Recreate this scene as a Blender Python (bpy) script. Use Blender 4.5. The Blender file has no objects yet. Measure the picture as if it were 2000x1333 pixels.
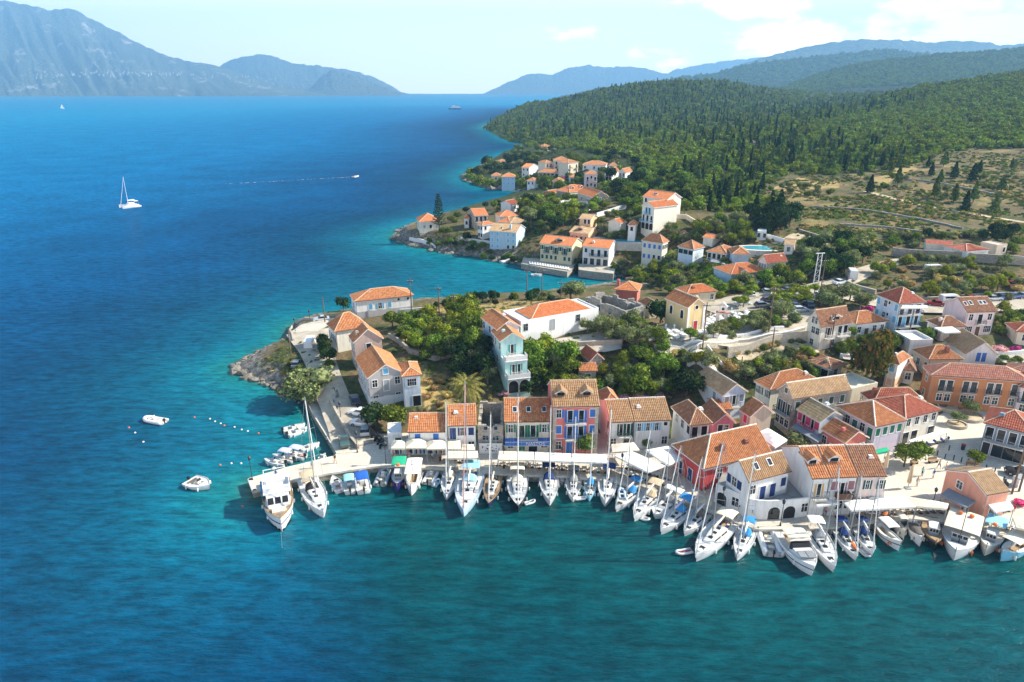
import bpy,math,random
import numpy as np
from mathutils import Vector,Matrix
from mathutils.geometry import tessellate_polygon
random.seed(7)
RN = np.random.RandomState(11)
S = bpy.context.scene
COL = S.collection
PI = math.pi
rad = math.radians
# ------------------------------------------------------------------ camera, world, sun, exposure
CAMH = 60.0
FOC = 1333.0
HOR = 178.0
PITCH = math.atan((666.5 - HOR) / FOC)
cam_d = bpy.data.cameras.new('camera')
cam_d.sensor_width = 36.0
cam_d.lens = 36.0 * FOC / 2000.0
cam_d.clip_start = 1.0
cam_d.clip_end = 80000.0
cam = bpy.data.objects.new('camera',cam_d)
cam.location = (0,0,CAMH)
cam.rotation_euler = (PI / 2 - PITCH,0,0)
COL.objects.link(cam)
S.camera = cam
SUN_EL,SUN_AZ = rad(36),rad(8)          # azimuth from +X towards +Y
W = bpy.data.worlds.new('World')
S.world = W
W.use_nodes = True
wn = W.node_tree
wn.nodes.clear()
w_out = wn.nodes.new('ShaderNodeOutputWorld')
w_bg = wn.nodes.new('ShaderNodeBackground')
w_bg.inputs['Strength'].default_value = 0.08
w_sky = wn.nodes.new('ShaderNodeTexSky')
w_sky.sky_type = 'NISHITA'
w_sky.sun_disc = False
w_sky.sun_elevation = SUN_EL
w_sky.sun_rotation = PI / 2 - SUN_AZ
w_sky.air_density = 1.0
w_sky.dust_density = 1.0
w_sky.ozone_density = 1.2
w_tc = wn.nodes.new('ShaderNodeTexCoord')
w_sep = wn.nodes.new('ShaderNodeSeparateXYZ')
wn.links.new(w_tc.outputs['Generated'],w_sep.inputs[0])
w_map = wn.nodes.new('ShaderNodeMapping')
w_map.inputs['Scale'].default_value = (9,9,22)
wn.links.new(w_tc.outputs['Generated'],w_map.inputs[0])
w_n = wn.nodes.new('ShaderNodeTexNoise')
w_n.inputs['Scale'].default_value = 1.0
w_n.inputs['Detail'].default_value = 7
w_n.inputs['Roughness'].default_value = 0.58
wn.links.new(w_map.outputs[0],w_n.inputs['Vector'])
def wmath(op,a,b=None):
 n = wn.nodes.new('ShaderNodeMath')
 n.operation = op
 for i,v in enumerate((a,b)):
  if v is None:
   continue
  if isinstance(v,(int,float)):
   n.inputs[i].default_value = v
  else:
   wn.links.new(v,n.inputs[i])
 return n.outputs[0]
def wramp(src,a,b,c=0.0,d=1.0):
 n = wn.nodes.new('ShaderNodeMapRange')
 n.interpolation_type = 'SMOOTHSTEP'
 n.inputs[1].default_value = a
 n.inputs[2].default_value = b
 n.inputs[3].default_value = c
 n.inputs[4].default_value = d
 wn.links.new(src,n.inputs[0])
 return n.outputs[0]
w_low = wmath('MULTIPLY',wramp(w_sep.outputs[2],-0.02,0.02),wramp(w_sep.outputs[2],0.05,0.17,1,0))
w_side = wramp(w_sep.outputs[0],0.02,0.4,0.0,1.0)
w_thr = wmath('ADD',w_n.outputs['Fac'],wmath('MULTIPLY',wmath('MULTIPLY',w_low,w_side),0.27))
w_mask = wramp(w_thr,0.64,0.76)
w_mix = wn.nodes.new('ShaderNodeMix')
w_mix.data_type = 'RGBA'
w_veil = wn.nodes.new('ShaderNodeMix')                  # pale summer haze, thick near the horizon, thin overhead
w_veil.data_type = 'RGBA'
wn.links.new(wramp(w_sep.outputs[2],0.06,0.27,0.8,0.0),w_veil.inputs[0])
wn.links.new(w_sky.outputs[0],w_veil.inputs[6])
w_veil.inputs[7].default_value = (20.5,19,18.3,1)
wn.links.new(wmath('MULTIPLY',w_mask,0.85),w_mix.inputs[0])
wn.links.new(w_veil.outputs[2],w_mix.inputs[6])
w_mix.inputs[7].default_value = (32,31,30,1)
wn.links.new(w_mix.outputs[2],w_bg.inputs[0])
wn.links.new(w_bg.outputs[0],w_out.inputs[0])
SUN_DIR = Vector((math.cos(SUN_EL) * math.cos(SUN_AZ),math.cos(SUN_EL) * math.sin(SUN_AZ),math.sin(SUN_EL)))
sun_d = bpy.data.lights.new('sun','SUN')
sun_d.energy = 5.0
sun_d.angle = rad(0.55)
sun_d.color = (1.0,0.94,0.83)
sun = bpy.data.objects.new('sun',sun_d)
sun.rotation_euler = SUN_DIR.to_track_quat('Z','Y').to_euler()
sun.location = (200,60,300)
COL.objects.link(sun)
S.view_settings.view_transform = 'Standard'
S.view_settings.look = 'None'
S.view_settings.exposure = 1.26
S.view_settings.gamma = 1.0
S.view_settings.use_curve_mapping = False
S.render.engine = 'CYCLES'
cy = S.cycles
cy.max_bounces = 6
cy.diffuse_bounces = 3
cy.glossy_bounces = 2
cy.transmission_bounces = 2
cy.transparent_max_bounces = 6
cy.volume_bounces = 0
cy.use_denoising = True
cy.sample_clamp_indirect = 6.0
cy.caustics_reflective = False
cy.caustics_refractive = False
# ------------------------------------------------------------------ picture <-> place
CP,SP = math.cos(PITCH),math.sin(PITCH)
def ray(px,py):
 """direction of the sight line through a point of the 2000 x 1333 photograph"""
 a = (px - 1000.0) / FOC
 b = (666.5 - py) / FOC
 return a,CP + b * SP,-SP + b * CP
def U(px,py,z=0.0):
 """the place at height z seen at (px, py)"""
 dx,dy,dz = ray(px,py)
 t = (z - CAMH) / dz
 return Vector((dx * t,dy * t,z))
def UD(px,py,d):
 """the place at forward distance d seen at (px, py)"""
 dx,dy,dz = ray(px,py)
 t = d / dy
 return Vector((dx * t,d,CAMH + dz * t))
def pix(p):
 x,y,z = p[0],p[1],p[2] - CAMH
 f = y * CP - z * SP
 u = y * SP + z * CP
 return 1000 + FOC * x / f,666.5 - FOC * u / f
# ------------------------------------------------------------------ materials
MATS = {}
def nodes_of(m):
 m.use_nodes = True
 nt = m.node_tree
 return nt,nt.nodes['Principled BSDF']
def pm(name,col,rough=0.8,var=0.12,scale=1.2,bump=0.0,spec=0.3,metal=0.0,coat=0.0):
 """plain procedural surface: a base colour broken up by two noises"""
 if name in MATS:
  return MATS[name]
 m = bpy.data.materials.new(name)
 nt,b = nodes_of(m)
 b.inputs['Roughness'].default_value = rough
 b.inputs['Specular IOR Level'].default_value = spec
 b.inputs['Metallic'].default_value = metal
 b.inputs['Coat Weight'].default_value = coat
 tc = nt.nodes.new('ShaderNodeTexCoord')
 n1 = nt.nodes.new('ShaderNodeTexNoise')
 n1.inputs['Scale'].default_value = scale
 n1.inputs['Detail'].default_value = 5
 n1.inputs['Roughness'].default_value = 0.65
 nt.links.new(tc.outputs['Object'],n1.inputs['Vector'])
 mr = nt.nodes.new('ShaderNodeMapRange')
 mr.inputs[1].default_value = 0.3
 mr.inputs[2].default_value = 0.7
 mr.inputs[3].default_value = 1 - var
 mr.inputs[4].default_value = 1 + var * 0.6
 nt.links.new(n1.outputs['Fac'],mr.inputs[0])
 mx = nt.nodes.new('ShaderNodeMix')
 mx.data_type = 'RGBA'
 mx.blend_type = 'MULTIPLY'
 mx.inputs[0].default_value = 1
 mx.inputs[6].default_value = (*col,1)
 nt.links.new(mr.outputs[0],mx.inputs[7])
 nt.links.new(mx.outputs[2],b.inputs['Base Color'])
 if bump:
  bp = nt.nodes.new('ShaderNodeBump')
  bp.inputs['Strength'].default_value = bump
  bp.inputs['Distance'].default_value = 0.05
  nt.links.new(n1.outputs['Fac'],bp.inputs['Height'])
  nt.links.new(bp.outputs[0],b.inputs['Normal'])
 MATS[name] = m
 return m
def ramp(nt,src,stops,interp='LINEAR'):
 r = nt.nodes.new('ShaderNodeValToRGB')
 r.color_ramp.interpolation = interp
 e = r.color_ramp.elements
 while len(e) < len(stops):
  e.new(0.5)
 for el,(p,c) in zip(e,stops):
  el.position = p
  el.color = (*c,1)
 nt.links.new(src,r.inputs[0])
 return r.outputs[0]
def noise(nt,vec,scale,detail=4,rough=0.6):
 n = nt.nodes.new('ShaderNodeTexNoise')
 n.inputs['Scale'].default_value = scale
 n.inputs['Detail'].default_value = detail
 n.inputs['Roughness'].default_value = rough
 nt.links.new(vec,n.inputs['Vector'])
 return n.outputs['Fac']
def mixc(nt,fac,a,b,mode='MIX'):
 n = nt.nodes.new('ShaderNodeMix')
 n.data_type = 'RGBA'
 n.blend_type = mode
 for k,v in ((0,fac),(6,a),(7,b)):
  if isinstance(v,(int,float)):
   n.inputs[k].default_value = v
  elif isinstance(v,tuple):
   n.inputs[k].default_value = (*v,1)
  else:
   nt.links.new(v,n.inputs[k])
 return n.outputs[2]
def mrange(nt,src,a,b,c,d,smooth=False):
 n = nt.nodes.new('ShaderNodeMapRange')
 if smooth:
  n.interpolation_type = 'SMOOTHSTEP'
 for k,v in zip((1,2,3,4),(a,b,c,d)):
  n.inputs[k].default_value = v
 nt.links.new(src,n.inputs[0])
 return n.outputs[0]
def plaster(name,col):
 """painted render with rain streaks and patchy repairs"""
 key = 'wall_' + name
 if key in MATS:
  return MATS[key]
 m = bpy.data.materials.new(key)
 nt,b = nodes_of(m)
 b.inputs['Roughness'].default_value = 0.88
 b.inputs['Specular IOR Level'].default_value = 0.2
 tc = nt.nodes.new('ShaderNodeTexCoord')
 mp = nt.nodes.new('ShaderNodeMapping')
 mp.inputs['Scale'].default_value = (1.1,1.1,0.16)
 nt.links.new(tc.outputs['Object'],mp.inputs[0])
 streak = noise(nt,mp.outputs[0],1.6,5,0.7)
 patch = noise(nt,tc.outputs['Object'],0.55,5,0.6)
 c1 = mixc(nt,mrange(nt,streak,0.48,0.72,0,0.7),col,tuple(x * 0.66 for x in col))
 c2 = mixc(nt,mrange(nt,patch,0.55,0.7,0,0.35),c1,tuple(min(0.85,x * 0.8 + 0.09) for x in col))
 nt.links.new(c2,b.inputs['Base Color'])
 bp = nt.nodes.new('ShaderNodeBump')
 bp.inputs['Strength'].default_value = 0.25
 bp.inputs['Distance'].default_value = 0.03
 nt.links.new(noise(nt,tc.outputs['Object'],6,3),bp.inputs['Height'])
 nt.links.new(bp.outputs[0],b.inputs['Normal'])
 MATS[key] = m
 return m
def stonework(name,c1,c2,scale=2.2,mortar=(0.5,0.46,0.4)):
 key = 'stone_' + name
 if key in MATS:
  return MATS[key]
 m = bpy.data.materials.new(key)
 nt,b = nodes_of(m)
 b.inputs['Roughness'].default_value = 0.92
 b.inputs['Specular IOR Level'].default_value = 0.15
 tc = nt.nodes.new('ShaderNodeTexCoord')
 mp = nt.nodes.new('ShaderNodeMapping')
 mp.inputs['Scale'].default_value = (1,1,1.5)
 nt.links.new(tc.outputs['Object'],mp.inputs[0])
 v = nt.nodes.new('ShaderNodeTexVoronoi')
 v.inputs['Scale'].default_value = scale
 nt.links.new(mp.outputs[0],v.inputs['Vector'])
 v2 = nt.nodes.new('ShaderNodeTexVoronoi')
 v2.feature = 'DISTANCE_TO_EDGE'
 v2.inputs['Scale'].default_value = scale
 nt.links.new(mp.outputs[0],v2.inputs['Vector'])
 sp = nt.nodes.new('ShaderNodeSeparateColor')
 nt.links.new(v.outputs['Color'],sp.inputs[0])
 c = mixc(nt,sp.outputs[0],c1,c2)
 st = noise(nt,tc.outputs['Object'],0.5,5)
 c = mixc(nt,mrange(nt,st,0.45,0.7,0,0.45),c,tuple(x * 0.5 for x in c1))
 c = mixc(nt,mrange(nt,v2.outputs['Distance'],0.0,0.08,1,0),c,mortar)
 nt.links.new(c,b.inputs['Base Color'])
 bp = nt.nodes.new('ShaderNodeBump')
 bp.inputs['Strength'].default_value = 0.8
 bp.inputs['Distance'].default_value = 0.06
 nt.links.new(mrange(nt,v2.outputs['Distance'],0,0.12,0,1),bp.inputs['Height'])
 nt.links.new(bp.outputs[0],b.inputs['Normal'])
 MATS[key] = m
 return m
def tiles(name,c1,c2,c3,lich=0.3):
 """clay tiles: tone differs from tile to tile (UV counts the tiles), lichen and dark weathering in patches"""
 key = 'tile_' + name
 if key in MATS:
  return MATS[key]
 m = bpy.data.materials.new(key)
 nt,b = nodes_of(m)
 b.inputs['Roughness'].default_value = 0.82
 b.inputs['Specular IOR Level'].default_value = 0.25
 uv = nt.nodes.new('ShaderNodeUVMap')
 fl = nt.nodes.new('ShaderNodeVectorMath')
 fl.operation = 'FLOOR'
 nt.links.new(uv.outputs[0],fl.inputs[0])
 wnn = nt.nodes.new('ShaderNodeTexWhiteNoise')
 wnn.noise_dimensions = '2D'
 nt.links.new(fl.outputs[0],wnn.inputs['Vector'])
 c = ramp(nt,wnn.outputs['Value'],[(0.0,tuple((x + 2 * y) / 3 for x,y in zip(c3,c1))),(0.3,c1),(0.75,tuple((x + y) / 2 for x,y in zip(c1,c2))),(1.0,c2)])
 tc = nt.nodes.new('ShaderNodeTexCoord')
 p = noise(nt,tc.outputs['Object'],0.45,6,0.7)
 c = mixc(nt,mrange(nt,p,0.5,0.72,0,lich),c,(0.16,0.12,0.09))
 p2 = noise(nt,tc.outputs['Object'],1.7,4,0.6)
 c = mixc(nt,mrange(nt,p2,0.58,0.72,0,lich * 1.1),c,(0.5,0.4,0.28))
 nt.links.new(c,b.inputs['Base Color'])
 MATS[key] = m
 return m
def leafmat(name,dark,mid,light,trans=0.25):
 key = 'leaf_' + name
 if key in MATS:
  return MATS[key]
 m = bpy.data.materials.new(key)
 m.use_nodes = True
 nt = m.node_tree
 nt.nodes.clear()
 out = nt.nodes.new('ShaderNodeOutputMaterial')
 g = nt.nodes.new('ShaderNodeNewGeometry')
 oi = nt.nodes.new('ShaderNodeObjectInfo')
 c = ramp(nt,g.outputs['Random Per Island'],[(0.0,dark),(0.5,mid),(1.0,light)])
 hs = nt.nodes.new('ShaderNodeHueSaturation')
 nt.links.new(mrange(nt,oi.outputs['Random'],0,1,0.47,0.51),hs.inputs['Hue'])
 nt.links.new(mrange(nt,oi.outputs['Random'],0,1,1.1,1.8),hs.inputs['Value'])
 nt.links.new(c,hs.inputs['Color'])
 d = nt.nodes.new('ShaderNodeBsdfDiffuse')
 t = nt.nodes.new('ShaderNodeBsdfTranslucent')
 nt.links.new(hs.outputs[0],d.inputs[0])
 nt.links.new(hs.outputs[0],t.inputs[0])
 mx = nt.nodes.new('ShaderNodeMixShader')
 mx.inputs[0].default_value = trans
 nt.links.new(d.outputs[0],mx.inputs[1])
 nt.links.new(t.outputs[0],mx.inputs[2])
 nt.links.new(mx.outputs[0],out.inputs[0])
 MATS[key] = m
 return m
# ------------------------------------------------------------------ mesh helper
def link(name,data,parent=None,loc=None,rz=0.0):
 o = bpy.data.objects.new(name,data)
 COL.objects.link(o)
 if parent is not None:
  o.parent = parent
 if loc is not None:
  o.location = loc
 if rz:
  o.rotation_euler = (0,0,rz)
 return o
THINGS = []
def tag(o,label,cat,group=None):
 o['label'] = label
 o['category'] = cat
 if group:
  o['group'] = group
 THINGS.append(o)
 return o
def thing(name,label,cat,loc=(0,0,0),rz=0.0,group=None):
 return tag(link(name,None,None,loc,rz),label,cat,group)
class MB:
 def __init__(s):
  s.v,s.f,s.m,s.uv = [],[],[],[]
 def add(s,vs,fs,mi=0):
  k = len(s.v)
  s.v.extend([tuple(x) for x in vs])
  for f in fs:
   s.f.append(tuple(i + k for i in f))
   s.m.append(mi)
  return s
 def box(s,x0,y0,z0,x1,y1,z1,mi=0):
  return s.add([(x0,y0,z0),(x1,y0,z0),(x1,y1,z0),(x0,y1,z0),(x0,y0,z1),(x1,y0,z1),(x1,y1,z1),(x0,y1,z1)],
      [(3,2,1,0),(4,5,6,7),(0,1,5,4),(1,2,6,5),(2,3,7,6),(3,0,4,7)],mi)
 def prism(s,poly,z0,z1,mi=0,top=None):
  """upright prism over a counter-clockwise outline, concave ones too"""
  n = len(poly)
  vs = [(p[0],p[1],z0) for p in poly] + [(p[0],p[1],z1) for p in poly]
  s.add(vs,[(i,(i + 1) % n,n + (i + 1) % n,n + i) for i in range(n)],mi)
  tri = tessellate_polygon([[Vector((p[0],p[1],0)) for p in poly]])
  s.add([(p[0],p[1],z1) for p in poly],[upw(poly,t) for t in tri],mi if top is None else top)
  return s
 def tube(s,p,q,r0,r1=None,n=6,mi=0,caps=True):
  p,q = Vector(p),Vector(q)
  r1 = r0 if r1 is None else r1
  d = (q - p).normalized()
  a = d.orthogonal().normalized()
  b = d.cross(a)
  vs = []
  for c,r in ((p,r0),(q,r1)):
   for i in range(n):
    t = 2 * PI * i / n
    vs.append(c + a * (math.cos(t) * r) + b * (math.sin(t) * r))
  fs = [(i,(i + 1) % n,n + (i + 1) % n,n + i) for i in range(n)]
  if caps:
   fs += [tuple(range(n - 1,-1,-1)),tuple(range(n,2 * n))]
  return s.add(vs,fs,mi)
 def path(s,pts,r,n=6,mi=0):
  for a,b in zip(pts[:-1],pts[1:]):
   s.tube(a,b,r,r,n,mi)
  return s
 def loft(s,rings,closed=True,cap0=True,cap1=True,mi=0):
  n = len(rings[0])
  vs = [p for r in rings for p in r]
  fs = []
  m = n if closed else n - 1
  for k in range(len(rings) - 1):
   for i in range(m):
    j = (i + 1) % n
    fs.append((k * n + i,k * n + j,(k + 1) * n + j,(k + 1) * n + i))
  if closed and cap0:
   fs.append(tuple(range(n - 1,-1,-1)))
  if closed and cap1:
   fs.append(tuple(range((len(rings) - 1) * n,len(rings) * n)))
  return s.add(vs,fs,mi)
 def lathe(s,prof,cx=0,cy=0,n=8,mi=0):
  rings = [[(cx + r * math.cos(2 * PI * i / n),cy + r * math.sin(2 * PI * i / n),z) for i in range(n)] for r,z in prof]
  return s.loft(rings,mi=mi)
 def mesh(s,name,mats,smooth=False):
  me = bpy.data.meshes.new(name)
  me.from_pydata(s.v,[],s.f)
  for m in (mats if isinstance(mats,(list,tuple)) else [mats]):
   me.materials.append(m)
  if any(s.m):
   me.polygons.foreach_set('material_index',s.m)
  if smooth:
   me.polygons.foreach_set('use_smooth',[True] * len(s.f))
  me.update()
  return me
 def build(s,name,mats,parent=None,loc=None,rz=0.0,smooth=False):
  return link(name,s.mesh(name,mats,smooth),parent,loc,rz)
def upw(poly,t):
 a,b,c = (poly[i] for i in t)
 return tuple(t) if (b[0] - a[0]) * (c[1] - a[1]) - (b[1] - a[1]) * (c[0] - a[0]) > 0 else (t[0],t[2],t[1])
def ccw(poly):
 a = sum(poly[i - 1][0] * poly[i][1] - poly[i][0] * poly[i - 1][1] for i in range(len(poly)))
 return poly if a > 0 else poly[::-1]
def npmesh(name,V,F,mats,mi=None,smooth=False,uv=None):
 """mesh from numpy arrays; F is (n,4) or (n,3)"""
 me = bpy.data.meshes.new(name)
 V = np.asarray(V,np.float32)
 F = np.asarray(F,np.int32)
 k = F.shape[1]
 me.vertices.add(len(V))
 me.vertices.foreach_set('co',V.ravel())
 me.loops.add(F.size)
 me.loops.foreach_set('vertex_index',F.ravel())
 me.polygons.add(len(F))
 me.polygons.foreach_set('loop_start',np.arange(0,F.size,k,dtype=np.int32))
 for m in (mats if isinstance(mats,(list,tuple)) else [mats]):
  me.materials.append(m)
 if mi is not None:
  me.polygons.foreach_set('material_index',np.asarray(mi,np.int32))
 if uv is not None:
  l = me.uv_layers.new(name='UVMap')
  l.data.foreach_set('uv',np.asarray(uv,np.float32)[F.ravel()].ravel())
 me.update(calc_edges=True)
 me.polygons.foreach_set('use_smooth',np.full(len(F),smooth))
 return me
def inpoly(px,py,poly):
 """vectorised point in polygon"""
 px,py = np.asarray(px,float),np.asarray(py,float)
 r = np.zeros(px.shape,bool)
 n = len(poly)
 for i in range(n):
  x0,y0 = poly[i - 1][0],poly[i - 1][1]
  x1,y1 = poly[i][0],poly[i][1]
  if y0 == y1:
   continue
  c = ((y0 > py) != (y1 > py)) & (px < (x1 - x0) * (py - y0) / (y1 - y0) + x0)
  r ^= c
 return r
def polydist(px,py,poly):
 d = np.full(np.shape(px),1e9)
 n = len(poly)
 for i in range(n):
  x0,y0 = poly[i - 1][0],poly[i - 1][1]
  ex,ey = poly[i][0] - x0,poly[i][1] - y0
  L = ex * ex + ey * ey
  if L < 1e-9:
   continue
  t = np.clip(((px - x0) * ex + (py - y0) * ey) / L,0,1)
  d = np.minimum(d,np.hypot(px - x0 - t * ex,py - y0 - t * ey))
 return d
def vnoise(x,y,seed=0):
 """smooth value noise on numpy arrays"""
 rs = np.random.RandomState(seed)
 T = rs.rand(256,256)
 xi,yi = np.floor(x).astype(int),np.floor(y).astype(int)
 fx,fy = x - xi,y - yi
 fx,fy = fx * fx * (3 - 2 * fx),fy * fy * (3 - 2 * fy)
 a = T[xi % 256,yi % 256]
 b = T[(xi + 1) % 256,yi % 256]
 c = T[xi % 256,(yi + 1) % 256]
 d = T[(xi + 1) % 256,(yi + 1) % 256]
 return (a * (1 - fx) + b * fx) * (1 - fy) + (c * (1 - fx) + d * fx) * fy
def fbm(x,y,seed=0,oct=4):
 r,a,t = 0,1.0,0
 for k in range(oct):
  r = r + a * vnoise(x * 2 ** k,y * 2 ** k,seed + k)
  t += a
  a *= 0.5
 return r / t - 0.5
# ------------------------------------------------------------------ the lie of the land
COAST_PX = [(2400,1136),(2120,1066),(1960,1036),(1900,1022),(1810,1006),(1700,1008),(1580,1020),(1480,1018),(1400,983),(1310,953),(1240,933),
   (1100,914),(960,910),(870,902),(745,898),(690,889),(664,880),(640,842),(615,806),(596,786),(566,770),(540,752),(520,745),(495,739),
   (470,724),(462,716),(485,706),(500,694),(540,678),(560,666),(566,648),(576,634),(608,625),(650,620),(690,613),(760,610),(815,600),
   (850,597),(880,597),(910,595),(960,590),(1020,583),(1080,574),(1140,563),(1185,554),(1222,550),(1240,546),(1205,541),
   (1170,534),(1120,529),(1080,523),(1030,517),(1000,512),(950,504),(900,497),(860,490),(820,481),(790,472),(773,459),
   (785,450),(808,444),(830,437),(870,427),(905,417),(940,408),(975,398),(1005,391),(1045,384),(1060,378),(1035,373),
   (995,371),(955,367),(930,359),(911,348),(918,336),(940,325),(965,312),(990,302),(1020,293),(1050,288),(1072,284),
   (1055,283),(1030,281),(1000,277),(985,270),(965,259),(945,251),(950,245),(975,237),(1010,226),(1040,214)]
COAST = [U(x,y)[:2] for x,y in COAST_PX] + [(900,2600),(3100,2600),(150,74)]
QUAY_PX = [(2420,1164),(2140,1092),(1960,1046),(1904,1032),(1831,1018),(1776,1013),(1700,1020),(1640,1029),(1568,1034),(1481,1034),(1440,1022),(1400,1004),
   (1310,972),(1240,951),(1180,938),(1100,930),(1010,928),(960,924),(870,916),(745,910),(725,912),(640,925),(560,942),(500,959),
   (494,960),(485,936),(560,914),(650,892),(657,886),(636,850),(610,808),(602,790),(632,786),(652,815),(692,868),(735,848),
   (790,846),(1180,846),(1300,858),(1400,850),(1560,862),(1600,850),(1720,872),(1780,850),(1850,800),(1930,788),(2160,800),(2420,830)]
QZ = 1.2
QUAY = ccw([U(x,y,QZ)[:2] for x,y in QUAY_PX])
CTRL = [(700,830,1.6),(655,770,3.6),(632,735,4.5),(620,700,4.8),(600,645,3.4),(640,628,3.4),(680,640,4),(745,612,4),(800,612,4.5),(575,690,4.2),(600,760,4),
  (717,785,2.4),(780,790,2.6),(653,680,4.8),(700,715,4.6),(760,690,6),(800,660,6.5),(850,640,6.5),(900,618,6.5),(960,604,6.5),(1060,590,7),(1110,585,6.5),
  (900,690,6.5),(900,760,3.5),(840,790,2.2),(830,740,4.5),(950,780,3),(1000,757,3.6),(960,690,8),(1020,668,9),(1100,662,9.5),(1180,650,10),(1230,655,10),
  (1050,750,3.6),(1050,700,7),(1150,760,3.5),(1150,700,7.5),(1250,775,2.6),(1250,710,7),(1320,760,3.5),(1330,720,6.5),
  (1343,642,10.5),(1290,640,10),(1240,610,8),(1180,590,7),(1290,575,6),(1200,563,3),(1250,556,3),(1300,680,10),(1400,668,10.2),(1500,654,10.2),(1570,640,10),
  (1355,694,9.5),(1440,760,3.6),(1400,730,6),(1480,700,7.2),(1560,690,7.5),(1480,590,9.5),(1400,580,8),(1560,580,10),(1640,560,11),(1700,592,10.3),(1800,605,10),(1900,600,10),(2000,592,10.4),
  (1420,640,10),(1540,615,10),(1758,650,8),(1690,650,8.6),(1640,700,6.5),(1740,705,6),(1800,720,5.2),(1860,665,7.5),(1950,655,7.8),(1950,710,5.6),(2050,720,5),
  (1560,740,4.5),(1650,760,3),(1550,790,2.2),(1450,790,2.4),(1430,830,1.6),(1320,800,2.2),(1220,820,1.6),(1100,800,2),(1000,810,2),(1700,800,1.8),(1813,785,2.4),(1960,760,3),(1980,800,2),
  (1740,540,11.5),(1850,560,11.5),(1980,550,12),(1760,505,12.5),(1900,505,13.5),(1640,520,12),(1560,540,10),(1480,545,8.5),(1430,555,7.5),(1540,500,13),
  (1230,548,1.0),(1300,530,4),(1400,522,7),(1250,500,5),(1320,500,7),(1180,517,2.6),(1085,511,2.6),(985,491,2.8),(1050,480,6),(920,470,5),(860,465,4.5),(820,463,4),
  (1150,462,9),(1060,440,9),(960,432,7.5),(1010,408,8),(1080,400,11),(1160,400,13),(1280,444,14),(1230,472,9),(1200,430,12),(1380,460,13),(1450,470,13),
  (1000,352,3.5),(960,340,4),(1060,345,9),(1120,345,11),(1180,345,13),(1230,348,14),(1100,325,14),(1170,322,15),(1040,312,10),(1060,292,8)]
CTRLD = [(1800,480,213),(1800,420,255),(1800,380,292),(1800,330,355),(1800,300,415),(1800,270,500),(1800,240,620),(1800,205,800),(1800,172,960),
   (1980,470,215),(1980,420,260),(1980,360,320),(1980,300,400),(1980,265,470),(1980,235,560),(1980,200,740),(1980,155,920),
   (1600,450,232),(1600,400,275),(1600,350,345),(1600,310,430),(1600,270,560),(1600,240,700),(1640,222,820),(1700,205,900),
   (1450,420,258),(1450,370,325),(1450,330,395),(1450,300,465),(1450,270,585),(1480,245,740),(1520,228,850),
   (1320,400,300),(1320,350,370),(1320,320,440),(1300,290,540),(1240,310,480),(1200,285,580),(1120,290,570),(1150,268,720),(1250,262,760),(1350,258,740),
   (1000,268,850),(1040,270,790),(1100,262,800),(1150,245,960),(1250,232,1020),(1330,205,1200),(1400,210,1150),(1150,222,1150),(1060,236,1150),(1000,240,1250),(1100,192,1480),
   (1180,174,1500),(1250,161,1500),(1330,156,1500),(1400,159,1500),(1460,172,1480),(1500,190,1400),(1560,215,1150),(1650,200,1300),(1600,185,1600),(1750,180,1500),(1900,160,1400),(2000,140,1350)]
_c = [tuple(U(x,y,z)) for x,y,z in CTRL] + [tuple(UD(x,y,d)) for x,y,d in CTRLD]
_c += [(300,2300,20),(900,2300,30),(1600,2300,60),(2200,2300,100),(400,1800,55),(700,1900,60)]
_c += [(130,95,1.2),(90,80,1.2),(60,90,1.2)]
_c = np.array(_c)
_w = np.stack([_c[:,0] / _c[:,1] * 1.5,np.log(_c[:,1])],1)
def _phi(r2):
 return np.sqrt(r2 + 0.03 ** 2)
_A = _phi(((_w[:,None] - _w[None]) ** 2).sum(2))
_n = len(_c)
_M = np.zeros((_n + 3,_n + 3))
_M[:_n,:_n] = _A + np.eye(_n) * 1e-4
_M[:_n,_n:] = np.concatenate([np.ones((_n,1)),_w],1)
_M[_n:,:_n] = _M[:_n,_n:].T
_sol = np.linalg.solve(_M,np.concatenate([_c[:,2],np.zeros(3)]))
def rbf(x,y):
 wx,wy = x / y * 1.5,np.log(y)
 sh = x.shape
 wx,wy = wx.ravel(),wy.ravel()
 out = _sol[_n] + _sol[_n + 1] * wx + _sol[_n + 2] * wy
 for k in range(_n):
  out = out + _sol[k] * _phi((wx - _w[k,0]) ** 2 + (wy - _w[k,1]) ** 2)
 return out.reshape(sh)
NS,ND = 470,400
S0,S1,D0,D1 = -0.46,1.12,74.0,2450.0
sv = np.linspace(S0,S1,NS)
lv = np.linspace(math.log(D0),math.log(D1),ND)
GX = sv[None,:] * np.exp(lv)[:,None]
GY = np.repeat(np.exp(lv)[:,None],NS,1)
_in = inpoly(GX,GY,COAST)
CD = polydist(GX,GY,COAST) * np.where(_in,1,-1)
H0 = rbf(GX,GY)
_rough = np.clip((GY - 250) / 600,0,1)
H0 = H0 + fbm(GX / 9,GY / 9,3) * 0.7 + fbm(GX / 60,GY / 60,5) * (1 + 9 * _rough)
_cl = 0.25 + np.maximum(CD,0) * (0.75 + 0.7 * fbm(GX / 14,GY / 14,9)) + fbm(GX / 2.2,GY / 2.2,21) * np.clip(CD,0,3) * 0.5
HG = np.where(CD > 0,np.minimum(np.maximum(H0,0.5),_cl),np.maximum(CD * 0.5,-6))
_qin = inpoly(GX,GY,QUAY)
_qd = polydist(GX,GY,QUAY)
HG = np.where(_qin,np.minimum(HG,QZ - 0.25),HG)
SURF = np.where(_qin,QZ,HG)
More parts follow.
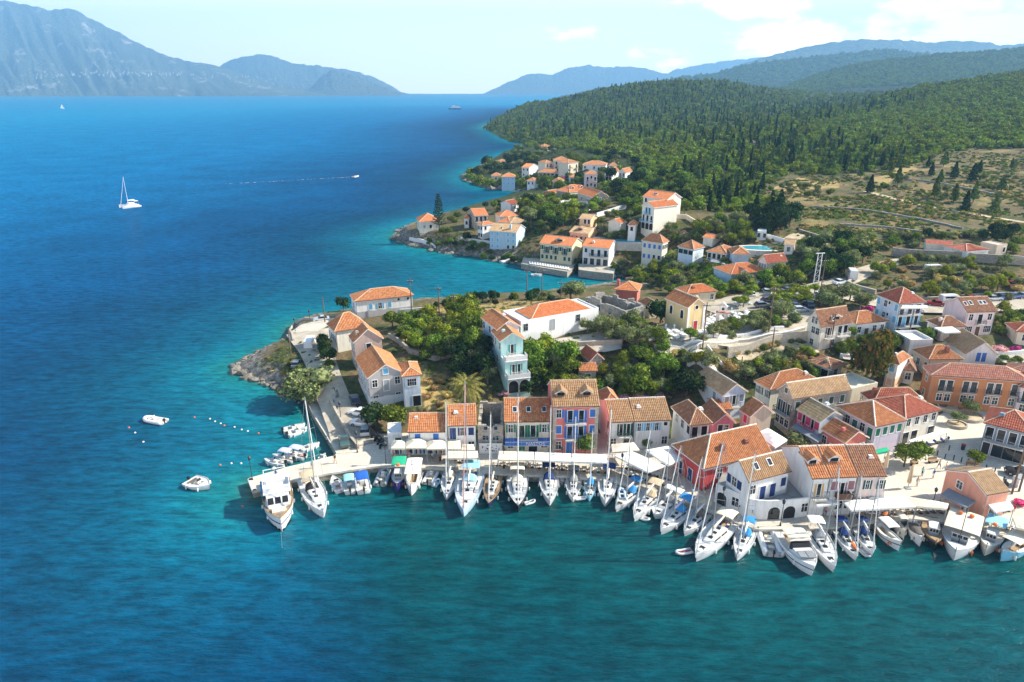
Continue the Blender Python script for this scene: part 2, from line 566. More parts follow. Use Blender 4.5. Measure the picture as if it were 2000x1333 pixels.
def gz(x,y,surf=True):
 """height of the ground at (x, y)"""
 fi = (math.log(max(y,D0)) - lv[0]) / (lv[1] - lv[0])
 fj = (x / y - S0) / (sv[1] - sv[0])
 i = min(max(int(fi),0),ND - 2)
 j = min(max(int(fj),0),NS - 2)
 a,b = min(max(fi - i,0),1),min(max(fj - j,0),1)
 T = SURF if surf else HG
 return float((T[i,j] * (1 - b) + T[i,j + 1] * b) * (1 - a) + (T[i + 1,j] * (1 - b) + T[i + 1,j + 1] * b) * a)
def hit(px,py):
 """first ground point on the sight line through (px, py); None where it meets only water or sky"""
 dx,dy,dz = ray(px,py)
 s = dx / dy
 fj = (s - S0) / (sv[1] - sv[0])
 if fj < 0 or fj > NS - 2:
  return None
 j = int(fj)
 b = fj - j
 col = SURF[:,j] * (1 - b) + SURF[:,j + 1] * b
 d = np.exp(lv)
 zr = CAMH + d * dz / dy
 below = np.nonzero((zr <= col) & (col > 0.02))[0]
 if len(below) == 0:
  return None
 i = below[0]
 if i > 0:
  f0,f1 = zr[i - 1] - col[i - 1],zr[i] - col[i]
  t = f0 / (f0 - f1) if f0 > f1 else 1
  dd = d[i - 1] + (d[i] - d[i - 1]) * min(max(t,0),1)
 else:
  dd = d[0]
 return Vector((s * dd,dd,CAMH + dd * dz / dy))
def struct(o):
 o['kind'] = 'structure'
 return o
def stuff(o,label=None):
 o['kind'] = 'stuff'
 if label:
  o['label'] = label
 return o
def land_material():
 m = bpy.data.materials.new('dry_land')
 nt,b = nodes_of(m)
 b.inputs['Roughness'].default_value = 0.95
 b.inputs['Specular IOR Level'].default_value = 0.1
 g = nt.nodes.new('ShaderNodeNewGeometry')
 P = g.outputs['Position']
 at = nt.nodes.new('ShaderNodeAttribute')
 at.attribute_name = 'zone'
 sp = nt.nodes.new('ShaderNodeSeparateColor')
 nt.links.new(at.outputs['Color'],sp.inputs[0])
 n1,n2,n3 = noise(nt,P,0.16,6),noise(nt,P,0.9,5,0.7),noise(nt,P,0.03,4)
 soil = mixc(nt,mrange(nt,n2,0.35,0.65,0,1),(0.095,0.068,0.036),(0.19,0.142,0.07))
 grass = mixc(nt,mrange(nt,n2,0.35,0.65,0,1),(0.3,0.21,0.075),(0.46,0.34,0.14))
 scrub = mixc(nt,mrange(nt,n2,0.35,0.65,0,1),(0.035,0.05,0.012),(0.11,0.12,0.04))
 c = mixc(nt,mrange(nt,n1,0.44,0.6,0,1,True),soil,scrub)
 c = mixc(nt,sp.outputs[0],c,grass)                      # red: dry straw meadow
 wood = mixc(nt,n2,(0.015,0.025,0.008),(0.06,0.075,0.02))
 c = mixc(nt,sp.outputs[1],c,wood)                       # green: wood floor
 rock = mixc(nt,mrange(nt,n2,0.4,0.62,0,1),(0.09,0.08,0.065),(0.34,0.3,0.25))
 c = mixc(nt,sp.outputs[2],c,rock)                       # blue: bare rock by the sea
 nt.links.new(c,b.inputs['Base Color'])
 bp = nt.nodes.new('ShaderNodeBump')
 bp.inputs['Strength'].default_value = 0.9
 bp.inputs['Distance'].default_value = 0.35
 nt.links.new(n2,bp.inputs['Height'])
 nt.links.new(bp.outputs[0],b.inputs['Normal'])
 return m
MEADOW_PX = [[(765,645),(835,640),(885,668),(868,700),(800,690)],[(800,618),(870,600),(1000,590),(1060,588),(960,622),(905,642),(820,636)],[(822,735),(872,722),(892,790),(826,802)],
    [(1500,372),(1560,350),(1640,355),(1640,366),(1500,382)],[(1700,350),(1730,335),(1790,318),(1790,332),(1720,362)]]
SCRUB_PX = [(1470,375),(1545,340),(1630,345),(1700,335),(1765,328),(1830,302),(1905,290),(2010,290),(2010,470),(1900,462),(1760,480),(1690,500),(1600,470),(1560,455),(1570,420),(1500,400)]
px_,py_ = np.zeros_like(GX),np.zeros_like(GX)
_f = GY * CP - (HG - CAMH) * SP
px_ = 1000 + FOC * GX / _f
py_ = 666.5 - FOC * (GY * SP + (HG - CAMH) * CP) / _f
zone = np.zeros((ND,NS,4),np.float32)
zone[...,3] = 1
for poly in MEADOW_PX:
 zone[...,0] = np.maximum(zone[...,0],inpoly(px_ + fbm(GX / 6,GY / 6,31) * 30,py_ + fbm(GX / 6,GY / 6,37) * 14,poly) * 0.9)
_scr = inpoly(px_,py_,SCRUB_PX)
zone[...,0] = np.maximum(zone[...,0],_scr * np.clip(fbm(GX / 9,GY / 9,77) * 1.8,0,0.5))
zone[...,1] = np.clip((GY - 300) / 80,0,1) * (~_scr)
zone[...,2] = np.clip(1.6 - CD / 4.0 + fbm(GX / 5,GY / 5,41) * 2,0,1) * (CD > -8)
idx = np.arange(ND * NS).reshape(ND,NS)
F = np.stack([idx[:-1,:-1],idx[:-1,1:],idx[1:,1:],idx[1:,:-1]],-1).reshape(-1,4)
keep = (HG.ravel()[F].max(1) > -3.0)
F = F[keep]
used = np.unique(F)
remap = np.full(ND * NS,-1)
remap[used] = np.arange(len(used))
V = np.stack([GX,GY,HG],-1).reshape(-1,3)[used]
land = npmesh('ground',V,remap[F],land_material(),smooth=True)
ca = land.color_attributes.new('zone','FLOAT_COLOR','POINT')
ca.data.foreach_set('color',zone.reshape(-1,4)[used].ravel())
struct(link('ground',land))
def paving_material(name,c1,c2,size,joint):
 m = bpy.data.materials.new(name)
 nt,b = nodes_of(m)
 b.inputs['Roughness'].default_value = 0.8
 b.inputs['Specular IOR Level'].default_value = 0.25
 g = nt.nodes.new('ShaderNodeNewGeometry')
 br = nt.nodes.new('ShaderNodeTexBrick')
 br.inputs['Scale'].default_value = 1.0
 br.inputs['Brick Width'].default_value = size
 br.inputs['Row Height'].default_value = size * 0.6
 br.inputs['Mortar Size'].default_value = 0.025
 br.inputs['Color1'].default_value = (*c1,1)
 br.inputs['Color2'].default_value = (*c2,1)
 br.inputs['Mortar'].default_value = (*joint,1)
 nt.links.new(g.outputs['Position'],br.inputs['Vector'])
 n = noise(nt,g.outputs['Position'],0.25,6,0.7)
 c = mixc(nt,mrange(nt,n,0.45,0.75,0,0.55),br.outputs['Color'],tuple(x * 0.6 for x in c1))
 nt.links.new(c,b.inputs['Base Color'])
 return m
M_pave = paving_material('pale_paving',(0.62,0.56,0.45),(0.56,0.49,0.39),1.3,(0.38,0.33,0.26))
M_road = pm('road_concrete',(0.44,0.38,0.29),0.9,0.3,0.4,spec=0.15)
M_qwall = stonework('quay',(0.42,0.38,0.31),(0.26,0.23,0.18),1.6,(0.2,0.18,0.14))
q = MB()
q.prism([(p[0],p[1]) for p in QUAY],-4.0,QZ,0,1)
struct(q.build('quay',[M_qwall,M_pave]))
kb = MB()
front = [U(x,y,QZ) for x,y in QUAY_PX[:28]]
for a,b in zip(front[:-1],front[1:]):
 a,b = Vector(a[:2]),Vector(b[:2])
 d = (b - a).normalized()
 n = Vector((-d.y,d.x))
 for s0,s1,z0,z1 in ((-0.55,0.12,QZ - 0.3,QZ + 0.06),):
  q4 = [a + n * s0,b + n * s0,b + n * s1,a + n * s1]
  kb.prism(ccw([tuple(p) for p in q4]),z0,z1)
struct(kb.build('quay_kerb',pm('kerb_stone',(0.6,0.55,0.46),0.85,0.25,0.8)))
def ribbon(name,pts,width,mat,lift=0.14,sub=1.5):
 """a strip laid on the ground along a line of picture points"""
 P = []
 for p in pts:
  h = hit(*p[:2])
  if h is not None:
   P.append((Vector(h[:2]),p[2] if len(p) > 2 else width))
 L,R = [],[]
 fine = []
 for (a,wa),(b,wb) in zip(P[:-1],P[1:]):
  n = max(1,int((b - a).length / sub))
  fine += [(a.lerp(b,k / n),wa + (wb - wa) * k / n) for k in range(n)]
 fine.append(P[-1])
 for _ in range(6):
  fine = [fine[0]] + [((fine[i - 1][0] + fine[i][0] * 2 + fine[i + 1][0]) / 4,fine[i][1]) for i in range(1,len(fine) - 1)] + [fine[-1]]
 V,F = [],[]
 for i,(p,w) in enumerate(fine):
  t = (fine[min(i + 1,len(fine) - 1)][0] - fine[max(i - 1,0)][0]).normalized()
  n = Vector((-t.y,t.x))
  zc = [gz(*(p + n * (w / 2) * k)) for k in (-1,-0.5,0,0.5,1)]
  for k in range(5):
   qq = p + n * (w / 2) * (k / 2 - 1)
   V.append((qq.x,qq.y,0.6 * zc[k] + 0.4 * max(zc) + lift))
 for i in range(len(fine) - 1):
  for k in range(4):
   F.append((i * 5 + k,i * 5 + k + 1,i * 5 + 6 + k,i * 5 + 5 + k))
 me = npmesh(name,V,F,mat,smooth=True)
 return struct(link(name,me))
M_track = pm('dirt_track',(0.5,0.4,0.26),0.95,0.3,0.5,spec=0.1)
M_yard = pm('yard_concrete',(0.45,0.4,0.32),0.9,0.3,0.4,spec=0.15)
ribbon('road',[(702,872,9),(676,826,7),(655,782,6),(636,738,6),(624,700,6.5),(610,668,9),(604,648,11)],6,M_road)
ribbon('road',[(590,652,7),(606,640,8),(640,631,6),(690,622,4)],6,M_pave,0.2)
ribbon('road',[(1270,692,3),(1340,678,4.5),(1420,668,4.5),(1500,655,4.5),(1560,642,4.5),(1582,634,4)],4.5,M_yard)
ribbon('road',[(1545,648,5),(1550,625,6),(1570,612,7),(1600,606,6)],6,M_road,0.16)
ribbon('road',[(1375,606,9),(1450,594,14),(1540,580,14),(1600,566,10),(1640,552,7),(1680,536,6),(1720,520,5),(1775,505,4)],8,M_road,0.12)
ribbon('road',[(1590,572,7),(1640,578,6),(1700,592,6),(1760,602,7),(1830,603,8),(1900,600,8),(2040,592,8)],7,M_road,0.18)
ribbon('street',[(1640,694,4),(1700,700,4.5),(1760,704,5),(1800,712,4)],4,M_yard)
ribbon('street',[(1880,705,3),(1940,700,5),(2040,695,5)],4,M_yard)
ribbon('dirt_track',[(1690,374,3),(1740,388,3.4),(1800,402,3),(1870,413,3.2),(1960,428,3),(2040,440,3)],3,M_track)
ribbon('dirt_track',[(1515,478,4),(1548,468,5),(1562,457,5),(1590,462,3),(1620,480,3)],4,M_track)
ribbon('footpath',[(1440,708,4),(1490,694,4),(1540,683,5),(1590,682,4)],4,M_track)
ribbon('footpath',[(840,655,4),(880,645,3),(930,640,3)],3,M_track)
ribbon('school_yard',[(1045,683,5),(1100,676,5),(1170,672,8),(1205,668,7)],6,M_yard,0.16)
ribbon('cemetery_ground',[(1265,654,9),(1320,650,10),(1400,640,12),(1455,632,9)],9,pm('white_gravel',(0.5,0.46,0.38),0.9,0.3,1.5),0.16)
def sea_material():
 m = bpy.data.materials.new('sea')
 nt,b = nodes_of(m)
 g = nt.nodes.new('ShaderNodeNewGeometry')
 P = g.outputs['Position']
 at = nt.nodes.new('ShaderNodeAttribute')
 at.attribute_name = 'tint'
 n = noise(nt,P,0.03,5,0.65)
 c = mixc(nt,1.0,at.outputs['Color'],mrange(nt,n,0.3,0.7,0.78,1.2),'MULTIPLY')
 nt.links.new(c,b.inputs['Base Color'])
 b.inputs['Roughness'].default_value = 0.12
 b.inputs['IOR'].default_value = 1.33
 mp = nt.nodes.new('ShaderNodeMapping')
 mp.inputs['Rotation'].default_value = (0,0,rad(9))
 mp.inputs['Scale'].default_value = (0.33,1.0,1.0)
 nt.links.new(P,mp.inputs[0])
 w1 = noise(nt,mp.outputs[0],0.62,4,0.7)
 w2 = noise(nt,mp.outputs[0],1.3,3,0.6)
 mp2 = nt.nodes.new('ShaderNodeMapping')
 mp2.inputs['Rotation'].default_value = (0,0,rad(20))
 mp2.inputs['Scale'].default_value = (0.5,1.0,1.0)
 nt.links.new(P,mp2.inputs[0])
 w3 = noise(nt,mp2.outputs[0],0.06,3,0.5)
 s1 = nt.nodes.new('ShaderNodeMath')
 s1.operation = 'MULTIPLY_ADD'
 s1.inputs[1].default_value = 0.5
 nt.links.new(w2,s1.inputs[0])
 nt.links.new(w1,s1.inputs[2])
 s2 = nt.nodes.new('ShaderNodeMath')
 s2.operation = 'MULTIPLY_ADD'
 s2.inputs[1].default_value = 1.0
 nt.links.new(w3,s2.inputs[0])
 nt.links.new(s1.outputs[0],s2.inputs[2])
 c = mixc(nt,1.0,c,mrange(nt,s1.outputs[0],0.58,0.96,0.6,1.42),'MULTIPLY')  # ripple light and dark put into the tint, standing in for sky reflections
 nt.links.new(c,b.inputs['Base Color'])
 bp = nt.nodes.new('ShaderNodeBump')
 bp.inputs['Strength'].default_value = 1.0
 bp.inputs['Distance'].default_value = 0.38
 nt.links.new(s2.outputs[0],bp.inputs['Height'])
 nt.links.new(bp.outputs[0],b.inputs['Normal'])
 b.inputs['Specular IOR Level'].default_value = 0
 b.inputs['Roughness'].default_value = 1
 gl = nt.nodes.new('ShaderNodeBsdfGlossy')
 gl.inputs['Roughness'].default_value = 0.1
 nt.links.new(bp.outputs[0],gl.inputs['Normal'])
 fr = nt.nodes.new('ShaderNodeFresnel')
 fr.inputs['IOR'].default_value = 1.33
 nt.links.new(bp.outputs[0],fr.inputs['Normal'])
 mn = nt.nodes.new('ShaderNodeMath')
 mn.operation = 'MINIMUM'
 nt.links.new(fr.outputs[0],mn.inputs[0])
 mn.inputs[1].default_value = 0.055
 mx = nt.nodes.new('ShaderNodeMixShader')
 nt.links.new(mn.outputs[0],mx.inputs[0])
 nt.links.new(b.outputs[0],mx.inputs[1])
 nt.links.new(gl.outputs[0],mx.inputs[2])
 nt.links.new(mx.outputs[0],nt.nodes['Material Output'].inputs[0])
 return m
ss = np.concatenate([np.linspace(-1.6,-0.5,12)[:-1],np.linspace(-0.5,0.9,260),np.linspace(0.9,1.6,8)[1:]])
ll = np.concatenate([np.exp(np.linspace(math.log(18),math.log(2000),230)),np.exp(np.linspace(math.log(2000),math.log(16500),40))[1:]])
WX = ss[None,:] * ll[:,None]
WY = np.repeat(ll[:,None],len(ss),1)
wd = polydist(WX,WY,COAST)
qd = polydist(WX,WY,QUAY)
wd = np.minimum(wd,qd)
wd = np.where(inpoly(WX,WY,COAST) | inpoly(WX,WY,QUAY),0,wd)
KD = [0,2.5,9,20,40,85,260,1000]
BLUE = [(.06,.14,.09),(.006,.15,.15),(.001,.115,.165),(.0005,.07,.125),(.0002,.043,.1),(.0003,.055,.145),(.0014,.115,.265),(.004,.18,.34)]
TEAL = [(.02,.07,.05),(.002,.07,.065),(.0004,.062,.067),(.0003,.056,.062),(.0002,.04,.058),(.0002,.033,.068),(.0004,.05,.12),(.002,.1,.22)]
tb = np.stack([np.interp(wd,KD,[c[k] for c in BLUE]) for k in range(3)],-1)
tt = np.stack([np.interp(np.minimum(wd,qd),KD,[c[k] for c in TEAL]) for k in range(3)],-1)
gm = (np.clip((WX / WY + 0.42) / 0.24,0,1) * np.clip((150 - WY) / 42,0,1))[...,None]
tint = tb * (1 - gm) + tt * gm
sh_ = np.zeros_like(WX)
for bx,by,br,amt in ((930,530,38,0.5),(860,560,40,0.35),(1090,545,22,0.5),(1190,548,12,0.9),(560,830,14,0.4),(510,790,18,0.3),(700,560,40,0.2),(780,480,30,0.25)):
 c = U(bx,by)
 sh_ = np.maximum(sh_,amt * np.exp(-(np.hypot(WX - c.x,WY - c.y) / br) ** 2))
tint = tint * (1 - sh_[...,None]) + np.array([.004,.16,.19]) * sh_[...,None]
iw = np.arange(WX.size).reshape(WX.shape)
FW = np.stack([iw[:-1,:-1],iw[:-1,1:],iw[1:,1:],iw[1:,:-1]],-1).reshape(-1,4)
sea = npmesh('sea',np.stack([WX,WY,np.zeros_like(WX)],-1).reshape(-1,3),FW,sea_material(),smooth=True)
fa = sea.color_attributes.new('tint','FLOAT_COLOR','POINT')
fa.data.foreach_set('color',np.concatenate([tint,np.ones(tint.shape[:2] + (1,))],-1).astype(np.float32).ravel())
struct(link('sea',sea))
def hill_material(name,wood,rock,scale,rocky):
 m = bpy.data.materials.new(name)
 nt,b = nodes_of(m)
 b.inputs['Roughness'].default_value = 0.95
 b.inputs['Specular IOR Level'].default_value = 0.05
 g = nt.nodes.new('ShaderNodeNewGeometry')
 P = g.outputs['Position']
 n1,n2,n3 = noise(nt,P,1.0 / scale,6,0.7),noise(nt,P,8.0 / scale,4,0.7),noise(nt,P,0.25 / scale,5)
 w = mixc(nt,mrange(nt,n2,0.35,0.65,0,1),tuple(x * 0.35 for x in wood),tuple(x * 1.5 for x in wood))
 w = mixc(nt,mrange(nt,n3,0.4,0.62,0,0.6),w,tuple(x * 0.5 for x in wood))
 c = mixc(nt,mrange(nt,n1,0.62 - rocky,0.78 - rocky,0,1),w,rock)
 nt.links.new(c,b.inputs['Base Color'])
 bp = nt.nodes.new('ShaderNodeBump')
 bp.inputs['Strength'].default_value = 1.0
 bp.inputs['Distance'].default_value = scale * 0.25
 nt.links.new(n2,bp.inputs['Height'])
 nt.links.new(bp.outputs[0],b.inputs['Normal'])
 return m
def ridge(name,crest,d0,df,mat,amp=0.12,seed=1,gul=9.0,rows=64,cols=260,p=1.25,zfoot=-30.0,back=0.5):
 cx = np.array([c[0] for c in crest],float)
 cyy = np.array([c[1] for c in crest],float)
 xs = np.linspace(cx[0],cx[-1],cols)
 ys = np.interp(xs,cx,cyy)
 ks = np.ones(5) / 5
 ys = np.convolve(np.pad(ys,2,'edge'),ks,'valid')
 ys = ys + fbm(xs / 9.0,xs * 0,seed + 50) * 5.0
 a = (xs - 1000) / FOC
 bb = (666.5 - ys) / FOC
 dy,dz = CP + bb * SP,-SP + bb * CP
 sx = a / dy
 hz = CAMH + d0 * dz / dy
 t = np.concatenate([np.linspace(0,1,rows),1 + back * np.linspace(0,1,10)[1:]])
 T,SX = np.meshgrid(t,sx,indexing='ij')
 HZ = np.repeat(hz[None,:],len(t),0)
 D = d0 - df * (1 - T)
 prof = np.where(T <= 1,np.clip(T,0,1) ** p,1 - (T - 1) / back * 0.9)
 U_ = np.repeat(np.linspace(0,cols / 20.0,cols)[None,:],len(t),0)
 g = np.abs(fbm(U_ * gul / 9 + T * 1.2,T * 1.1,seed,5)) * 2
 env = np.where(T <= 1,np.sin(np.clip(T,0,1) * PI) ** 0.7 * (1 - 0.3 * T),0)
 Z = zfoot + (HZ - zfoot) * prof - g * amp * np.maximum(HZ - zfoot,0) * env
 Z = np.minimum(Z,CAMH + (HZ - CAMH) * (D / d0) - 0.004 * (HZ - zfoot) * (1 - np.clip(T,0,1))) if True else Z
 X = SX * D
 i_ = np.arange(X.size).reshape(X.shape)
 Fh = np.stack([i_[:-1,:-1],i_[:-1,1:],i_[1:,1:],i_[1:,:-1]],-1).reshape(-1,4)
 me = npmesh(name,np.stack([X,D,Z],-1).reshape(-1,3),Fh,mat,smooth=True)
 struct(link(name,me))
 return X,D,Z
M_lm = hill_material('mountain_scrub',(0.13,0.15,0.095),(0.7,0.65,0.58),300,0.05)
M_lm2 = hill_material('mountain_far',(0.14,0.16,0.11),(0.5,0.46,0.4),420,-0.02)
M_h = hill_material('wooded_hill',(0.05,0.07,0.025),(0.2,0.18,0.12),90,-0.12)
ridge('mountain',[(-260,-30),(-120,6),(0,-1),(40,8),(100,20),(140,17),(180,38),(230,62),(280,90),(330,110),(380,122),(430,130),(470,145),(520,160),(570,170),(640,181),(700,186)],10500,2300,M_lm,0.3,3,16)
ridge('mountain',[(380,175),(405,150),(432,128),(455,116),(500,107),(515,105),(545,115),(570,124),(620,128),(650,133),(690,138),(720,148),(750,160),(785,180),(800,186)],12600,1400,M_lm2,0.16,8,8)
ridge('mountain',[(585,188),(608,170),(625,152),(645,138),(665,141),(690,147),(720,158),(750,170),(790,187)],10300,700,M_lm2,0.12,12,6)
ridge('mountain',[(900,188),(940,184),(965,174),(1000,158),(1030,146),(1050,143),(1075,148),(1110,133),(1150,128),(1180,131),(1230,131),(1260,133),(1290,142),(1340,152),(1460,165)],15200,1300,M_lm2,0.1,15,7)
ridge('mountain',[(1270,160),(1320,136),(1400,122),(1480,113),(1560,104),(1700,110),(1900,130)],16000,800,M_lm2,0.1,18,7)
ridge('island',[(1044,200),(1060,196),(1090,190),(1130,181),(1170,171),(1200,169),(1260,173),(1330,185)],5600,1000,M_h,0.08,22,6)
ridge('hills',[(1180,200),(1300,157),(1380,150),(1440,130),(1480,116),(1530,102),(1560,95),(1620,83),(1690,76),(1720,79),(1760,78),(1820,84),(1870,79),(1930,83),(1960,90),(2000,85),(2300,70)],8000,2500,M_lm2,0.14,27,9)
HR2 = ridge('hills',[(1240,175),(1290,158),(1340,151),(1400,143),(1460,126),(1520,118),(1600,110),(1660,104),(1730,95),(1780,102),(1850,108),(2300,112)],4800,1600,M_h,0.13,31,7)
HR1 = ridge('hills',[(1420,205),(1480,187),(1540,166),(1600,143),(1680,123),(1760,113),(1850,105),(1930,100),(2000,92),(2300,70)],3000,900,M_h,0.1,35,7,zfoot=30)
far = MB()
for x,y,n in ((60,152,16),(120,146,22),(200,142,24),(280,143,20),(360,144,16),(450,150,14),(500,157,8),(40,178,14),(160,179,14),(300,180,10),(540,168,6)):
 for _ in range(n):
  q = UD(x + RN.normal(0,26),y + RN.normal(0,2.2),8900 + RN.uniform(-80,80))
  w = RN.uniform(4,9)
  far.box(q.x - w,q.y - 6,q.z - 16,q.x + w,q.y + 6,q.z + RN.uniform(1,5))
stuff(far.build('far_settlement',pm('far_house_white',(.55,.5,.45),.9)),'pale hamlets strung along the far mountain shore')
hz = MB()
hz.box(-24000,-400,-8,24000,16600,1700)
hm = bpy.data.materials.new('haze_air')
hm.use_nodes = True
hm.node_tree.nodes.clear()
ho = hm.node_tree.nodes.new('ShaderNodeOutputMaterial')
hv = hm.node_tree.nodes.new('ShaderNodeVolumePrincipled')
hv.inputs['Color'].default_value = (0.27,0.6,1.0,1)
hv.inputs['Density'].default_value = 1.1e-4
hv.inputs['Anisotropy'].default_value = 0.1
hm.node_tree.links.new(hv.outputs[0],ho.inputs['Volume'])
stuff(hz.build('haze',hm))
# ------------------------------------------------------------------ houses
TILE = {
 'orange': tiles('orange',(0.44,0.17,0.065),(0.54,0.24,0.10),(0.3,0.105,0.04),0.25),
 'bright': tiles('bright',(0.56,0.185,0.065),(0.64,0.25,0.10),(0.44,0.13,0.045),0.1),
 'tan': tiles('tan',(0.43,0.27,0.14),(0.52,0.35,0.19),(0.3,0.17,0.085),0.4),
 'brown': tiles('brown',(0.28,0.125,0.065),(0.36,0.18,0.09),(0.18,0.08,0.045),0.4),
 'red': tiles('red',(0.38,0.1,0.055),(0.46,0.145,0.075),(0.25,0.065,0.04),0.2),
 'old': tiles('old',(0.34,0.25,0.13),(0.44,0.34,0.19),(0.2,0.14,0.08),0.6),
 'umber': tiles('umber',(0.33,0.19,0.09),(0.41,0.25,0.13),(0.23,0.12,0.06),0.4),
 'rose': tiles('rose',(0.42,0.17,0.11),(0.5,0.23,0.16),(0.32,0.11,0.07),0.25),
}
WALLS = {
 'white': plaster('white',(0.74,0.73,0.70)),'cream': plaster('cream',(0.68,0.6,0.45)),'ivory': plaster('ivory',(0.72,0.68,0.57)),
 'pink': plaster('pink',(0.66,0.19,0.17)),'salmon': plaster('salmon',(0.68,0.32,0.22)),'rose': plaster('rose',(0.66,0.2,0.24)),'red': plaster('red',(0.56,0.075,0.07)),
 'coral': plaster('coral',(0.58,0.17,0.13)),'orange': plaster('orange',(0.48,0.2,0.085)),'peach': plaster('peach',(0.7,0.45,0.27)),'ochre': plaster('ochre',(0.66,0.5,0.25)),
 'grey': plaster('grey',(0.4,0.38,0.37)),'mauve': plaster('mauve',(0.42,0.31,0.26)),'lilac': plaster('lilac',(0.62,0.55,0.64)),'skyblue': plaster('skyblue',(0.44,0.57,0.66)),
 'iceblue': plaster('iceblue',(0.6,0.68,0.76)),'slate': plaster('slate',(0.21,0.28,0.36)),'teal': plaster('teal',(0.42,0.64,0.6)),'lemon': plaster('lemon',(0.7,0.62,0.38)),
 'beige': plaster('beige',(0.56,0.47,0.36)),'blush': plaster('blush',(0.7,0.56,0.5)),'palepink': plaster('palepink',(0.7,0.55,0.55)),
 'stone': stonework('rubble',(0.42,0.37,0.3),(0.27,0.23,0.18),2.0),'palestone': stonework('pale',(0.55,0.48,0.37),(0.4,0.34,0.26),1.8),
 'ruin': stonework('ruin',(0.36,0.34,0.3),(0.2,0.19,0.17),1.7,(0.32,0.3,0.26)),
}
PAINT = {n: pm('paint_' + n,c,0.55,0.12,2.0,spec=0.35) for n,c in dict(
 blue=(0.05,0.17,0.5),lightblue=(0.16,0.47,0.68),green=(0.02,0.17,0.09),teal=(0.02,0.28,0.26),brown=(0.13,0.055,0.03),pink=(0.6,0.06,0.15),mauve=(0.34,0.16,0.17),
 white=(0.75,0.74,0.71),grey=(0.3,0.32,0.33),navy=(0.02,0.045,0.16),black=(0.025,0.025,0.028),olive=(0.1,0.13,0.07),dkgreen=(0.015,0.075,0.045),red=(0.4,0.03,0.03),yellow=(0.62,0.36,0.1)).items()}
M_trim = PAINT['white']
M_glass = bpy.data.materials.new('window_glass')
_nt,_b = nodes_of(M_glass)
_b.inputs['Base Color'].default_value = (0.012,0.016,0.02,1)
_b.inputs['Roughness'].default_value = 0.06
_b.inputs['Specular IOR Level'].default_value = 0.6
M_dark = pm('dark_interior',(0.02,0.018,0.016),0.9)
M_iron = pm('wrought_iron',(0.03,0.032,0.035),0.5,0.2)
M_ridge = pm('ridge_mortar',(0.56,0.38,0.25),0.9,0.3,1.5)
M_ridge2 = pm('ridge_lime',(0.66,0.6,0.5),0.9,0.25,1.5)
M_slab = pm('concrete_slab',(0.55,0.52,0.46),0.85,0.2,0.8)
M_brick = pm('chimney_brick',(0.32,0.13,0.08),0.9,0.3,3)
_mc = {}
def cm(key,fn):
 if key not in _mc:
  _mc[key] = fn()
 return _mc[key]
def fr_mesh(w,h,trim,mull=0):
 def f():
  b = MB()
  t = 0.11
  b.box(-w / 2 - t,-0.09,-t,w / 2 + t,0.0,0)
  b.box(-w / 2 - t,-0.07,h,w / 2 + t,0.0,h + t)
  b.box(-w / 2 - t,-0.07,0,-w / 2,0.0,h)
  b.box(w / 2,-0.07,0,w / 2 + t,0.0,h)
  for k in range(mull):
   x = -w / 2 + w * (k + 1) / (mull + 1)
   b.box(x - 0.03,-0.045,0,x + 0.03,-0.02,h)
  if mull:
   b.box(-w / 2,-0.045,h * 0.6 - 0.025,w / 2,-0.02,h * 0.6 + 0.025)
  return b.mesh('window',trim)
 return cm(('fr',w,h,trim.name,mull),f)
def panel_mesh(w,h,mat,y0=-0.03,y1=-0.012,slat=0):
 def f():
  b = MB()
  b.box(-w / 2,y0,0,w / 2,y1,h)
  n = int(h / 0.16) if slat else 0
  for k in range(n):
   z = 0.06 + k * (h - 0.08) / n
   b.add([(-w / 2 + .05,y0,z),(w / 2 - .05,y0,z),(w / 2 - .05,y0 - 0.03,z + 0.05),(-w / 2 + .05,y0 - 0.03,z + 0.05)],[(0,1,2,3)])
  return b.mesh('pane',mat)
 return cm(('pn',w,h,mat.name,y0,slat),f)
def arch_mesh(w,h,mat,ring):
 def f():
  b = MB()
  n = 10
  r = w / 2
  P = [(-r,0),(r,0)] + [(r * math.cos(PI * k / n),h - r + r * math.sin(PI * k / n)) for k in range(n + 1)]
  b.add([(x,-0.02,z) for x,z in P],[tuple(range(len(P)))],1)
  q = P[1:] + P[:1]
  for (x0,z0),(x1,z1) in zip(q[:-1],q[1:]):
   k = 1 + 0.16 / r
   e0,e1 = (x0 * k,z0 + (0.16 if z0 > h - r else 0)),(x1 * k,z1 + (0.16 if z1 > h - r else 0))
   b.add([(x0,-0.07,z0),(x1,-0.07,z1),(e1[0],-0.07,e1[1]),(e0[0],-0.07,e0[1]),(x0,0,z0),(x1,0,z1),(e1[0],0,e1[1]),(e0[0],0,e0[1])],
     [(0,3,2,1),(4,0,1,5),(3,7,6,2)],0)
  return b.mesh('arch',[ring,mat])
 return cm(('ar',w,h,mat.name,ring.name),f)
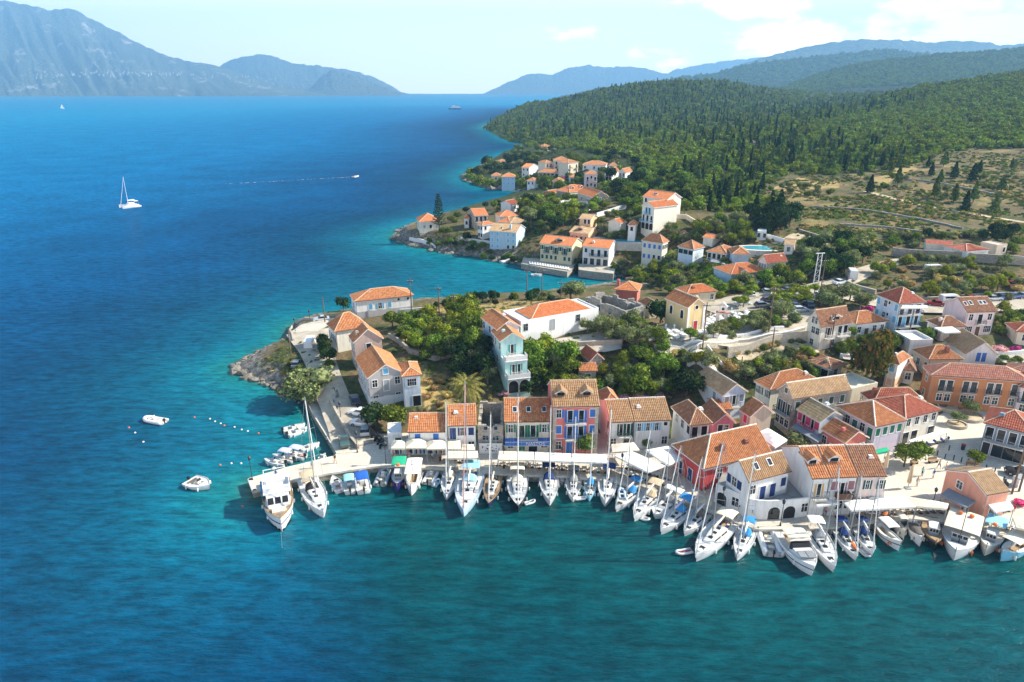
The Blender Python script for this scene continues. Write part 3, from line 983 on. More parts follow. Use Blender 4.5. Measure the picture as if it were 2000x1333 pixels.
def rail_mesh(w,d,mat,solid=False):
 def f():
  b = MB()
  hh = 0.95
  if solid:
   b.box(-w / 2,-d,0,w / 2,-d + 0.06,hh)
   b.box(-w / 2,-d,0,-w / 2 + 0.06,0,hh)
   b.box(w / 2 - 0.06,-d,0,w / 2,0,hh)
  else:
   b.box(-w / 2,-d,hh - 0.06,w / 2,-d + 0.05,hh)
   b.box(-w / 2,-d,hh - 0.06,-w / 2 + 0.05,0,hh)
   b.box(w / 2 - 0.05,-d,hh - 0.06,w / 2,0,hh)
   n = max(4,int(w / 0.22))
   for k in range(n + 1):
    x = -w / 2 + 0.03 + (w - 0.06) * k / n
    b.box(x - 0.018,-d + 0.01,0,x + 0.018,-d + 0.045,hh - 0.06)
   for s in (-1,1):
    for k in range(3):
     y = -d * (k + 0.5) / 3
     x = s * (w / 2 - 0.025)
     b.box(x - 0.018,y - 0.018,0,x + 0.018,y + 0.018,hh - 0.06)
  return b.mesh('railing',mat)
 return cm(('rl',round(w,2),d,mat.name,solid),f)
def wp(root,kind,pos,rz,sc,trim,dim=None,near=True):
 """one opening with its frame, pane and shutters; the frame is the part, the rest its sub-parts"""
 tn = sc.name
 if kind in 'wpscq':
  w,h = dim or {'w': (0.95,1.45),'p': (1.0,1.4),'s': (0.6,0.65),'c': (0.95,1.45),'q': (1.6,1.3)}[kind]
  fr = link('window',fr_mesh(w,h,trim,(1 if w < 1.3 else 3) if kind in 'pqw' and near else 0),root,pos,rz)
  if kind == 'c':
   link('shutter',panel_mesh(w,h,sc,-0.045,-0.012,near),fr)
  else:
   link('pane',panel_mesh(w,h,M_glass),fr)
  if kind == 'w':
   for s in (-1,1):
    link('shutter',panel_mesh(w * 0.5,h,sc,-0.07,-0.02,near),fr,(s * (w * 0.75 + 0.1),0,0))
 elif kind in 'dobBD':
  w,h = dim or ((1.05,2.15) if kind != 'o' else (1.5,2.2))
  fr = link('door',fr_mesh(w,h,trim,0),root,pos,rz)
  link('door_panel',panel_mesh(w,h,{'d': sc,'D': sc}.get(kind,M_glass)),fr)
  if kind in 'b':
   for s in (-1,1):
    link('shutter',panel_mesh(w * 0.5,h,sc,-0.07,-0.02,near),fr,(s * (w * 0.75 + 0.1),0,0))
 elif kind == 'a':
  w,h = dim or (1.9,2.5)
  link('archway',arch_mesh(w,h,M_dark,trim),root,pos,rz)
 elif kind == 'A':
  w,h = dim or (1.0,1.9)
  link('arched_window',arch_mesh(w,h,M_glass,trim),root,pos,rz)
 elif kind == 'r':
  b = MB()
  r = 0.45
  b.loft([[(r * math.cos(2 * PI * k / 14),y,r * math.sin(2 * PI * k / 14)) for k in range(14)] for y in (-0.03,0)],mi=1)
  R_ = [[(rr * math.cos(2 * PI * k / 14),y,rr * math.sin(2 * PI * k / 14)) for k in range(14)] for rr,y in ((r,-0.06),(r + 0.12,-0.06),(r + 0.12,0))]
  b.loft(R_,cap0=False,cap1=False)
  link('round_window',b.mesh('round_window',[trim,M_glass]),root,(pos[0],pos[1],pos[2] + 0.5),rz)
def facade(root,spec,width,zt,place,rz,sc,trim,near,rail=None,solid=False,fl=None,balc=1.05):
 rows = spec.split('|')
 n = len(rows)
 fh = fl or zt / n
 for r,row in enumerate(rows):
  zb = zt - (r + 1) * fh
  if not row:
   continue
  m = len(row)
  run = []
  for k,ch in enumerate(row):
   s = width * (k + 0.5) / m
   if ch == '.':
    continue
   bal = ch in 'bB'
   door = ch in 'dobBDa'
   mw = width / m - 0.25
   if ch in 'wb' and mw < 1.9:
    sq = max(0.55,mw / 2.1)
   else:
    sq = 1.0
   dim = None
   hh = min(1.45,fh - 1.0)
   if ch in 'wpc':
    dim = (round(0.95 * min(1,sq),2),round(max(0.8,hh),2))
   if ch in 'dbBD':
    dim = (round(1.05 * min(1,sq),2),round(min(2.2,fh - 0.35),2))
   if ch == 'q':
    dim = (1.7,round(max(0.8,hh),2))
   z = zb + (0.06 if door else (fh - 1.05 if ch == 's' else max(0.35,(fh - (dim[1] if dim else 1.4)) * 0.62)))
   if ch == 'a':
    dim = (round(min(2.0,mw),2),round(min(2.6,fh - 0.3),2))
   wp(root,ch,place(s,z),rz,sc,trim,dim,near)
   if bal:
    run.append((s,zb))
   if run and (not bal or k == m - 1 or row[k + 1] not in 'bB'):
    pass
  k = 0
  while k < m:
   if row[k] in 'bB':
    e = k
    while e + 1 < m and row[e + 1] in 'bB':
     e += 1
    s = width * (k + e + 1) / 2 / m
    w = width * (e - k + 1) / m * 0.92
    w = max(w,2.0)
    b = cm(('bs',round(w,2),balc),lambda: MB().box(-w / 2,-balc,-0.16,w / 2,0.01,0).mesh('balcony',M_slab))
    bo = link('balcony',b,root,place(s,zb + 0.03),rz)
    link('railing',rail_mesh(w,balc,rail or sc,solid),bo)
    k = e
   k += 1
def slope(b,e0,s,t,Wd,T,s0,s1,near,uvo):
 """a tiled roof slope as real corrugated courses. e0 eave corner, s along the eave, t up the slope"""
 e0,s,t = Vector(e0),Vector(s),Vector(t)
 n = s.cross(t).normalized()
 pitch = 0.33
 nt = max(2,int(round(Wd / pitch)))
 p = Wd / nt
 prof = [(0.0,0.0),(0.28,0.085),(0.72,0.085)] if near else [(0.0,0.0),(0.5,0.09)]
 cs = [((k + a) * p,h) for k in range(nt) for a,h in prof] + [(Wd,0.0)]
 course = 0.55 if near else 1e9
 nc = max(1,int(round(T / course))) if near else 1
 ts = []
 for c in range(nc):
  ts += [(T * c / nc,0.05 if near else 0.0),(T * (c + 1) / nc,0.0)]
 k0 = len(b.v)
 m = len(ts)
 for sx,hx in cs:
  lim = T
  if s0 > 1e-6 and sx < s0:
   lim = min(lim,T * sx / s0)
  if Wd - s1 > 1e-6 and sx > s1:
   lim = min(lim,T * (Wd - sx) / (Wd - s1))
  for tt,ht in ts:
   q = min(tt,lim)
   f = hx + ht if tt <= lim + 1e-6 else hx * 0.4
   b.v.append(tuple(e0 + s * sx + t * q + n * f))
   b.uv.append((sx / p + uvo,q / 0.5 + uvo * 3))
 for c in range(len(cs) - 1):
  for r in range(m - 1):
   a = k0 + c * m + r
   b.f.append((a,a + m,a + m + 1,a + 1))
   b.m.append(0)
 P = [e0 + n * -0.02,e0 + s * Wd + n * -0.02,e0 + s * s1 + t * T + n * -0.02,e0 + s * s0 + t * T + n * -0.02]
 if abs(s1 - s0) < 1e-6:
  P = P[:3]
 k1 = len(b.v)
 for d in (0,-0.16):
  for q_ in P:
   b.v.append(tuple(q_ + Vector((0,0,d))))
   b.uv.append((0.5,0.5))
 L = len(P)
 b.f.append(tuple(range(k1 + L,k1 + 2 * L))[::-1])
 b.m.append(1)
 for i in range(L):
  j = (i + 1) % L
  b.f.append((k1 + L + i,k1 + L + j,k1 + j,k1 + i))
  b.m.append(1)
_uvo = [0]
HOUSES = []
def roof_mesh(b_,a_,h,kind,rise,hipk,near):
 """slopes and ridge lines for a rectangle b_ (x) by a_ (y)"""
 B = MB()
 _uvo[0] += 17
 lines = []
 up = lambda run: (math.hypot(run,rise))
 if kind == 'x':
  T = up(a_ / 2)
  slope(B,(0,0,h),(1,0,0),(0,a_ / 2 / T,rise / T),b_,T,0,b_,near,_uvo[0])
  slope(B,(b_,a_,h),(-1,0,0),(0,-a_ / 2 / T,rise / T),b_,T,0,b_,near,_uvo[0] + 5)
  lines = [((0,a_ / 2,h + rise),(b_,a_ / 2,h + rise))]
 elif kind == 'y':
  T = up(b_ / 2)
  slope(B,(0,a_,h),(0,-1,0),(b_ / 2 / T,0,rise / T),a_,T,0,a_,near,_uvo[0])
  slope(B,(b_,0,h),(0,1,0),(-b_ / 2 / T,0,rise / T),a_,T,0,a_,near,_uvo[0] + 5)
  lines = [((b_ / 2,0,h + rise),(b_ / 2,a_,h + rise))]
 elif kind in ('hip','hipx','hipy','hipL'):
  if kind == 'hip':
   kind = 'hipx' if b_ >= a_ else 'hipy'
  if kind == 'hipL':                                     # hip at x=0, gable at x=b
   k = hipk or a_ / 2
   T = up(a_ / 2)
   slope(B,(0,0,h),(1,0,0),(0,a_ / 2 / T,rise / T),b_,T,k,b_,near,_uvo[0])
   slope(B,(b_,a_,h),(-1,0,0),(0,-a_ / 2 / T,rise / T),b_,T,0,b_ - k,near,_uvo[0] + 5)
   T2 = up(k)
   slope(B,(0,a_,h),(0,-1,0),(k / T2,0,rise / T2),a_,T2,a_ / 2,a_ / 2,near,_uvo[0] + 9)
   lines = [((k,a_ / 2,h + rise),(b_,a_ / 2,h + rise)),((0,0,h),(k,a_ / 2,h + rise)),((0,a_,h),(k,a_ / 2,h + rise))]
  elif kind == 'hipx':
   k = min(hipk or a_ / 2,b_ / 2)
   T,T2 = up(a_ / 2),up(k)
   slope(B,(0,0,h),(1,0,0),(0,a_ / 2 / T,rise / T),b_,T,k,b_ - k,near,_uvo[0])
   slope(B,(b_,a_,h),(-1,0,0),(0,-a_ / 2 / T,rise / T),b_,T,k,b_ - k,near,_uvo[0] + 5)
   slope(B,(0,a_,h),(0,-1,0),(k / T2,0,rise / T2),a_,T2,a_ / 2,a_ / 2,near,_uvo[0] + 9)
   slope(B,(b_,0,h),(0,1,0),(-k / T2,0,rise / T2),a_,T2,a_ / 2,a_ / 2,near,_uvo[0] + 13)
   A1,A2 = (k,a_ / 2,h + rise),(b_ - k,a_ / 2,h + rise)
   lines = [(A1,A2),((0,0,h),A1),((0,a_,h),A1),((b_,0,h),A2),((b_,a_,h),A2)]
  else:
   k = min(hipk or b_ / 2,a_ / 2)
   T,T2 = up(b_ / 2),up(k)
   slope(B,(0,a_,h),(0,-1,0),(b_ / 2 / T,0,rise / T),a_,T,k,a_ - k,near,_uvo[0])
   slope(B,(b_,0,h),(0,1,0),(-b_ / 2 / T,0,rise / T),a_,T,k,a_ - k,near,_uvo[0] + 5)
   slope(B,(0,0,h),(1,0,0),(0,k / T2,rise / T2),b_,T2,b_ / 2,b_ / 2,near,_uvo[0] + 9)
   slope(B,(b_,a_,h),(-1,0,0),(0,-k / T2,rise / T2),b_,T2,b_ / 2,b_ / 2,near,_uvo[0] + 13)
   A1,A2 = (b_ / 2,k,h + rise),(b_ / 2,a_ - k,h + rise)
   lines = [(A1,A2),((0,0,h),A1),((b_,0,h),A1),((0,a_,h),A2),((b_,a_,h),A2)]
 return B,lines
def build_uv(B,name,mats,parent,loc=None,rz=0):
 me = B.mesh(name,mats)
 l = me.uv_layers.new(name='UVMap')
 vi = np.empty(len(me.loops),np.int32)
 me.loops.foreach_get('vertex_index',vi)
 l.data.foreach_set('uv',np.asarray(B.uv,np.float32)[vi].ravel())
 return link(name,me,parent,loc,rz)
def wall_mesh(b_,a_,zt,z0,kind,rise,ov,mats,span):
 B = MB()
 x0,y0,x1,y1 = ov,ov,b_ - ov,a_ - ov
 if kind in ('x','hipL'):
  sl = rise / (a_ / 2)
  ze = zt + sl * ov - 0.12
  za = zt + rise - 0.14
  ym = a_ / 2
  top = {'x0': kind == 'x','x1': True}
  B.add([(x0,y0,z0),(x1,y0,z0),(x1,y0,ze),(x0,y0,ze)],[(0,1,2,3)])
  B.add([(x1,y1,z0),(x0,y1,z0),(x0,y1,ze),(x1,y1,ze)],[(0,1,2,3)])
  for x,flag,rev in ((x0,kind == 'x',True),(x1,True,False)):
   P = [(x,y0,z0),(x,y1,z0),(x,y1,ze),(x,ym,za),(x,y0,ze)] if flag else [(x,y0,z0),(x,y1,z0),(x,y1,ze),(x,y0,ze)]
   B.add(P,[tuple(range(len(P)))[::-1] if rev else tuple(range(len(P)))])
 elif kind == 'y':
  sl = rise / (b_ / 2)
  ze = zt + sl * ov - 0.12
  za = zt + rise - 0.14
  xm = b_ / 2
  for y,rev in ((y0,False),(y1,True)):
   P = [(x0,y,z0),(x1,y,z0),(x1,y,ze),(xm,y,za),(x0,y,ze)]
   B.add(P,[tuple(range(5))[::-1] if rev else tuple(range(5))])
  B.add([(x0,y1,z0),(x0,y0,z0),(x0,y0,ze),(x0,y1,ze)],[(0,1,2,3)])
  B.add([(x1,y0,z0),(x1,y1,z0),(x1,y1,ze),(x1,y0,ze)],[(0,1,2,3)])
 else:
  B.box(x0,y0,z0,x1,y1,zt - 0.06)
 return B
def house(label,P1,P2,P0=None,dep=None,h=5.0,rise=1.8,roof='x',wall='white',tile='orange',R='',L='',sc='blue',zb=None,trim=None,ov=0.35,
   cat='house',name='house',hipk=None,rail=None,solid=False,chim=(),sky=(),dorm=(),band=None,base=None,group=None,lh=None,ridge='m',fl=None,short=None,balc=1.05):
 z = 4.0 if zb is None else zb
 for _ in range(14):
  if zb is not None:
   break
  p = U(*P1,z + h)
  p2 = U(*P2,z + h)
  zn = 0.6 * gz(p.x,p.y) + 0.4 * gz(p2.x,p2.y)
  z = z * 0.4 + zn * 0.6
 p1,p2 = U(*P1,z + h),U(*P2,z + h)
 vx = (p2 - p1).to_2d()
 if P0 is not None:
  p0 = U(*P0,z + h)
  vy = (p0 - p1).to_2d()
  Xb = Vector((vy.y,-vy.x)).normalized()
  X = (vx.normalized() * vx.length + Xb * vy.length).normalized()
  Y = Vector((-X.y,X.x))
  b_,a_ = max(vx.length,3.0),max(vy.length,3.0)
 else:
  X = vx.normalized()
  b_,a_ = vx.length,dep
 rz = math.atan2(X.y,X.x)
 dist = math.hypot(p1.x,p1.y)
 near = dist < 205
 if near and not chim and roof[0] in 'xyh' and random.random() < .55:
  chim = ((random.choice((.2,.3,.7,.8)),random.choice((.3,.4,.6)),.5),)
 root = thing(name,label,cat,(p1.x,p1.y,z),rz,group)
 trim = PAINT[trim] if trim else M_trim
 scm = PAINT[sc]
 wm = WALLS[wall]
 if roof in ('flat','none'):
  ov = 0.0
 B = wall_mesh(b_,a_,h,-4.0,roof,rise,ov,wm,None)
 if roof == 'flat':
  B = MB().box(0,0,-4,b_,a_,h)
  for x0,y0,x1,y1 in ((0,0,b_,.22),(0,a_ - .22,b_,a_),(0,.22,.22,a_ - .22),(b_ - .22,.22,b_,a_ - .22)):
   B.box(x0,y0,h,x1,y1,h + rise)
 elif roof == 'none':
  B = MB()
  t = 0.5
  for x0,y0,x1,y1 in ((0,0,b_,t),(0,a_ - t,b_,a_),(0,t,t,a_ - t),(b_ - t,t,b_,a_ - t)):
   n = max(2,int(max(x1 - x0,y1 - y0) / 1.4))
   for k in range(n):
    if x1 - x0 > y1 - y0:
     B.box(x0 + (x1 - x0) * k / n,y0,-4,x0 + (x1 - x0) * (k + 1) / n,y1,h + random.uniform(-rise,rise * 0.3))
    else:
     B.box(x0,y0 + (y1 - y0) * k / n,-4,x1,y0 + (y1 - y0) * (k + 1) / n,h + random.uniform(-rise,rise * 0.3))
 B.build('wall',wm,root)
 if base:
  MB().box(ov - 0.05,ov - 0.05,-4,b_ - ov + 0.05,a_ - ov + 0.05,base[1]).build('base_course',WALLS[base[0]],root)
 if roof not in ('flat','none'):
  Bq,lines = roof_mesh(b_,a_,h,roof,rise,hipk,near)
  ro = build_uv(Bq,'roof',[TILE[tile],M_trim if ridge != 'd' else PAINT['brown']],root)
  rc = MB()
  for p_,q_ in lines:
   p_,q_ = Vector(p_),Vector(q_)
   d_ = (q_ - p_)
   n_ = max(1,int(d_.length / 0.5)) if near else 1
   for k in range(n_):
    rc.tube(p_ + d_ * (k / n_) + Vector((0,0,0.05)),p_ + d_ * ((k + 1) / n_) + Vector((0,0,0.05)),0.15,0.12,5,0,False)
  rc.build('ridge_cap',M_ridge2 if ridge == 'l' else M_ridge,ro)
  if near and roof != 'y':
   MB().tube((0,-.04,h - .02),(b_,-.04,h - .02),.08,.08,5).build('eave_shade_line',PAINT['brown'],ro)  # dark tube added along the eave to draw its shadow line
   for q_ in (ov + .15,b_ - ov - .15)[:1 + (b_ > 7)]:
    MB().tube((q_,ov - .06,0),(q_,ov - .06,h),.05,.05,5).build('drainpipe',PAINT['grey'],root)
  for fx,fy,hh in chim:
   zc = h + rise * 0.4
   c = MB().box(-.35,-.35,-1.2,.35,.35,hh).box(-.42,-.42,hh,.42,.42,hh + 0.12).box(-.28,-.28,hh + .12,.28,.28,hh + .35)
   c.build('chimney',M_brick if wall in ('red','cream') else wm,ro,(b_ * fx,a_ * fy,zc))
  for fx,fy,kind in sky:
   zs = h + rise * (1 - abs(fy - 0.5) * 2)
   ang = math.atan2(rise,a_ / 2) * (1 if fy < 0.5 else -1)
   w_ = link('skylight',cm('skyl',lambda: MB().box(-.42,-.6,.02,.42,.6,.17).mesh('skylight',PAINT['white'])),ro,(b_ * fx,a_ * fy,zs))
   w_.rotation_euler = (ang,0,0)
   link('pane',cm('skyp',lambda: MB().box(-.33,-.5,.17,.33,.5,.185).mesh('pane',M_glass)),None if False else w_)
  for fx,fy,dw in dorm:
   zs = h + rise * (1 - abs(fy - 0.5) * 2)
   dl = 1.9
   d = MB()
   d.box(-dw / 2,-0.0,-1.0,dw / 2,dl,0.75)
   d.add([(-dw / 2,0,.75),(dw / 2,0,.75),(0,0,1.3),(-dw / 2,dl,.75),(dw / 2,dl,.75),(0,dl,1.3)],[(0,1,2),(5,4,3)])
   do = d.build('dormer',wm if wall != 'pink' else TILE[tile],ro,(b_ * fx,a_ * fy,zs))
   rB = MB()
   hw = dw / 2 + 0.25
   T = math.hypot(hw,0.68)
   slope(rB,(-hw,dl + 0.6,.66),(0,-1,0),(hw / T,0,.68 / T),dl + 0.9,T,0,dl + 0.9,near,3)
   slope(rB,(hw,-0.3,.66),(0,1,0),(-hw / T,0,.68 / T),dl + 0.9,T,0,dl + 0.9,near,8)
   build_uv(rB,'dormer_roof',[TILE[tile],M_trim],do)
   link('dormer_window',panel_mesh(round(dw * 0.7,2),0.55,M_glass,-0.03,0.0),do,(0,-0.01,0.12))
 if band:
  MB().box(ov - 0.04,ov - 0.06,band[1],b_ - ov + 0.04,ov,band[1] + band[2]).build('string_course',PAINT[band[0]] if band[0] in PAINT else WALLS[band[0]],root)
 zt = h if roof not in ('x','y','hipL') else h
 if R:
  facade(root,R,b_ - 2 * ov,zt,lambda s,zz: (ov + s,ov,zz),0,scm,trim,near,rail and PAINT[rail],solid,fl,balc)
 if L:
  facade(root,L,a_ - 2 * ov,lh or zt,lambda s,zz: (ov,a_ - ov - s,zz),-PI / 2,scm,trim,near,rail and PAINT[rail],solid,fl,balc)
 HOUSES.append((root,p1.x,p1.y,X,b_,a_,z,h,short or label))
 return root,b_,a_,z
def gable_openings(root,b_,a_,h,side,kinds,sc,z=0.2,trim=None,ov=0.35):
 """openings in a gable triangle: side 'R' (y=0) or 'L' (x=0)"""
 for f,k,dim in kinds:
  if side == 'R':
   wp(root,k,(ov + (b_ - 2 * ov) * f,ov,h + z),0,PAINT[sc],trim or M_trim,dim)
  else:
   wp(root,k,(ov,a_ - ov - (a_ - 2 * ov) * f,h + z),-PI / 2,PAINT[sc],trim or M_trim,dim)
def text_on(root,name,body,size,loc,rz,mat,tilt=PI / 2,depth=0.015):
 cu = bpy.data.curves.new(name,'FONT')
 cu.body = body
 cu.size = size
 cu.extrude = depth
 cu.align_x = 'CENTER'
 cu.align_y = 'CENTER'
 t = bpy.data.objects.new(name,cu)
 COL.objects.link(t)
 bpy.context.view_layer.update()
 me = bpy.data.meshes.new_from_object(t.evaluated_get(bpy.context.evaluated_depsgraph_get()))
 bpy.data.objects.remove(t)
 me.materials.clear()
 me.materials.append(mat)
 o = link(name,me,root,loc)
 o.rotation_euler = (tilt,0,rz)
 return o
house('white low house with orange roof alone on the seaward tip beyond the road',(692,590),(810,579),(676,577),h=4.6,rise=2.0,roof='hipx',wall='white',tile='orange',R='.cwcss',L='w',sc='lightblue',base=('grey',1.6),hipk=5,short='low white house on the tip')
house('white hip roofed house by the sea road, pyramid of rust tiles',(653,649),(721,638),(637,633),h=4.8,rise=3.0,roof='hip',wall='ivory',tile='orange',L='pppp',R='.p.',sc='white',short='hip roofed house by the sea road')
r,b_,a_,z = house('brown stone gabled house with white balcony under the hip roofed one',(690,670),(751,664),(673,658),h=6.0,rise=2.6,roof='y',wall='mauve',tile='orange',R='.B.|w.w',L='ppp|pp',sc='white',rail='white',short='brown gabled house')
r,b_,a_,z = house('large peeling grey old house with orange roof above the parked dark car',(717,740),(793,738),(670,704),h=6.6,rise=2.3,roof='y',wall='grey',tile='orange',R='pdp|pdp',L='pdpdpdp|dpdpdpd',sc='grey',trim='white',base=('white',2.2),short='peeling grey old house',cat='house')
gable_openings(r,b_,a_,6.6,'R',[(0.5,'c',(0.95,1.2))],'lightblue')
house('small pale annex on stilts with an orange roof beside the old grey house',(784,737),(824,733),dep=7,h=6.6,rise=1.0,roof='hip',wall='iceblue',tile='orange',R='.q.|.o',sc='brown',short='small pale annex')
house('low white shop front with worn orange roof behind the square umbrellas',(795,845),(871,844),dep=7.5,h=4.4,rise=1.7,roof='x',wall='white',tile='orange',R='.c..c.|',sc='blue',ov=0.2,short='low white shop front')
house('white two storey house, worn orange roof and dark blue door, beside stone shell',(873,833),(931,831),dep=8,h=5.4,rise=2.1,roof='x',wall='white',tile='orange',R='dwc|..p',sc='navy',ov=0.2,short='white house with dark blue door')
r,b_,a_,z = house('roofless stone shell with four dark openings and a dotted white hoarding',(933,829),(983,829),dep=9,h=5.4,rise=0.7,roof='none',wall='stone',R='.s.s.|.p.p.|',sc='black',trim='grey',cat='ruin',name='ruined_house',short='roofless stone shell')
hb_ = MB().box(0.2,-0.5,0,b_ - 0.2,-0.42,2.0).build('hoarding',PAINT['white'],r)
db = MB()
for k in range(18):
 x,zz = random.uniform(0.5,b_ - 0.5),random.uniform(0.4,1.7)
 db.loft([[(x + 0.11 * math.cos(t * PI / 4),y,zz + 0.11 * math.sin(t * PI / 4)) for t in range(8)] for y in (-0.51,-0.5)])
db.build('dots',PAINT['black'],hb_)
r,b_,a_,z = house('cream two storey taverna with green shutters and a blue sign band',(984,825),(1077,824),dep=9.5,h=6.0,rise=2.3,roof='x',wall='cream',tile='orange',R='wbbw|pdop',sc='green',sky=((0.24,0.25,0),(0.53,0.25,0),(0.86,0.25,0)),ov=0.2,rail='dkgreen',short='cream taverna with blue sign band',fl=3.0)
sg = MB().box(0.15,-1.2,2.02,b_ - 0.15,0.2,2.84).build('sign_band',PAINT['blue'],r)
MB().box(0.15,-1.22,2.02,b_ - 0.15,-1.201,2.1).box(0.15,-1.22,2.78,b_ - 0.15,-1.201,2.84).build('sign_stripe',PAINT['white'],sg)
text_on(sg,'sign_lettering','NASTOS',0.85,(b_ * 0.66,-1.22,2.44),0,PAINT['white'])
r,b_,a_,z = house('tall pink three storey house with blue shutters, blue balconies and two dormers',(1079,796),(1172,794),dep=9.5,h=9.0,rise=2.8,roof='x',wall='pink',tile='umber',R='wbbc|cbbc|pdpq',sc='blue',dorm=((0.2,0.2,1.7),(0.75,0.2,1.7)),ov=0.2,rail='blue',band=('white',2.95,0.12),short='tall pink house with blue shutters',chim=())
for q_ in (0.15,b_ - 0.75):
 MB().box(q_,0.12,0,q_ + 0.6,0.2,8.9).build('corner_pilaster',WALLS['palestone'],r)
house('narrow white house with tan roof left of its light blue shuttered neighbour',(1191,826),(1238,824),dep=9,h=5.4,rise=2.2,roof='x',wall='white',tile='umber',R='.bb|p.o',sc='dkgreen',ov=0.2,L='..c|..p',short='narrow white house with tan roof',ridge='l')
house('white house with tan roof, light blue shutters and climbing plants',(1239,824),(1312,821),dep=9,h=5.4,rise=2.3,roof='x',wall='white',tile='umber',R='wwws|...p',sc='lightblue',ov=0.2,short='white house with light blue shutters',ridge='l')
house('small cream shed with orange pyramid roof behind the tan roofed pair',(1180,792),(1214,790),dep=6,h=4.6,rise=1.6,roof='hip',wall='cream',tile='orange',short='small cream shed')
house('white house with dark red hip roof and two black doors on a balcony',(1347,832),(1393,829),(1307,796),h=5.6,rise=2.2,roof='hipy',wall='white',tile='brown',R='BB|',L='.p.p.c|',sc='black',short='white house with black doors',rail='black')
r,b_,a_,z = house('deep pink gabled cottage squeezed beside the white hip roofed house',(1392,830),(1440,829),(1361,799),h=4.6,rise=1.9,roof='y',wall='rose',tile='brown',R='.dp.|',sc='black',short='deep pink cottage',chim=((0.6,0.45,0.3),))
house('bare beige gable house with rust roof and pink side wall',(1465,815),(1517,810),(1438,801),h=5.2,rise=2.0,roof='y',wall='beige',tile='orange',L='.c.|',sc='pink',short='bare beige gable house')
r,b_,a_,z = house('bright red waterfront hall with broad orange hip roof and white window frames',(1374,917),(1511,886),(1308,870),h=4.2,rise=3.1,roof='hipL',wall='red',tile='orange',R='.p.o.p',L='.d.d..',sc='navy',chim=((0.36,0.22,0.9),(0.72,0.25,0.6)),ov=0.45,ridge='l',short='bright red waterfront hall',hipk=4.2)
MB().box(0.45,0.38,3.5,b_ - 0.45,0.45,4.0).build('frieze',PAINT['white'],r)
house('white gabled house with brown roof on the terrace above the arched shops',(1462,943),(1552,925),(1412,913),zb=QZ + 2.4,h=3.7,rise=2.2,roof='x',wall='white',tile='umber',R='pddc',L='cpc.',sc='navy',sky=((0.3,0.3,0),(0.62,0.32,0)),ov=0.2,ridge='l',short='white gabled house on the terrace')
pod = [U(x,y,QZ + 3.2)[:2] for x,y in [(1399,945),(1425,957),(1452,968),(1466,975),(1482,978),(1500,979),(1530,978),(1560,975),(1588,971),(1570,925),(1500,915),(1412,915)]]
pc = Vector((sum(p[0] for p in pod) / 12,sum(p[1] for p in pod) / 12))
ps = thing('shop_block','curved white single storey shop block with arched doors and roof terrace','shop',(pc.x,pc.y,QZ))
pl = ccw([(p[0] - pc.x,p[1] - pc.y) for p in pod])
PB = MB()
PB.prism(pl,-2,2.4,0,1)
PB.build('wall',[WALLS['white'],pm('terrace_floor',(0.3,0.28,0.26),0.9,0.3,0.7)],ps)
par = MB()
for i in range(len(pl)):
 a,b = Vector(pl[i - 1]),Vector(pl[i])
 if a.y > 1.5 and b.y > 1.5:
  continue
 d = (b - a).normalized()
 n = Vector((-d.y,d.x))
 par.prism(ccw([tuple(a),tuple(b),tuple(b + n * 0.25),tuple(a + n * 0.25)]),2.4,3.2)
par.build('parapet',WALLS['white'],ps)
edges = [(Vector(pl[i - 1]),Vector(pl[i])) for i in range(len(pl))]
seq = sorted([e for e in edges if (e[0].y + e[1].y) / 2 < 2.2],key=lambda e: (e[0].x + e[1].x) / 2)
ks = 'apaApAapapaaa'
for e,k in zip(seq,ks):
 d = (e[1] - e[0])
 if d.length < 1.6 or d.x < 0.2:
  continue
 m = (e[0] + e[1]) / 2
 wp(ps,k,(m.x,m.y,0.05 if k in 'aA' else 0.9),math.atan2(d.y,d.x),PAINT['navy'],M_trim,(min(1.9,d.length - 0.5),2.1) if k in 'aA' else None)
HOUSES.append((ps,pc.x - 6,pc.y - 5,Vector((1,0)),12,8,QZ,3,'curved white shop block'))
r,b_,a_,z = house('white end house with rust roof, small awning and shed dormer by the terrace',(1586,936),(1622,934),dep=9.5,h=6.4,rise=2.6,roof='x',wall='white',tile='orange',R='.b.|',sc='yellow',ov=0.12,dorm=((0.35,0.22,1.5),),rail='grey',short='white end house with shed dormer',ridge='l',fl=3.2)
house('white middle house with mauve shutters and a brown balcony in the rust roofed row',(1623,934),(1676,932),dep=9.5,h=6.4,rise=2.6,roof='x',wall='white',tile='orange',R='cbc|.pp',sc='mauve',rail='brown',ov=0.12,dorm=((0.35,0.24,1.7),),short='white middle house with mauve shutters',ridge='l',solid=True)
house('blush pink end house with dark green shutters beside the open square',(1677,932),(1733,931),dep=9.5,h=6.4,rise=2.6,roof='x',wall='blush',tile='brown',R='.w.w|...',sc='dkgreen',ov=0.12,short='blush end house by the square',ridge='l',fl=3.2)
r,b_,a_,z = house('pale blue two storey house with tan tile roof beside the stone stairs',(1412,774),(1464,767),(1353,738),h=5.4,rise=2.0,roof='y',wall='iceblue',tile='tan',R='cbc|',L='.c.c.|',sc='grey',short='pale blue house by the stairs',ridge='l')
house('cream house with dark green shutters and hip roof behind the stone building',(1504,762),(1603,744),(1469,746),h=5.6,rise=2.2,roof='hipx',wall='ivory',tile='orange',L='ww.w|.p',R='w|p',sc='dkgreen',hipk=4,short='cream house with dark green shutters')
r,b_,a_,z = house('tall pale stone building with sand tile roof and iron balcony on its gable',(1548,780),(1665,763),(1515,761),h=7.6,rise=2.2,roof='x',wall='palestone',tile='tan',R='cbccc|.p.p.',L='bbb|ppp',sc='olive',rail='black',short='tall pale stone building',ridge='l',chim=((0.98,0.5,1.0),))
gable_openings(r,b_,a_,7.6,'L',[(0.5,'c',(0.8,1.0))],'olive')
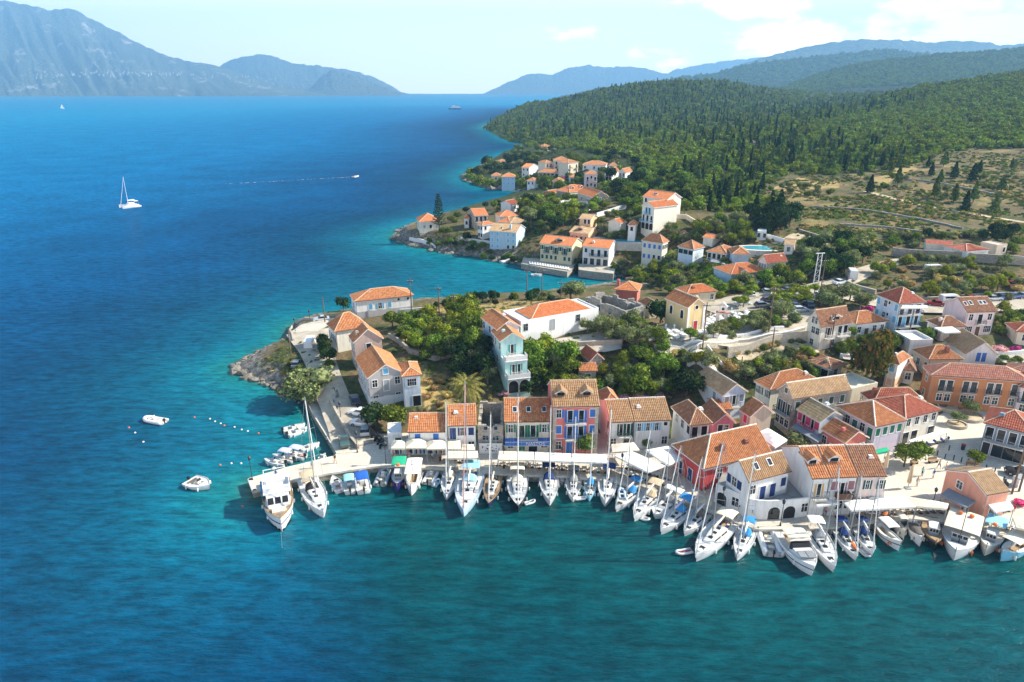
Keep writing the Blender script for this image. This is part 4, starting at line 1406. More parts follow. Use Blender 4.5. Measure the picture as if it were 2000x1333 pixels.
house('narrow grey house with mossy old roof and bright pink shutters',(1602,826),(1652,815),(1555,799),h=5.0,rise=1.7,roof='y',wall='iceblue',tile='old',L='cbcbc|',R='.c|',sc='pink',short='grey house with pink shutters',ridge='l')
r,b_,a_,z = house('coral single storey house with striped orange roof in the back lane',(1651,866),(1698,855),(1603,838),h=4.0,rise=1.7,roof='y',wall='coral',tile='orange',L='p.d.p',R='.dp',sc='white',short='coral single storey house')
house('lilac and stone two storey house with green shutters and striped orange hip roof',(1710,835),(1769,820),(1634,793),h=6.0,rise=2.4,roof='hip',wall='lilac',tile='orange',L='dpdpd|p.p.p',R='cccc|...',sc='green',short='lilac house with green shutters',ridge='l',hipk=4.5)
house('cream cafe house with brown windows and red hip roof over a white awning',(1769,818),(1840,801),dep=8,h=5.4,rise=2.0,roof='hip',wall='ivory',tile='red',R='pppp|oo.o',sc='brown',trim='white',short='cream cafe house with awning')
house('low cream rear wing with red hip roof behind the cafe house',(1706,788),(1804,783),(1688,768),h=4.2,rise=2.0,roof='hip',wall='cream',tile='red',L='p.p',short='low cream rear wing',chim=((0.1,0.4,1.2),))
r,b_,a_,z = house('long terracotta orange hotel with white framed window pairs and iron balconies',(1818,733),(2018,748),(1797,715),h=6.4,rise=1.9,roof='hipx',wall='orange',tile='rose',R='.BB.BB.BB.BB|.pp.pp.pp.pp',L='p|p',sc='black',rail='black',short='long terracotta hotel',cat='hotel',name='hotel',hipk=4,balc=0.6)
house('slate blue house with red hip roof and long balcony facing the square',(1921,826),(2022,851),dep=8,h=5.8,rise=2.0,roof='hipx',wall='slate',tile='red',R='BBBB|dooo',sc='black',rail='grey',short='slate blue house',ridge='m',balc=1.2)
house('pink house with iron balconies cut by the picture edge above the blue house',(1988,755),(2060,768),dep=8,h=6.0,rise=1.8,roof='hip',wall='palepink',tile='red',R='BB|pp',L='B|p',sc='black',rail='black',short='pink house at the edge')
r,b_,a_,z = house('salmon pink quayside shop with old tan roof, dark awning and white awning',(1927,968),(1974,960),dep=7.2,h=4.4,rise=1.7,roof='x',wall='salmon',tile='tan',L='.p..|..d.',R='.o.',sc='black',short='salmon quayside shop',ridge='l',cat='shop',name='shop',ov=0.15)
house('brown roofed open pavilion under the trees behind the pale stone building',(1624,723),(1658,711),(1574,706),h=3.0,rise=1.0,roof='hip',wall='stone',tile='brown',L='oo',R='o',sc='brown',short='brown roofed pavilion',ov=0.8)
house('small white and peach house with one light blue shutter beside the autumn tree',(1730,705),(1757,712),dep=6,h=6.0,rise=1.2,roof='hip',wall='white',tile='orange',R='.c.|.p.',sc='lightblue',base=('peach',2.6),short='small white and peach house')
house('tall white three storey house with red pyramid roof and white balcony awning',(1756,594),(1812,592),(1707,576),h=8.2,rise=2.6,roof='hip',wall='iceblue',tile='red',L='c.ps.c|c.ps.c|',R='BBB|bbb|p.o',sc='lightblue',rail='navy',short='tall white house with red pyramid roof',ridge='m')
house('pale pink two storey house with four skylights in its rust roof',(1889,611),(1950,609),dep=8,h=5.8,rise=2.4,roof='x',wall='palepink',tile='brown',R='pBp|qdq',sc='brown',sky=((0.12,0.28,0),(0.3,0.3,0),(0.62,0.3,0),(0.75,0.3,0)),short='pale pink house with four skylights',rail='black')
house('low house with brown pyramid roof behind a white pergola',(1838,640),(1886,637),(1811,626),h=3.4,rise=1.8,roof='hip',wall='blush',tile='brown',R='.p.',L='.p',short='low house behind pergola')
r,b_,a_,z = house('cream house with brown roof, attic balcony and washing rail below the car park',(1603,640),(1672,634),(1566,630),h=5.6,rise=3.2,roof='x',wall='ivory',tile='brown',R='.b.BB|..p..',L='.pp|.p.',sc='brown',sky=((0.45,0.2,0),),short='cream house below the car park',dorm=((0.55,0.15,2.2),),rail='white')
gable_openings(r,b_,a_,5.6,'L',[(0.4,'p',(0.8,1.4)),(0.6,'p',(0.8,1.4))],'brown')
house('long white wing with rust roof between cream house and tall white house',(1672,634),(1737,627),dep=7,h=3.6,rise=1.7,roof='hip',wall='white',tile='orange',R='pdpp',sc='brown',short='long white wing')
house('cream cottage with broad orange hip roof and terracotta chimney',(1814,703),(1881,702),(1781,683),h=4.2,rise=2.1,roof='hip',wall='cream',tile='orange',L='.p.p',R='..o..',sc='brown',chim=((0.62,0.25,1.2),),short='cream cottage with chimney')
r,b_,a_,z = house('white gabled house with two light blue doors high in its gable',(1885,693),(1953,695),dep=9,h=3.6,rise=2.8,roof='y',wall='white',tile='tan',sc='lightblue',short='white house with light blue doors')
gable_openings(r,b_,a_,1.8,'R',[(0.42,'c',(1.0,2.0)),(0.58,'c',(1.0,2.0))],'blue')
house('rust roofed cottage half hidden right of the terracotta hotel',(1955,728),(2030,745),dep=7,h=3.5,rise=1.6,roof='hip',wall='cream',tile='rose',short='rust roofed cottage')
house('cream cottage with red roof at the picture edge beyond the oleanders',(1984,648),(2040,652),dep=6,h=3.2,rise=1.4,roof='hip',wall='cream',tile='red',R='.p.p',short='cream cottage beyond the oleanders')
r,b_,a_,z = house('yellow church with rust roof, round window and dark red door',(1344,602),(1387,598),(1292,584),h=5.6,rise=1.8,roof='y',wall='ochre',tile='orange',L='.A..A.',R='...|.D.',sc='red',cat='church',name='church',short='yellow church',ridge='l')
gable_openings(r,b_,a_,4.6,'R',[(0.5,'r',None)],'white')
for q_ in (0.3,b_ - 0.8):
 MB().box(q_,0.25,0,q_ + 0.5,0.34,5.6).build('corner_pilaster',PAINT['white'],r)
r,b_,a_,z = house('long white school with flat white parapet round an orange hip roof',(1018,630),(1182,610),(962,614),h=5.8,rise=0.25,roof='flat',wall='white',R='p..d..p..|',sc='grey',cat='school',name='school',short='long white school',trim='grey')
Bq,lines = roof_mesh(b_ - 4.4,a_ - 1.3,0,'hipx',1.9,4,True)
ro = build_uv(Bq,'roof',[TILE['bright'],M_trim],r,(2.6,0.3,5.95))
rc = MB()
for p_,q_ in lines:
 rc.tube(p_,q_,0.15,0.15,5,0,False)
rc.build('ridge_cap',M_ridge,ro)
tz = 3.4
th,b_,a_,z = house('tall stepped teal villa with two balcony terraces and green shutters',(976,668),(1026,663),dep=7,h=9.6,rise=1.7,roof='y',wall='teal',tile='orange',R='.b.||',L='pp.p|p.p.|p.p.',sc='teal',zb=tz,rail='white',short='tall teal stepped villa',cat='villa',name='villa',balc=1.6)
for (z0,z1,y0,spec) in ((-1,6.2,-2.6,'.bb.'),(-1,3.2,-4.6,'aa')):
 MB().box(0.35,y0,z0,b_ - 0.35,0.34 if y0 > -3 else -2.59,z1).build('storey',WALLS['teal'],th)
 facade(th,spec,b_ - 0.7,z1,lambda s,zz,y0=y0: (0.35 + s,y0,zz),0,PAINT['teal'],M_trim,True,PAINT['white'],fl=3.0)
 t_ = MB().box(0.3,y0 - 0.3,z1,b_ - 0.3,0.34 if y0 > -3 else -2.3,z1 + 0.12).build('terrace',PAINT['white'],th)
 link('railing',rail_mesh(round(b_ - 0.7,2),1.9,PAINT['white'],True),t_,(b_ / 2,y0 + 1.7,z1 + 0.12))
house('pale rear part of the teal villa with a second orange gable',(970,645),(1018,638),dep=9,h=9.2,rise=1.7,roof='y',wall='iceblue',tile='orange',L='p.p.p|b.b.b|p.p.p',sc='teal',zb=tz + 1.2,rail='lightblue',short='pale rear gable of the villa',cat='villa',name='villa')
r,b_,a_,z = house('roofless grey stone ruin with four window holes by the bay',(1222,602),(1250,590),(1150,576),h=4.6,rise=0.9,roof='none',wall='ruin',L='p.p.p.p',R='A',sc='black',trim='grey',cat='ruin',name='ruined_house',short='stone ruin by the bay')
house('fallen stone gable wall beside the big ruin and the rubble',(1225,596),(1262,592),dep=6,h=4.0,rise=1.4,roof='none',wall='ruin',R='.A.',sc='black',trim='grey',cat='ruin',name='ruined_house',short='fallen stone gable')
house('tiny red roofed outbuilding with its gable toward the garden trees',(1152,706),(1182,703),(1128,690),h=3.0,rise=1.6,roof='y',wall='stone',tile='red',short='tiny red roofed outbuilding')
house('low stone garden shed with flat orange roof among the trees',(1131,726),(1168,725),dep=5,h=3.0,rise=0.8,roof='x',wall='palestone',tile='orange',R='.d.',sc='black',short='low stone garden shed')
house('orange roofed beach house with dark red front by the little cove',(1200,566),(1247,570),dep=7,h=3.2,rise=1.6,roof='hip',wall='coral',tile='bright',short='beach house by the cove',chim=((0.1,0.3,1.4),))
house('cream bungalow with flat orange hip roof behind the church',(1342,575),(1397,567),(1326,563),h=3.4,rise=1.5,roof='hip',wall='cream',tile='bright',R='.p.p',short='cream bungalow behind the church')
house('pale blue bungalow with orange roof and cream gable end near the car park',(1428,537),(1502,530),dep=9,h=3.8,rise=1.9,roof='hip',wall='skyblue',tile='bright',R='.q.pq.',sc='lightblue',short='pale blue bungalow')
r,b_,a_,z = house('cream gabled front wing with one grey window on the pale blue bungalow',(1440,537),(1466,535),dep=6,h=3.8,rise=1.5,roof='y',wall='ivory',tile='bright',R='.q.',sc='grey',short='cream gabled wing')
r,b_,a_,z = house('white house with dark rust roof and three slit windows in its gable',(1498,515),(1540,511),(1478,509),h=5.2,rise=2.0,roof='x',wall='ivory',tile='red',R='...|.p.p',L='ccc|',sc='grey',short='white house with slit windows')
house('cream villa with red hip roof on the rocky headland point',(818,434),(858,433),(809,426),h=5.2,rise=2.6,roof='hip',wall='ivory',tile='bright',R='.c.p.c',L='.p.p',sc='grey',base=('palestone',0.4),short='cream villa on the headland point',cat='villa',name='villa')
house('stone house with orange gable roof and veranda near the tall pine',(926,422),(953,420),(916,413),h=5.4,rise=2.0,roof='x',wall='palestone',tile='bright',R='BBB|.o.',L='.p.|.p.',sc='brown',rail='brown',short='stone house with veranda')
house('tiny orange roofed cottage beside the stone veranda house',(905,428),(917,428),dep=6,h=4.0,rise=1.4,roof='hip',wall='white',tile='bright',R='.p.',short='tiny cottage by the veranda house')
house('small white two storey cube with low orange roof near the light blue house',(942,441),(966,437),(933,438),h=5.6,rise=1.0,roof='hip',wall='white',tile='bright',L='pp|pp',R='p.|.p',sc='blue',short='small white cube')
house('long white house with orange roof higher behind the white cube',(976,424),(1014,422),dep=8,h=3.6,rise=2.0,roof='hip',wall='white',tile='bright',short='long white house behind the cube',R='p.p')
house('white terrace house with orange hip roof and blue windows',(971,433),(996,436),dep=8,h=5.0,rise=1.6,roof='hip',wall='white',tile='bright',R='pppp|pp.p',sc='blue',short='white terrace house')
house('pale house with broad tan hip roof against the dark trees',(996,437),(1033,434),dep=9,h=4.6,rise=1.8,roof='hip',wall='white',tile='tan',R='.a.a',short='pale house with tan hip roof')
house('big light blue house with pale orange roof at the water of the bay',(954,451),(1009,455),dep=11,zb=2.8,h=7.1,rise=2.2,roof='x',wall='skyblue',tile='tan',R='cc.cc|cc.cc|cc.pp',sc='lightblue',short='big light blue bay house',sky=((0.4,0.2,0),),chim=((0.72,0.2,1.4),))
house('white cottage with dark red roof overlooking the second cove',(998,400),(1016,397),dep=7,h=3.6,rise=1.4,roof='x',wall='white',tile='red',R='.p.',short='white cottage above second cove')
house('long pale yellow hotel with green shutters above the sun terrace',(1053,475),(1118,482),dep=10,zb=2.0,h=6.7,rise=2.2,roof='x',wall='lemon',tile='bright',R='wbwbwbw|cccc.cc',sc='dkgreen',rail='dkgreen',short='pale yellow bay hotel',cat='hotel',name='hotel',dorm=((0.55,0.2,2.6),))
house('white bay hotel with dark balcony doors and orange roof',(1136,481),(1191,486),dep=10,zb=2.6,h=6.4,rise=2.0,roof='x',wall='white',tile='bright',R='pBBB|oooo',sc='black',rail='black',short='white bay hotel',cat='hotel',name='hotel',chim=((0.35,0.25,0.6),))
house('peach house with flat orange roof and four dark windows by the pool',(1111,453),(1150,457),dep=10,h=5.0,rise=1.4,roof='x',wall='peach',tile='tan',R='ppcp',sc='brown',short='peach house by the pool',dorm=((0.45,0.2,2.2),))
house('small salmon tower house with arched windows behind the pool terrace',(1130,427),(1155,429),dep=8,h=5.4,rise=1.2,roof='x',wall='peach',tile='tan',R='.AA|BB',sc='grey',short='small salmon tower house',rail='black')
house('large stone villa with three orange gables and white terraces',(1157,386),(1189,384),(1128,376),h=5.0,rise=2.4,roof='y',wall='palestone',tile='bright',R='.c.|p.p',L='.p.p.',short='large stone villa',cat='villa',name='villa')
house('rear wing of the stone villa with orange hip roof and dormers',(1112,376),(1150,371),dep=9,h=4.6,rise=2.4,roof='hip',wall='palestone',tile='bright',R='.p.p',dorm=((0.3,0.2,1.8),(0.75,0.2,1.8)),short='rear wing of stone villa',cat='villa',name='villa')
house('red brick shed with orange roof left of the stone villa',(1078,378),(1097,375),dep=6,h=3.4,rise=1.0,roof='x',wall='coral',tile='bright',short='red brick shed')
house('ivory four storey villa, upper block with orange roof at the pine wood edge',(1254,384),(1303,391),dep=9,h=8.0,rise=2.2,roof='x',wall='ivory',tile='bright',R='p.pp|p.pp|...',sky=((0.35,0.25,0),(0.42,0.25,0)),short='ivory upper villa',cat='villa',name='villa',chim=((0.95,0.5,0.6),))
house('ivory lower villa block with gable, arches and sea blue balconies',(1252,401),(1278,406),dep=12,h=8.2,rise=1.6,roof='y',wall='ivory',tile='bright',R='.bb.|BBB|aaa',L='p.p|p.p|a.a',sc='lightblue',rail='lightblue',short='ivory lower villa',cat='villa',name='villa',balc=1.4)
house('cream four window house with tan pyramid roof above two palms',(1295,476),(1312,472),(1250,471),h=7.2,rise=2.4,roof='hip',wall='ivory',tile='orange',L='cccc|ccpp',R='ppp|pp',sc='blue',short='cream house above two palms')
house('small white house with bright red pyramid roof behind the cream four window house',(1268,458),(1296,457),dep=8,h=3.4,rise=2.0,roof='hip',wall='white',tile='bright',R='.p.',short='small red pyramid roof house')
house('cream house with rust pyramid roof and glazed blue veranda',(1355,488),(1380,483),(1321,482),h=6.0,rise=2.2,roof='hip',wall='iceblue',tile='orange',L='qqq|',R='',sc='lightblue',short='cream house with glazed veranda')
house('wide white villa with tan orange roof over shaded terraces',(1379,491),(1420,497),dep=9,h=5.4,rise=1.6,roof='hip',wall='white',tile='orange',R='BBBB|oooo',sc='navy',rail='white',short='wide white terrace villa',cat='villa',name='villa')
house('pale house with small orange hip roof below the round pool',(1430,497),(1466,498),dep=8,h=4.6,rise=1.6,roof='hip',wall='iceblue',tile='orange',short='pale house below round pool')
house('tiny orange roofed hut among the olive terraces',(1371,463),(1393,467),dep=5,h=3.0,rise=1.0,roof='x',wall='ivory',tile='bright',short='tiny hut among terraces')
house('open pool bar with long flat white canopy roof',(1184,455),(1251,462),dep=5,h=3.0,rise=0.15,roof='flat',wall='white',R='oooooooo',sc='brown',short='open pool bar',cat='pool bar',name='pool_bar')
house('red roofed taverna shelter on the right terrace wall',(1888,492),(1935,488),dep=8,h=3.0,rise=1.2,roof='hip',wall='white',tile='red',short='red roofed shelter on the terrace')
house('long low shelter with red roof and white edge on the upper right terrace',(1808,476),(1862,480),dep=6,h=2.8,rise=0.8,roof='x',wall='ivory',tile='red',short='long low shelter')
house('brown tile roofed kiosk on the terrace left of the red shelter',(1860,488),(1892,490),dep=4,h=2.6,rise=0.5,roof='x',wall='cream',tile='brown',short='brown kiosk')
house('small grey concrete hut beside the yellow tree at the right edge',(1948,480),(1968,478),dep=5,h=3.4,rise=0.2,roof='flat',wall='beige',R='.p',short='grey concrete hut')
house('tiny white pump house above the round pool under dark trees',(1480,452),(1497,453),dep=4,h=3.0,rise=0.15,roof='flat',wall='white',R='p.p',short='tiny white pump house')
house('flat roofed white terrace block behind the cream cottage',(1778,669),(1822,668),dep=6,h=3.0,rise=.6,roof='flat',wall='white',short='white terrace block')
house('flat cream roof terrace with low parapet behind the pale stone building',(1664,764),(1714,752),dep=6,h=4.0,rise=.5,roof='flat',wall='cream',R='.p.',short='cream roof terrace')
house('tiny white shed beside the low shop and its square umbrellas',(757,849),(784,847),dep=4,h=3.0,rise=.25,roof='flat',wall='white',R='.d',sc='dkgreen',short='tiny white shed')
house('small rust roofed house between the orange hotel and the tall plane tree',(1762,722),(1790,726),dep=6,h=3.2,rise=1.3,roof='hip',wall='ivory',tile='brown',R='.p.',short='small rust roofed house')
house('low white lean to with tile roof behind the deep pink cottage',(1400,802),(1432,800),dep=5,h=3.2,rise=1.0,roof='x',wall='white',tile='orange',R='.p.',short='low white lean to')
house('small cream garden house with orange roof above the school yard',(1268,600),(1290,597),dep=5,h=3.0,rise=1.2,roof='hip',wall='cream',tile='orange',short='small cream garden house')
house('white stepped terrace of the stone villa with low parapet',(1090,399),(1148,403),dep=7,h=3.0,rise=.8,roof='flat',wall='white',R='oooo',sc='grey',short='stepped villa terrace',cat='villa',name='villa')
house('little white cottage with orange roof below the ivory villa',(1225,440),(1243,441),dep=6,h=3.0,rise=1.2,roof='hip',wall='white',tile='bright',R='.p.',short='little cottage below ivory villa')
house('white cottage with orange roof between the villa and the four window house',(1212,437),(1226,434),dep=6,h=3.0,rise=1.2,roof='x',wall='ivory',tile='bright',short='cottage between the villas')
house('low cream house with orange roof on the slope above the glazed veranda',(1330,462),(1352,462),dep=6,h=3.2,rise=1.3,roof='hip',wall='cream',tile='orange',R='.p.',short='low cream slope house')
house('white cottage with tan roof beside the round pool track',(1530,478),(1552,480),dep=6,h=3.2,rise=1.3,roof='x',wall='white',tile='tan',R='.p.',short='white cottage by the track')
house('far small cream cottage below the hotel complex and bougainvillea',(1078,354),(1092,355),dep=7,h=3.4,rise=1.6,roof='hip',wall='cream',tile='orange',R='.p.',short='far small cream cottage')
house('far white cottage with orange roof at the headland shore trees',(1028,353),(1044,354),dep=7,h=3.6,rise=1.6,roof='hip',wall='white',tile='bright',R='pp',short='far white shore cottage')
house('far ivory house with orange roof behind the twin villas',(1190,324),(1208,324),dep=8,h=4.6,rise=1.6,roof='hip',wall='ivory',tile='orange',R='p.p|p.p',short='far ivory house')
house('far orange roofed cottage at the third headland shore, leftmost',(959,344),(978,344),dep=8,h=4.0,rise=1.8,roof='hip',wall='cream',tile='orange',R='.p.',short='far cottage leftmost')
house('far light blue house on the third headland rocks',(979,346),(1007,346),dep=9,zb=3.0,h=5.8,rise=2.2,roof='hip',wall='skyblue',tile='bright',R='ccc|ccc',sc='lightblue',short='far light blue house')
house('far little house half hidden in trees at the third headland tip',(977,316),(993,315),dep=7,h=3.6,rise=1.4,roof='hip',wall='white',tile='orange',short='far little hidden house')
house('far tall white gable house on the third headland',(1018,327),(1034,328),dep=13,h=6.6,rise=2.0,roof='x',wall='white',tile='bright',R='pp|p.',short='far tall white gable house')
house('far four storey hotel complex with cream walls and orange roofs',(1081,314),(1112,314),dep=12,h=9.0,rise=2.0,roof='hip',wall='cream',tile='orange',R='BBB|BBB|BBB',sc='brown',short='far hotel complex',cat='hotel',name='hotel',rail='white')
house('far lower left block of the cream hotel complex',(1065,319),(1081,318),dep=9,h=6.0,rise=1.6,roof='hip',wall='cream',tile='orange',R='BB|BB',sc='brown',short='far lower left hotel block',cat='hotel',name='hotel')
house('far stepped right block of the cream hotel complex',(1110,319),(1131,317),dep=9,h=7.0,rise=1.8,roof='hip',wall='cream',tile='orange',R='B.B|p.B',sc='brown',short='far stepped right hotel block',cat='hotel',name='hotel')
house('far long cream house with green shutters below the hotel complex',(1050,337),(1092,338),dep=9,h=5.6,rise=1.8,roof='hip',wall='cream',tile='orange',R='wwwww|p.p.p',sc='dkgreen',short='far long cream house')
house('far low white house with rust roof beside the bougainvillea',(1112,347),(1137,347),dep=8,h=3.8,rise=1.8,roof='hip',wall='skyblue',tile='orange',R='ppp',short='far low white house')
house('far white three storey apartment house with orange roofs, right of the complex',(1137,322),(1184,323),dep=11,h=7.4,rise=2.0,roof='hip',wall='white',tile='orange',R='p.pBB|BBpBB',sc='brown',short='far white apartment house',rail='white')
house('far pink three storey house with salmon roof in front of the apartment house',(1143,341),(1168,341),dep=9,h=7.4,rise=1.6,roof='hip',wall='palepink',tile='orange',R='BpB|BpB',sc='brown',short='far pink house',rail='white')
r_ = house('far white gabled villa, left one of the twins',(1181,336),(1196,337),dep=10,h=5.0,rise=2.0,roof='y',wall='white',tile='orange',R='BB|oo',short='far left twin villa',cat='villa',name='villa',rail='grey')
r_ = house('far white gabled villa, right one of the twins',(1207,337),(1222,338),dep=10,h=5.0,rise=2.0,roof='y',wall='white',tile='orange',R='BB|oo',short='far right twin villa',cat='villa',name='villa',rail='grey')
house('farthest small salmon roof above the third headland back cove',(1062,287),(1078,286),dep=9,h=4.0,rise=2.0,roof='hip',wall='cream',tile='orange',short='farthest salmon roof')
for lb,x,y,w,hh,wl in (('tiny white farmhouse in a forest clearing on the first wooded hill',1480,187,16,5,'white'),('long white roofed barn in the forest saddle below the blue hills',1722,174,24,4,'white'),
       ('tiny salmon roofed farmhouse alone in the middle of the wooded hill',1254,208,14,4,'salmon'),('lone salmon hut between dark pines on the valley slope',1472,292,9,3.5,'salmon')):
 g_ = hit(x,y + 4)
 if g_ is not None:
  c_ = pix((g_.x,g_.y,g_.z + hh + 2.5))
  house(lb,(x - w / 2,c_[1]),(x + w / 2,c_[1]),dep=9,zb=g_.z + 1.0,h=hh * .55,rise=1.0,roof='hip',wall=wl,tile='rose',R='.p.p.',short=lb[:24])
# ------------------------------------------------------------------ vegetation
LEAF = {
 'mid': leafmat('mid',(0.022,0.05,0.008),(0.075,0.125,0.016),(0.18,0.23,0.034)),
 'lime': leafmat('lime',(0.04,0.075,0.008),(0.13,0.175,0.016),(0.26,0.29,0.035),0.3),
 'olive': leafmat('olive',(0.035,0.052,0.018),(0.105,0.125,0.045),(0.22,0.24,0.1)),
 'dark': leafmat('dark',(0.006,0.018,0.007),(0.016,0.036,0.011),(0.042,0.066,0.02),0.12),
 'pine': leafmat('pine',(0.016,0.042,0.01),(0.06,0.1,0.022),(0.13,0.165,0.036),0.15),
 'wood': leafmat('wood',(0.03,0.06,0.008),(0.11,0.16,0.018),(0.23,0.27,0.036),0.2),
 'autumn': leafmat('autumn',(0.02,0.045,0.008),(0.07,0.1,0.014),(0.27,0.16,0.03)),
 'pink': leafmat('pink',(0.1,0.1,0.04),(0.42,0.2,0.22),(0.66,0.4,0.4)),
 'magenta': leafmat('magenta',(0.12,0.03,0.05),(0.42,0.035,0.14),(0.6,0.1,0.25)),
 'dry': leafmat('dry',(0.14,0.11,0.035),(0.3,0.22,0.075),(0.45,0.35,0.13)),
 'palm': leafmat('palm',(0.06,0.09,0.016),(0.19,0.2,0.045),(0.4,0.36,0.11)),
}
M_bark = pm('bark',(0.15,0.11,0.075),0.95,0.35,4,0.5)
M_bark2 = pm('pale_bark',(0.27,0.22,0.16),0.95,0.35,4,0.5)
def cards(C,Nn,size,rs,jit=0.7,asp=1.0):
 """leaf sprays: one bent quad per centre, roughly facing Nn"""
 n = len(C)
 Nn = Nn + rs.normal(0,jit,(n,3))
 Nn /= np.linalg.norm(Nn,axis=1)[:,None] + 1e-9
 A = np.cross(Nn,rs.normal(0,1,(n,3)))
 A /= np.linalg.norm(A,axis=1)[:,None] + 1e-9
 B = np.cross(Nn,A)
 sz = size * rs.uniform(0.6,1.35,(n,1))
 a,b = A * sz * asp,B * sz
 bend = Nn * sz * 0.35
 V = np.stack([C - a - bend * rs.uniform(0,1,(n,1)),C - b * 0.9 + bend,C + a - bend * rs.uniform(0,1,(n,1)),C + b * 0.9 + bend * 0.5],1).reshape(-1,3)
 F = np.arange(4 * n).reshape(n,4)
 return V,F
def ico(r=1.0):
 t = (1 + 5 ** .5) / 2
 v = np.array([(-1,t,0),(1,t,0),(-1,-t,0),(1,-t,0),(0,-1,t),(0,1,t),(0,-1,-t),(0,1,-t),(t,0,-1),(t,0,1),(-t,0,-1),(-t,0,1)],float)
 v /= np.linalg.norm(v[0])
 f = np.array([(0,11,5),(0,5,1),(0,1,7),(0,7,10),(0,10,11),(1,5,9),(5,11,4),(11,10,2),(10,7,6),(7,1,8),(3,9,4),(3,4,2),(3,2,6),(3,6,8),(3,8,9),(4,9,5),(2,4,11),(6,2,10),(8,6,7),(9,8,1)])
 return v * r,f
def crown(mat,seed,nl,nleaf,size,flat=0.8,spread=0.62,lob=(0.34,0.55),base=0.0,jit=0.7,core=0.72):
 """crown of about unit radius resting on z=0: lobes, each a cloud of sprays round a small dark core"""
 rs = np.random.RandomState(seed)
 Vs,Fs,k = [],[],0
 cen = []
 for i in range(nl):
  d = rs.normal(0,1,3)
  d /= np.linalg.norm(d)
  if i and d[2] < -0.35:
   d[2] *= -0.5
  r = spread * rs.uniform(0.55,1.0) if i else 0
  cen.append((d * r * np.array([1,1,flat]),rs.uniform(*lob)))
 for c,lr in cen:
  n = int(nleaf / nl)
  d = rs.normal(0,1,(n,3))
  d /= np.linalg.norm(d,axis=1)[:,None]
  rr = lr * rs.uniform(0.72,1.08,(n,1))
  V,F = cards(c + d * rr * np.array([1,1,flat]),d,size,rs,jit)
  Vs.append(V)
  Fs.append(F + k)
  k += len(V)
  iv,if_ = ico(lr * core)
  iv = iv * np.array([1,1,flat]) * rs.uniform(0.85,1.1,(12,1)) + c
  Vs.append(iv)
  Fs.append(np.concatenate([if_,if_[:,2:3]],1)[:,[0,1,2,2]] + k)
  k += 12
 V = np.concatenate(Vs)
 quads = np.concatenate([f for f in Fs])
 tri = quads[:,2] == quads[:,3]
 Q = quads[~tri]
 T3 = quads[tri][:,:3]
 V[:,2] -= V[:,2].min() * 0.85
 V[:,2] += base
 F = np.concatenate([np.concatenate([Q[:,[0,1,2]],Q[:,[0,2,3]]]),T3])
 return npmesh('crown',V,F,mat)
def conifer(mat,seed,n=700,tiers=13,w=0.3,h=1.0,z0=0.12,size=0.05,power=0.85,droop=0.25):
 """unit-height conifer: whorls of sprays on a tapering outline"""
 rs = np.random.RandomState(seed)
 zz = rs.uniform(0,1,n) ** 0.85
 tier = np.floor(zz * tiers) / tiers
 fr = (zz - tier) * tiers
 r = w * (1 - tier) ** power * (1.0 - 0.45 * fr) * rs.uniform(0.45,1.08,n)
 a = rs.uniform(0,2 * PI,n)
 lump = 1 + 0.22 * np.sin(a * 3 + tier * 17 + seed)
 r = r * lump
 C = np.stack([np.cos(a) * r,np.sin(a) * r,z0 + (h - z0) * zz - droop * r * 0.4],1)
 Nn = np.stack([np.cos(a),np.sin(a),np.full(n,0.55)],1)
 V,F = cards(C,Nn,size,rs,0.45)
 k = len(V)
 cone = []
 cf = []
 for z,rr in ((z0,w * 0.6),(z0 + (h - z0) * 0.5,w * 0.38),(h * 0.99,0.005)):
  cone += [(rr * math.cos(2 * PI * i / 7),rr * math.sin(2 * PI * i / 7),z) for i in range(7)]
 for s in range(2):
  for i in range(7):
   j = (i + 1) % 7
   cf.append((k + s * 7 + i,k + s * 7 + j,k + s * 7 + 7 + j,k + s * 7 + 7 + i))
 F = np.concatenate([F,np.array(cf)])
 return npmesh('crown',np.concatenate([V,np.array(cone)]),F,mat)
def trunk_mesh(seed,h,r,limbs=4,spread=0.6,mat=None,lean=0.08):
 rs = random.Random(seed)
 b = MB()
 top = Vector((rs.uniform(-lean,lean),rs.uniform(-lean,lean),h))
 mid = top * 0.5 + Vector((rs.uniform(-lean,lean),rs.uniform(-lean,lean),0)) * 0.6
 b.tube((0,0,-0.25),mid,r,r * 0.75,6)
 b.tube(mid,top,r * 0.75,r * 0.55,6)
 for i in range(limbs):
  a = 2 * PI * i / limbs + rs.uniform(-.4,.4)
  e = top + Vector((math.cos(a) * spread,math.sin(a) * spread,rs.uniform(0.35,0.75)))
  b.tube(top - Vector((0,0,h * 0.12)),e,r * 0.45,r * 0.15,5)
 return b.mesh('trunk',mat or M_bark)
V_ = {}
V_['broad'] = [crown(LEAF['mid'],100 + i,13,1900,0.066) for i in range(4)]
V_['lime'] = [crown(LEAF['lime'],120 + i,11,1300,0.07) for i in range(3)]
V_['olive'] = [crown(LEAF['olive'],140 + i,12,1500,0.06,0.78) for i in range(4)]
V_['dark'] = [crown(LEAF['dark'],160 + i,11,1000,0.085,0.95) for i in range(3)]
V_['autumn'] = [crown(LEAF['autumn'],180,13,1700,0.07,1.15)]
V_['pink'] = [crown(LEAF['pink'],190 + i,9,800,0.08,0.75) for i in range(2)]
V_['magenta'] = [crown(LEAF['magenta'],195,8,500,0.09,0.75)]
V_['dry'] = [crown(LEAF['dry'],198 + i,8,500,0.09,0.7) for i in range(2)]
V_['pine'] = [conifer(LEAF['pine'],200 + i,800,11,0.27,1.0,0.22,0.055) for i in range(3)]
V_['fir'] = [conifer(LEAF['dark'],210 + i,800,14,0.3,1.0,0.08,0.05) for i in range(3)]
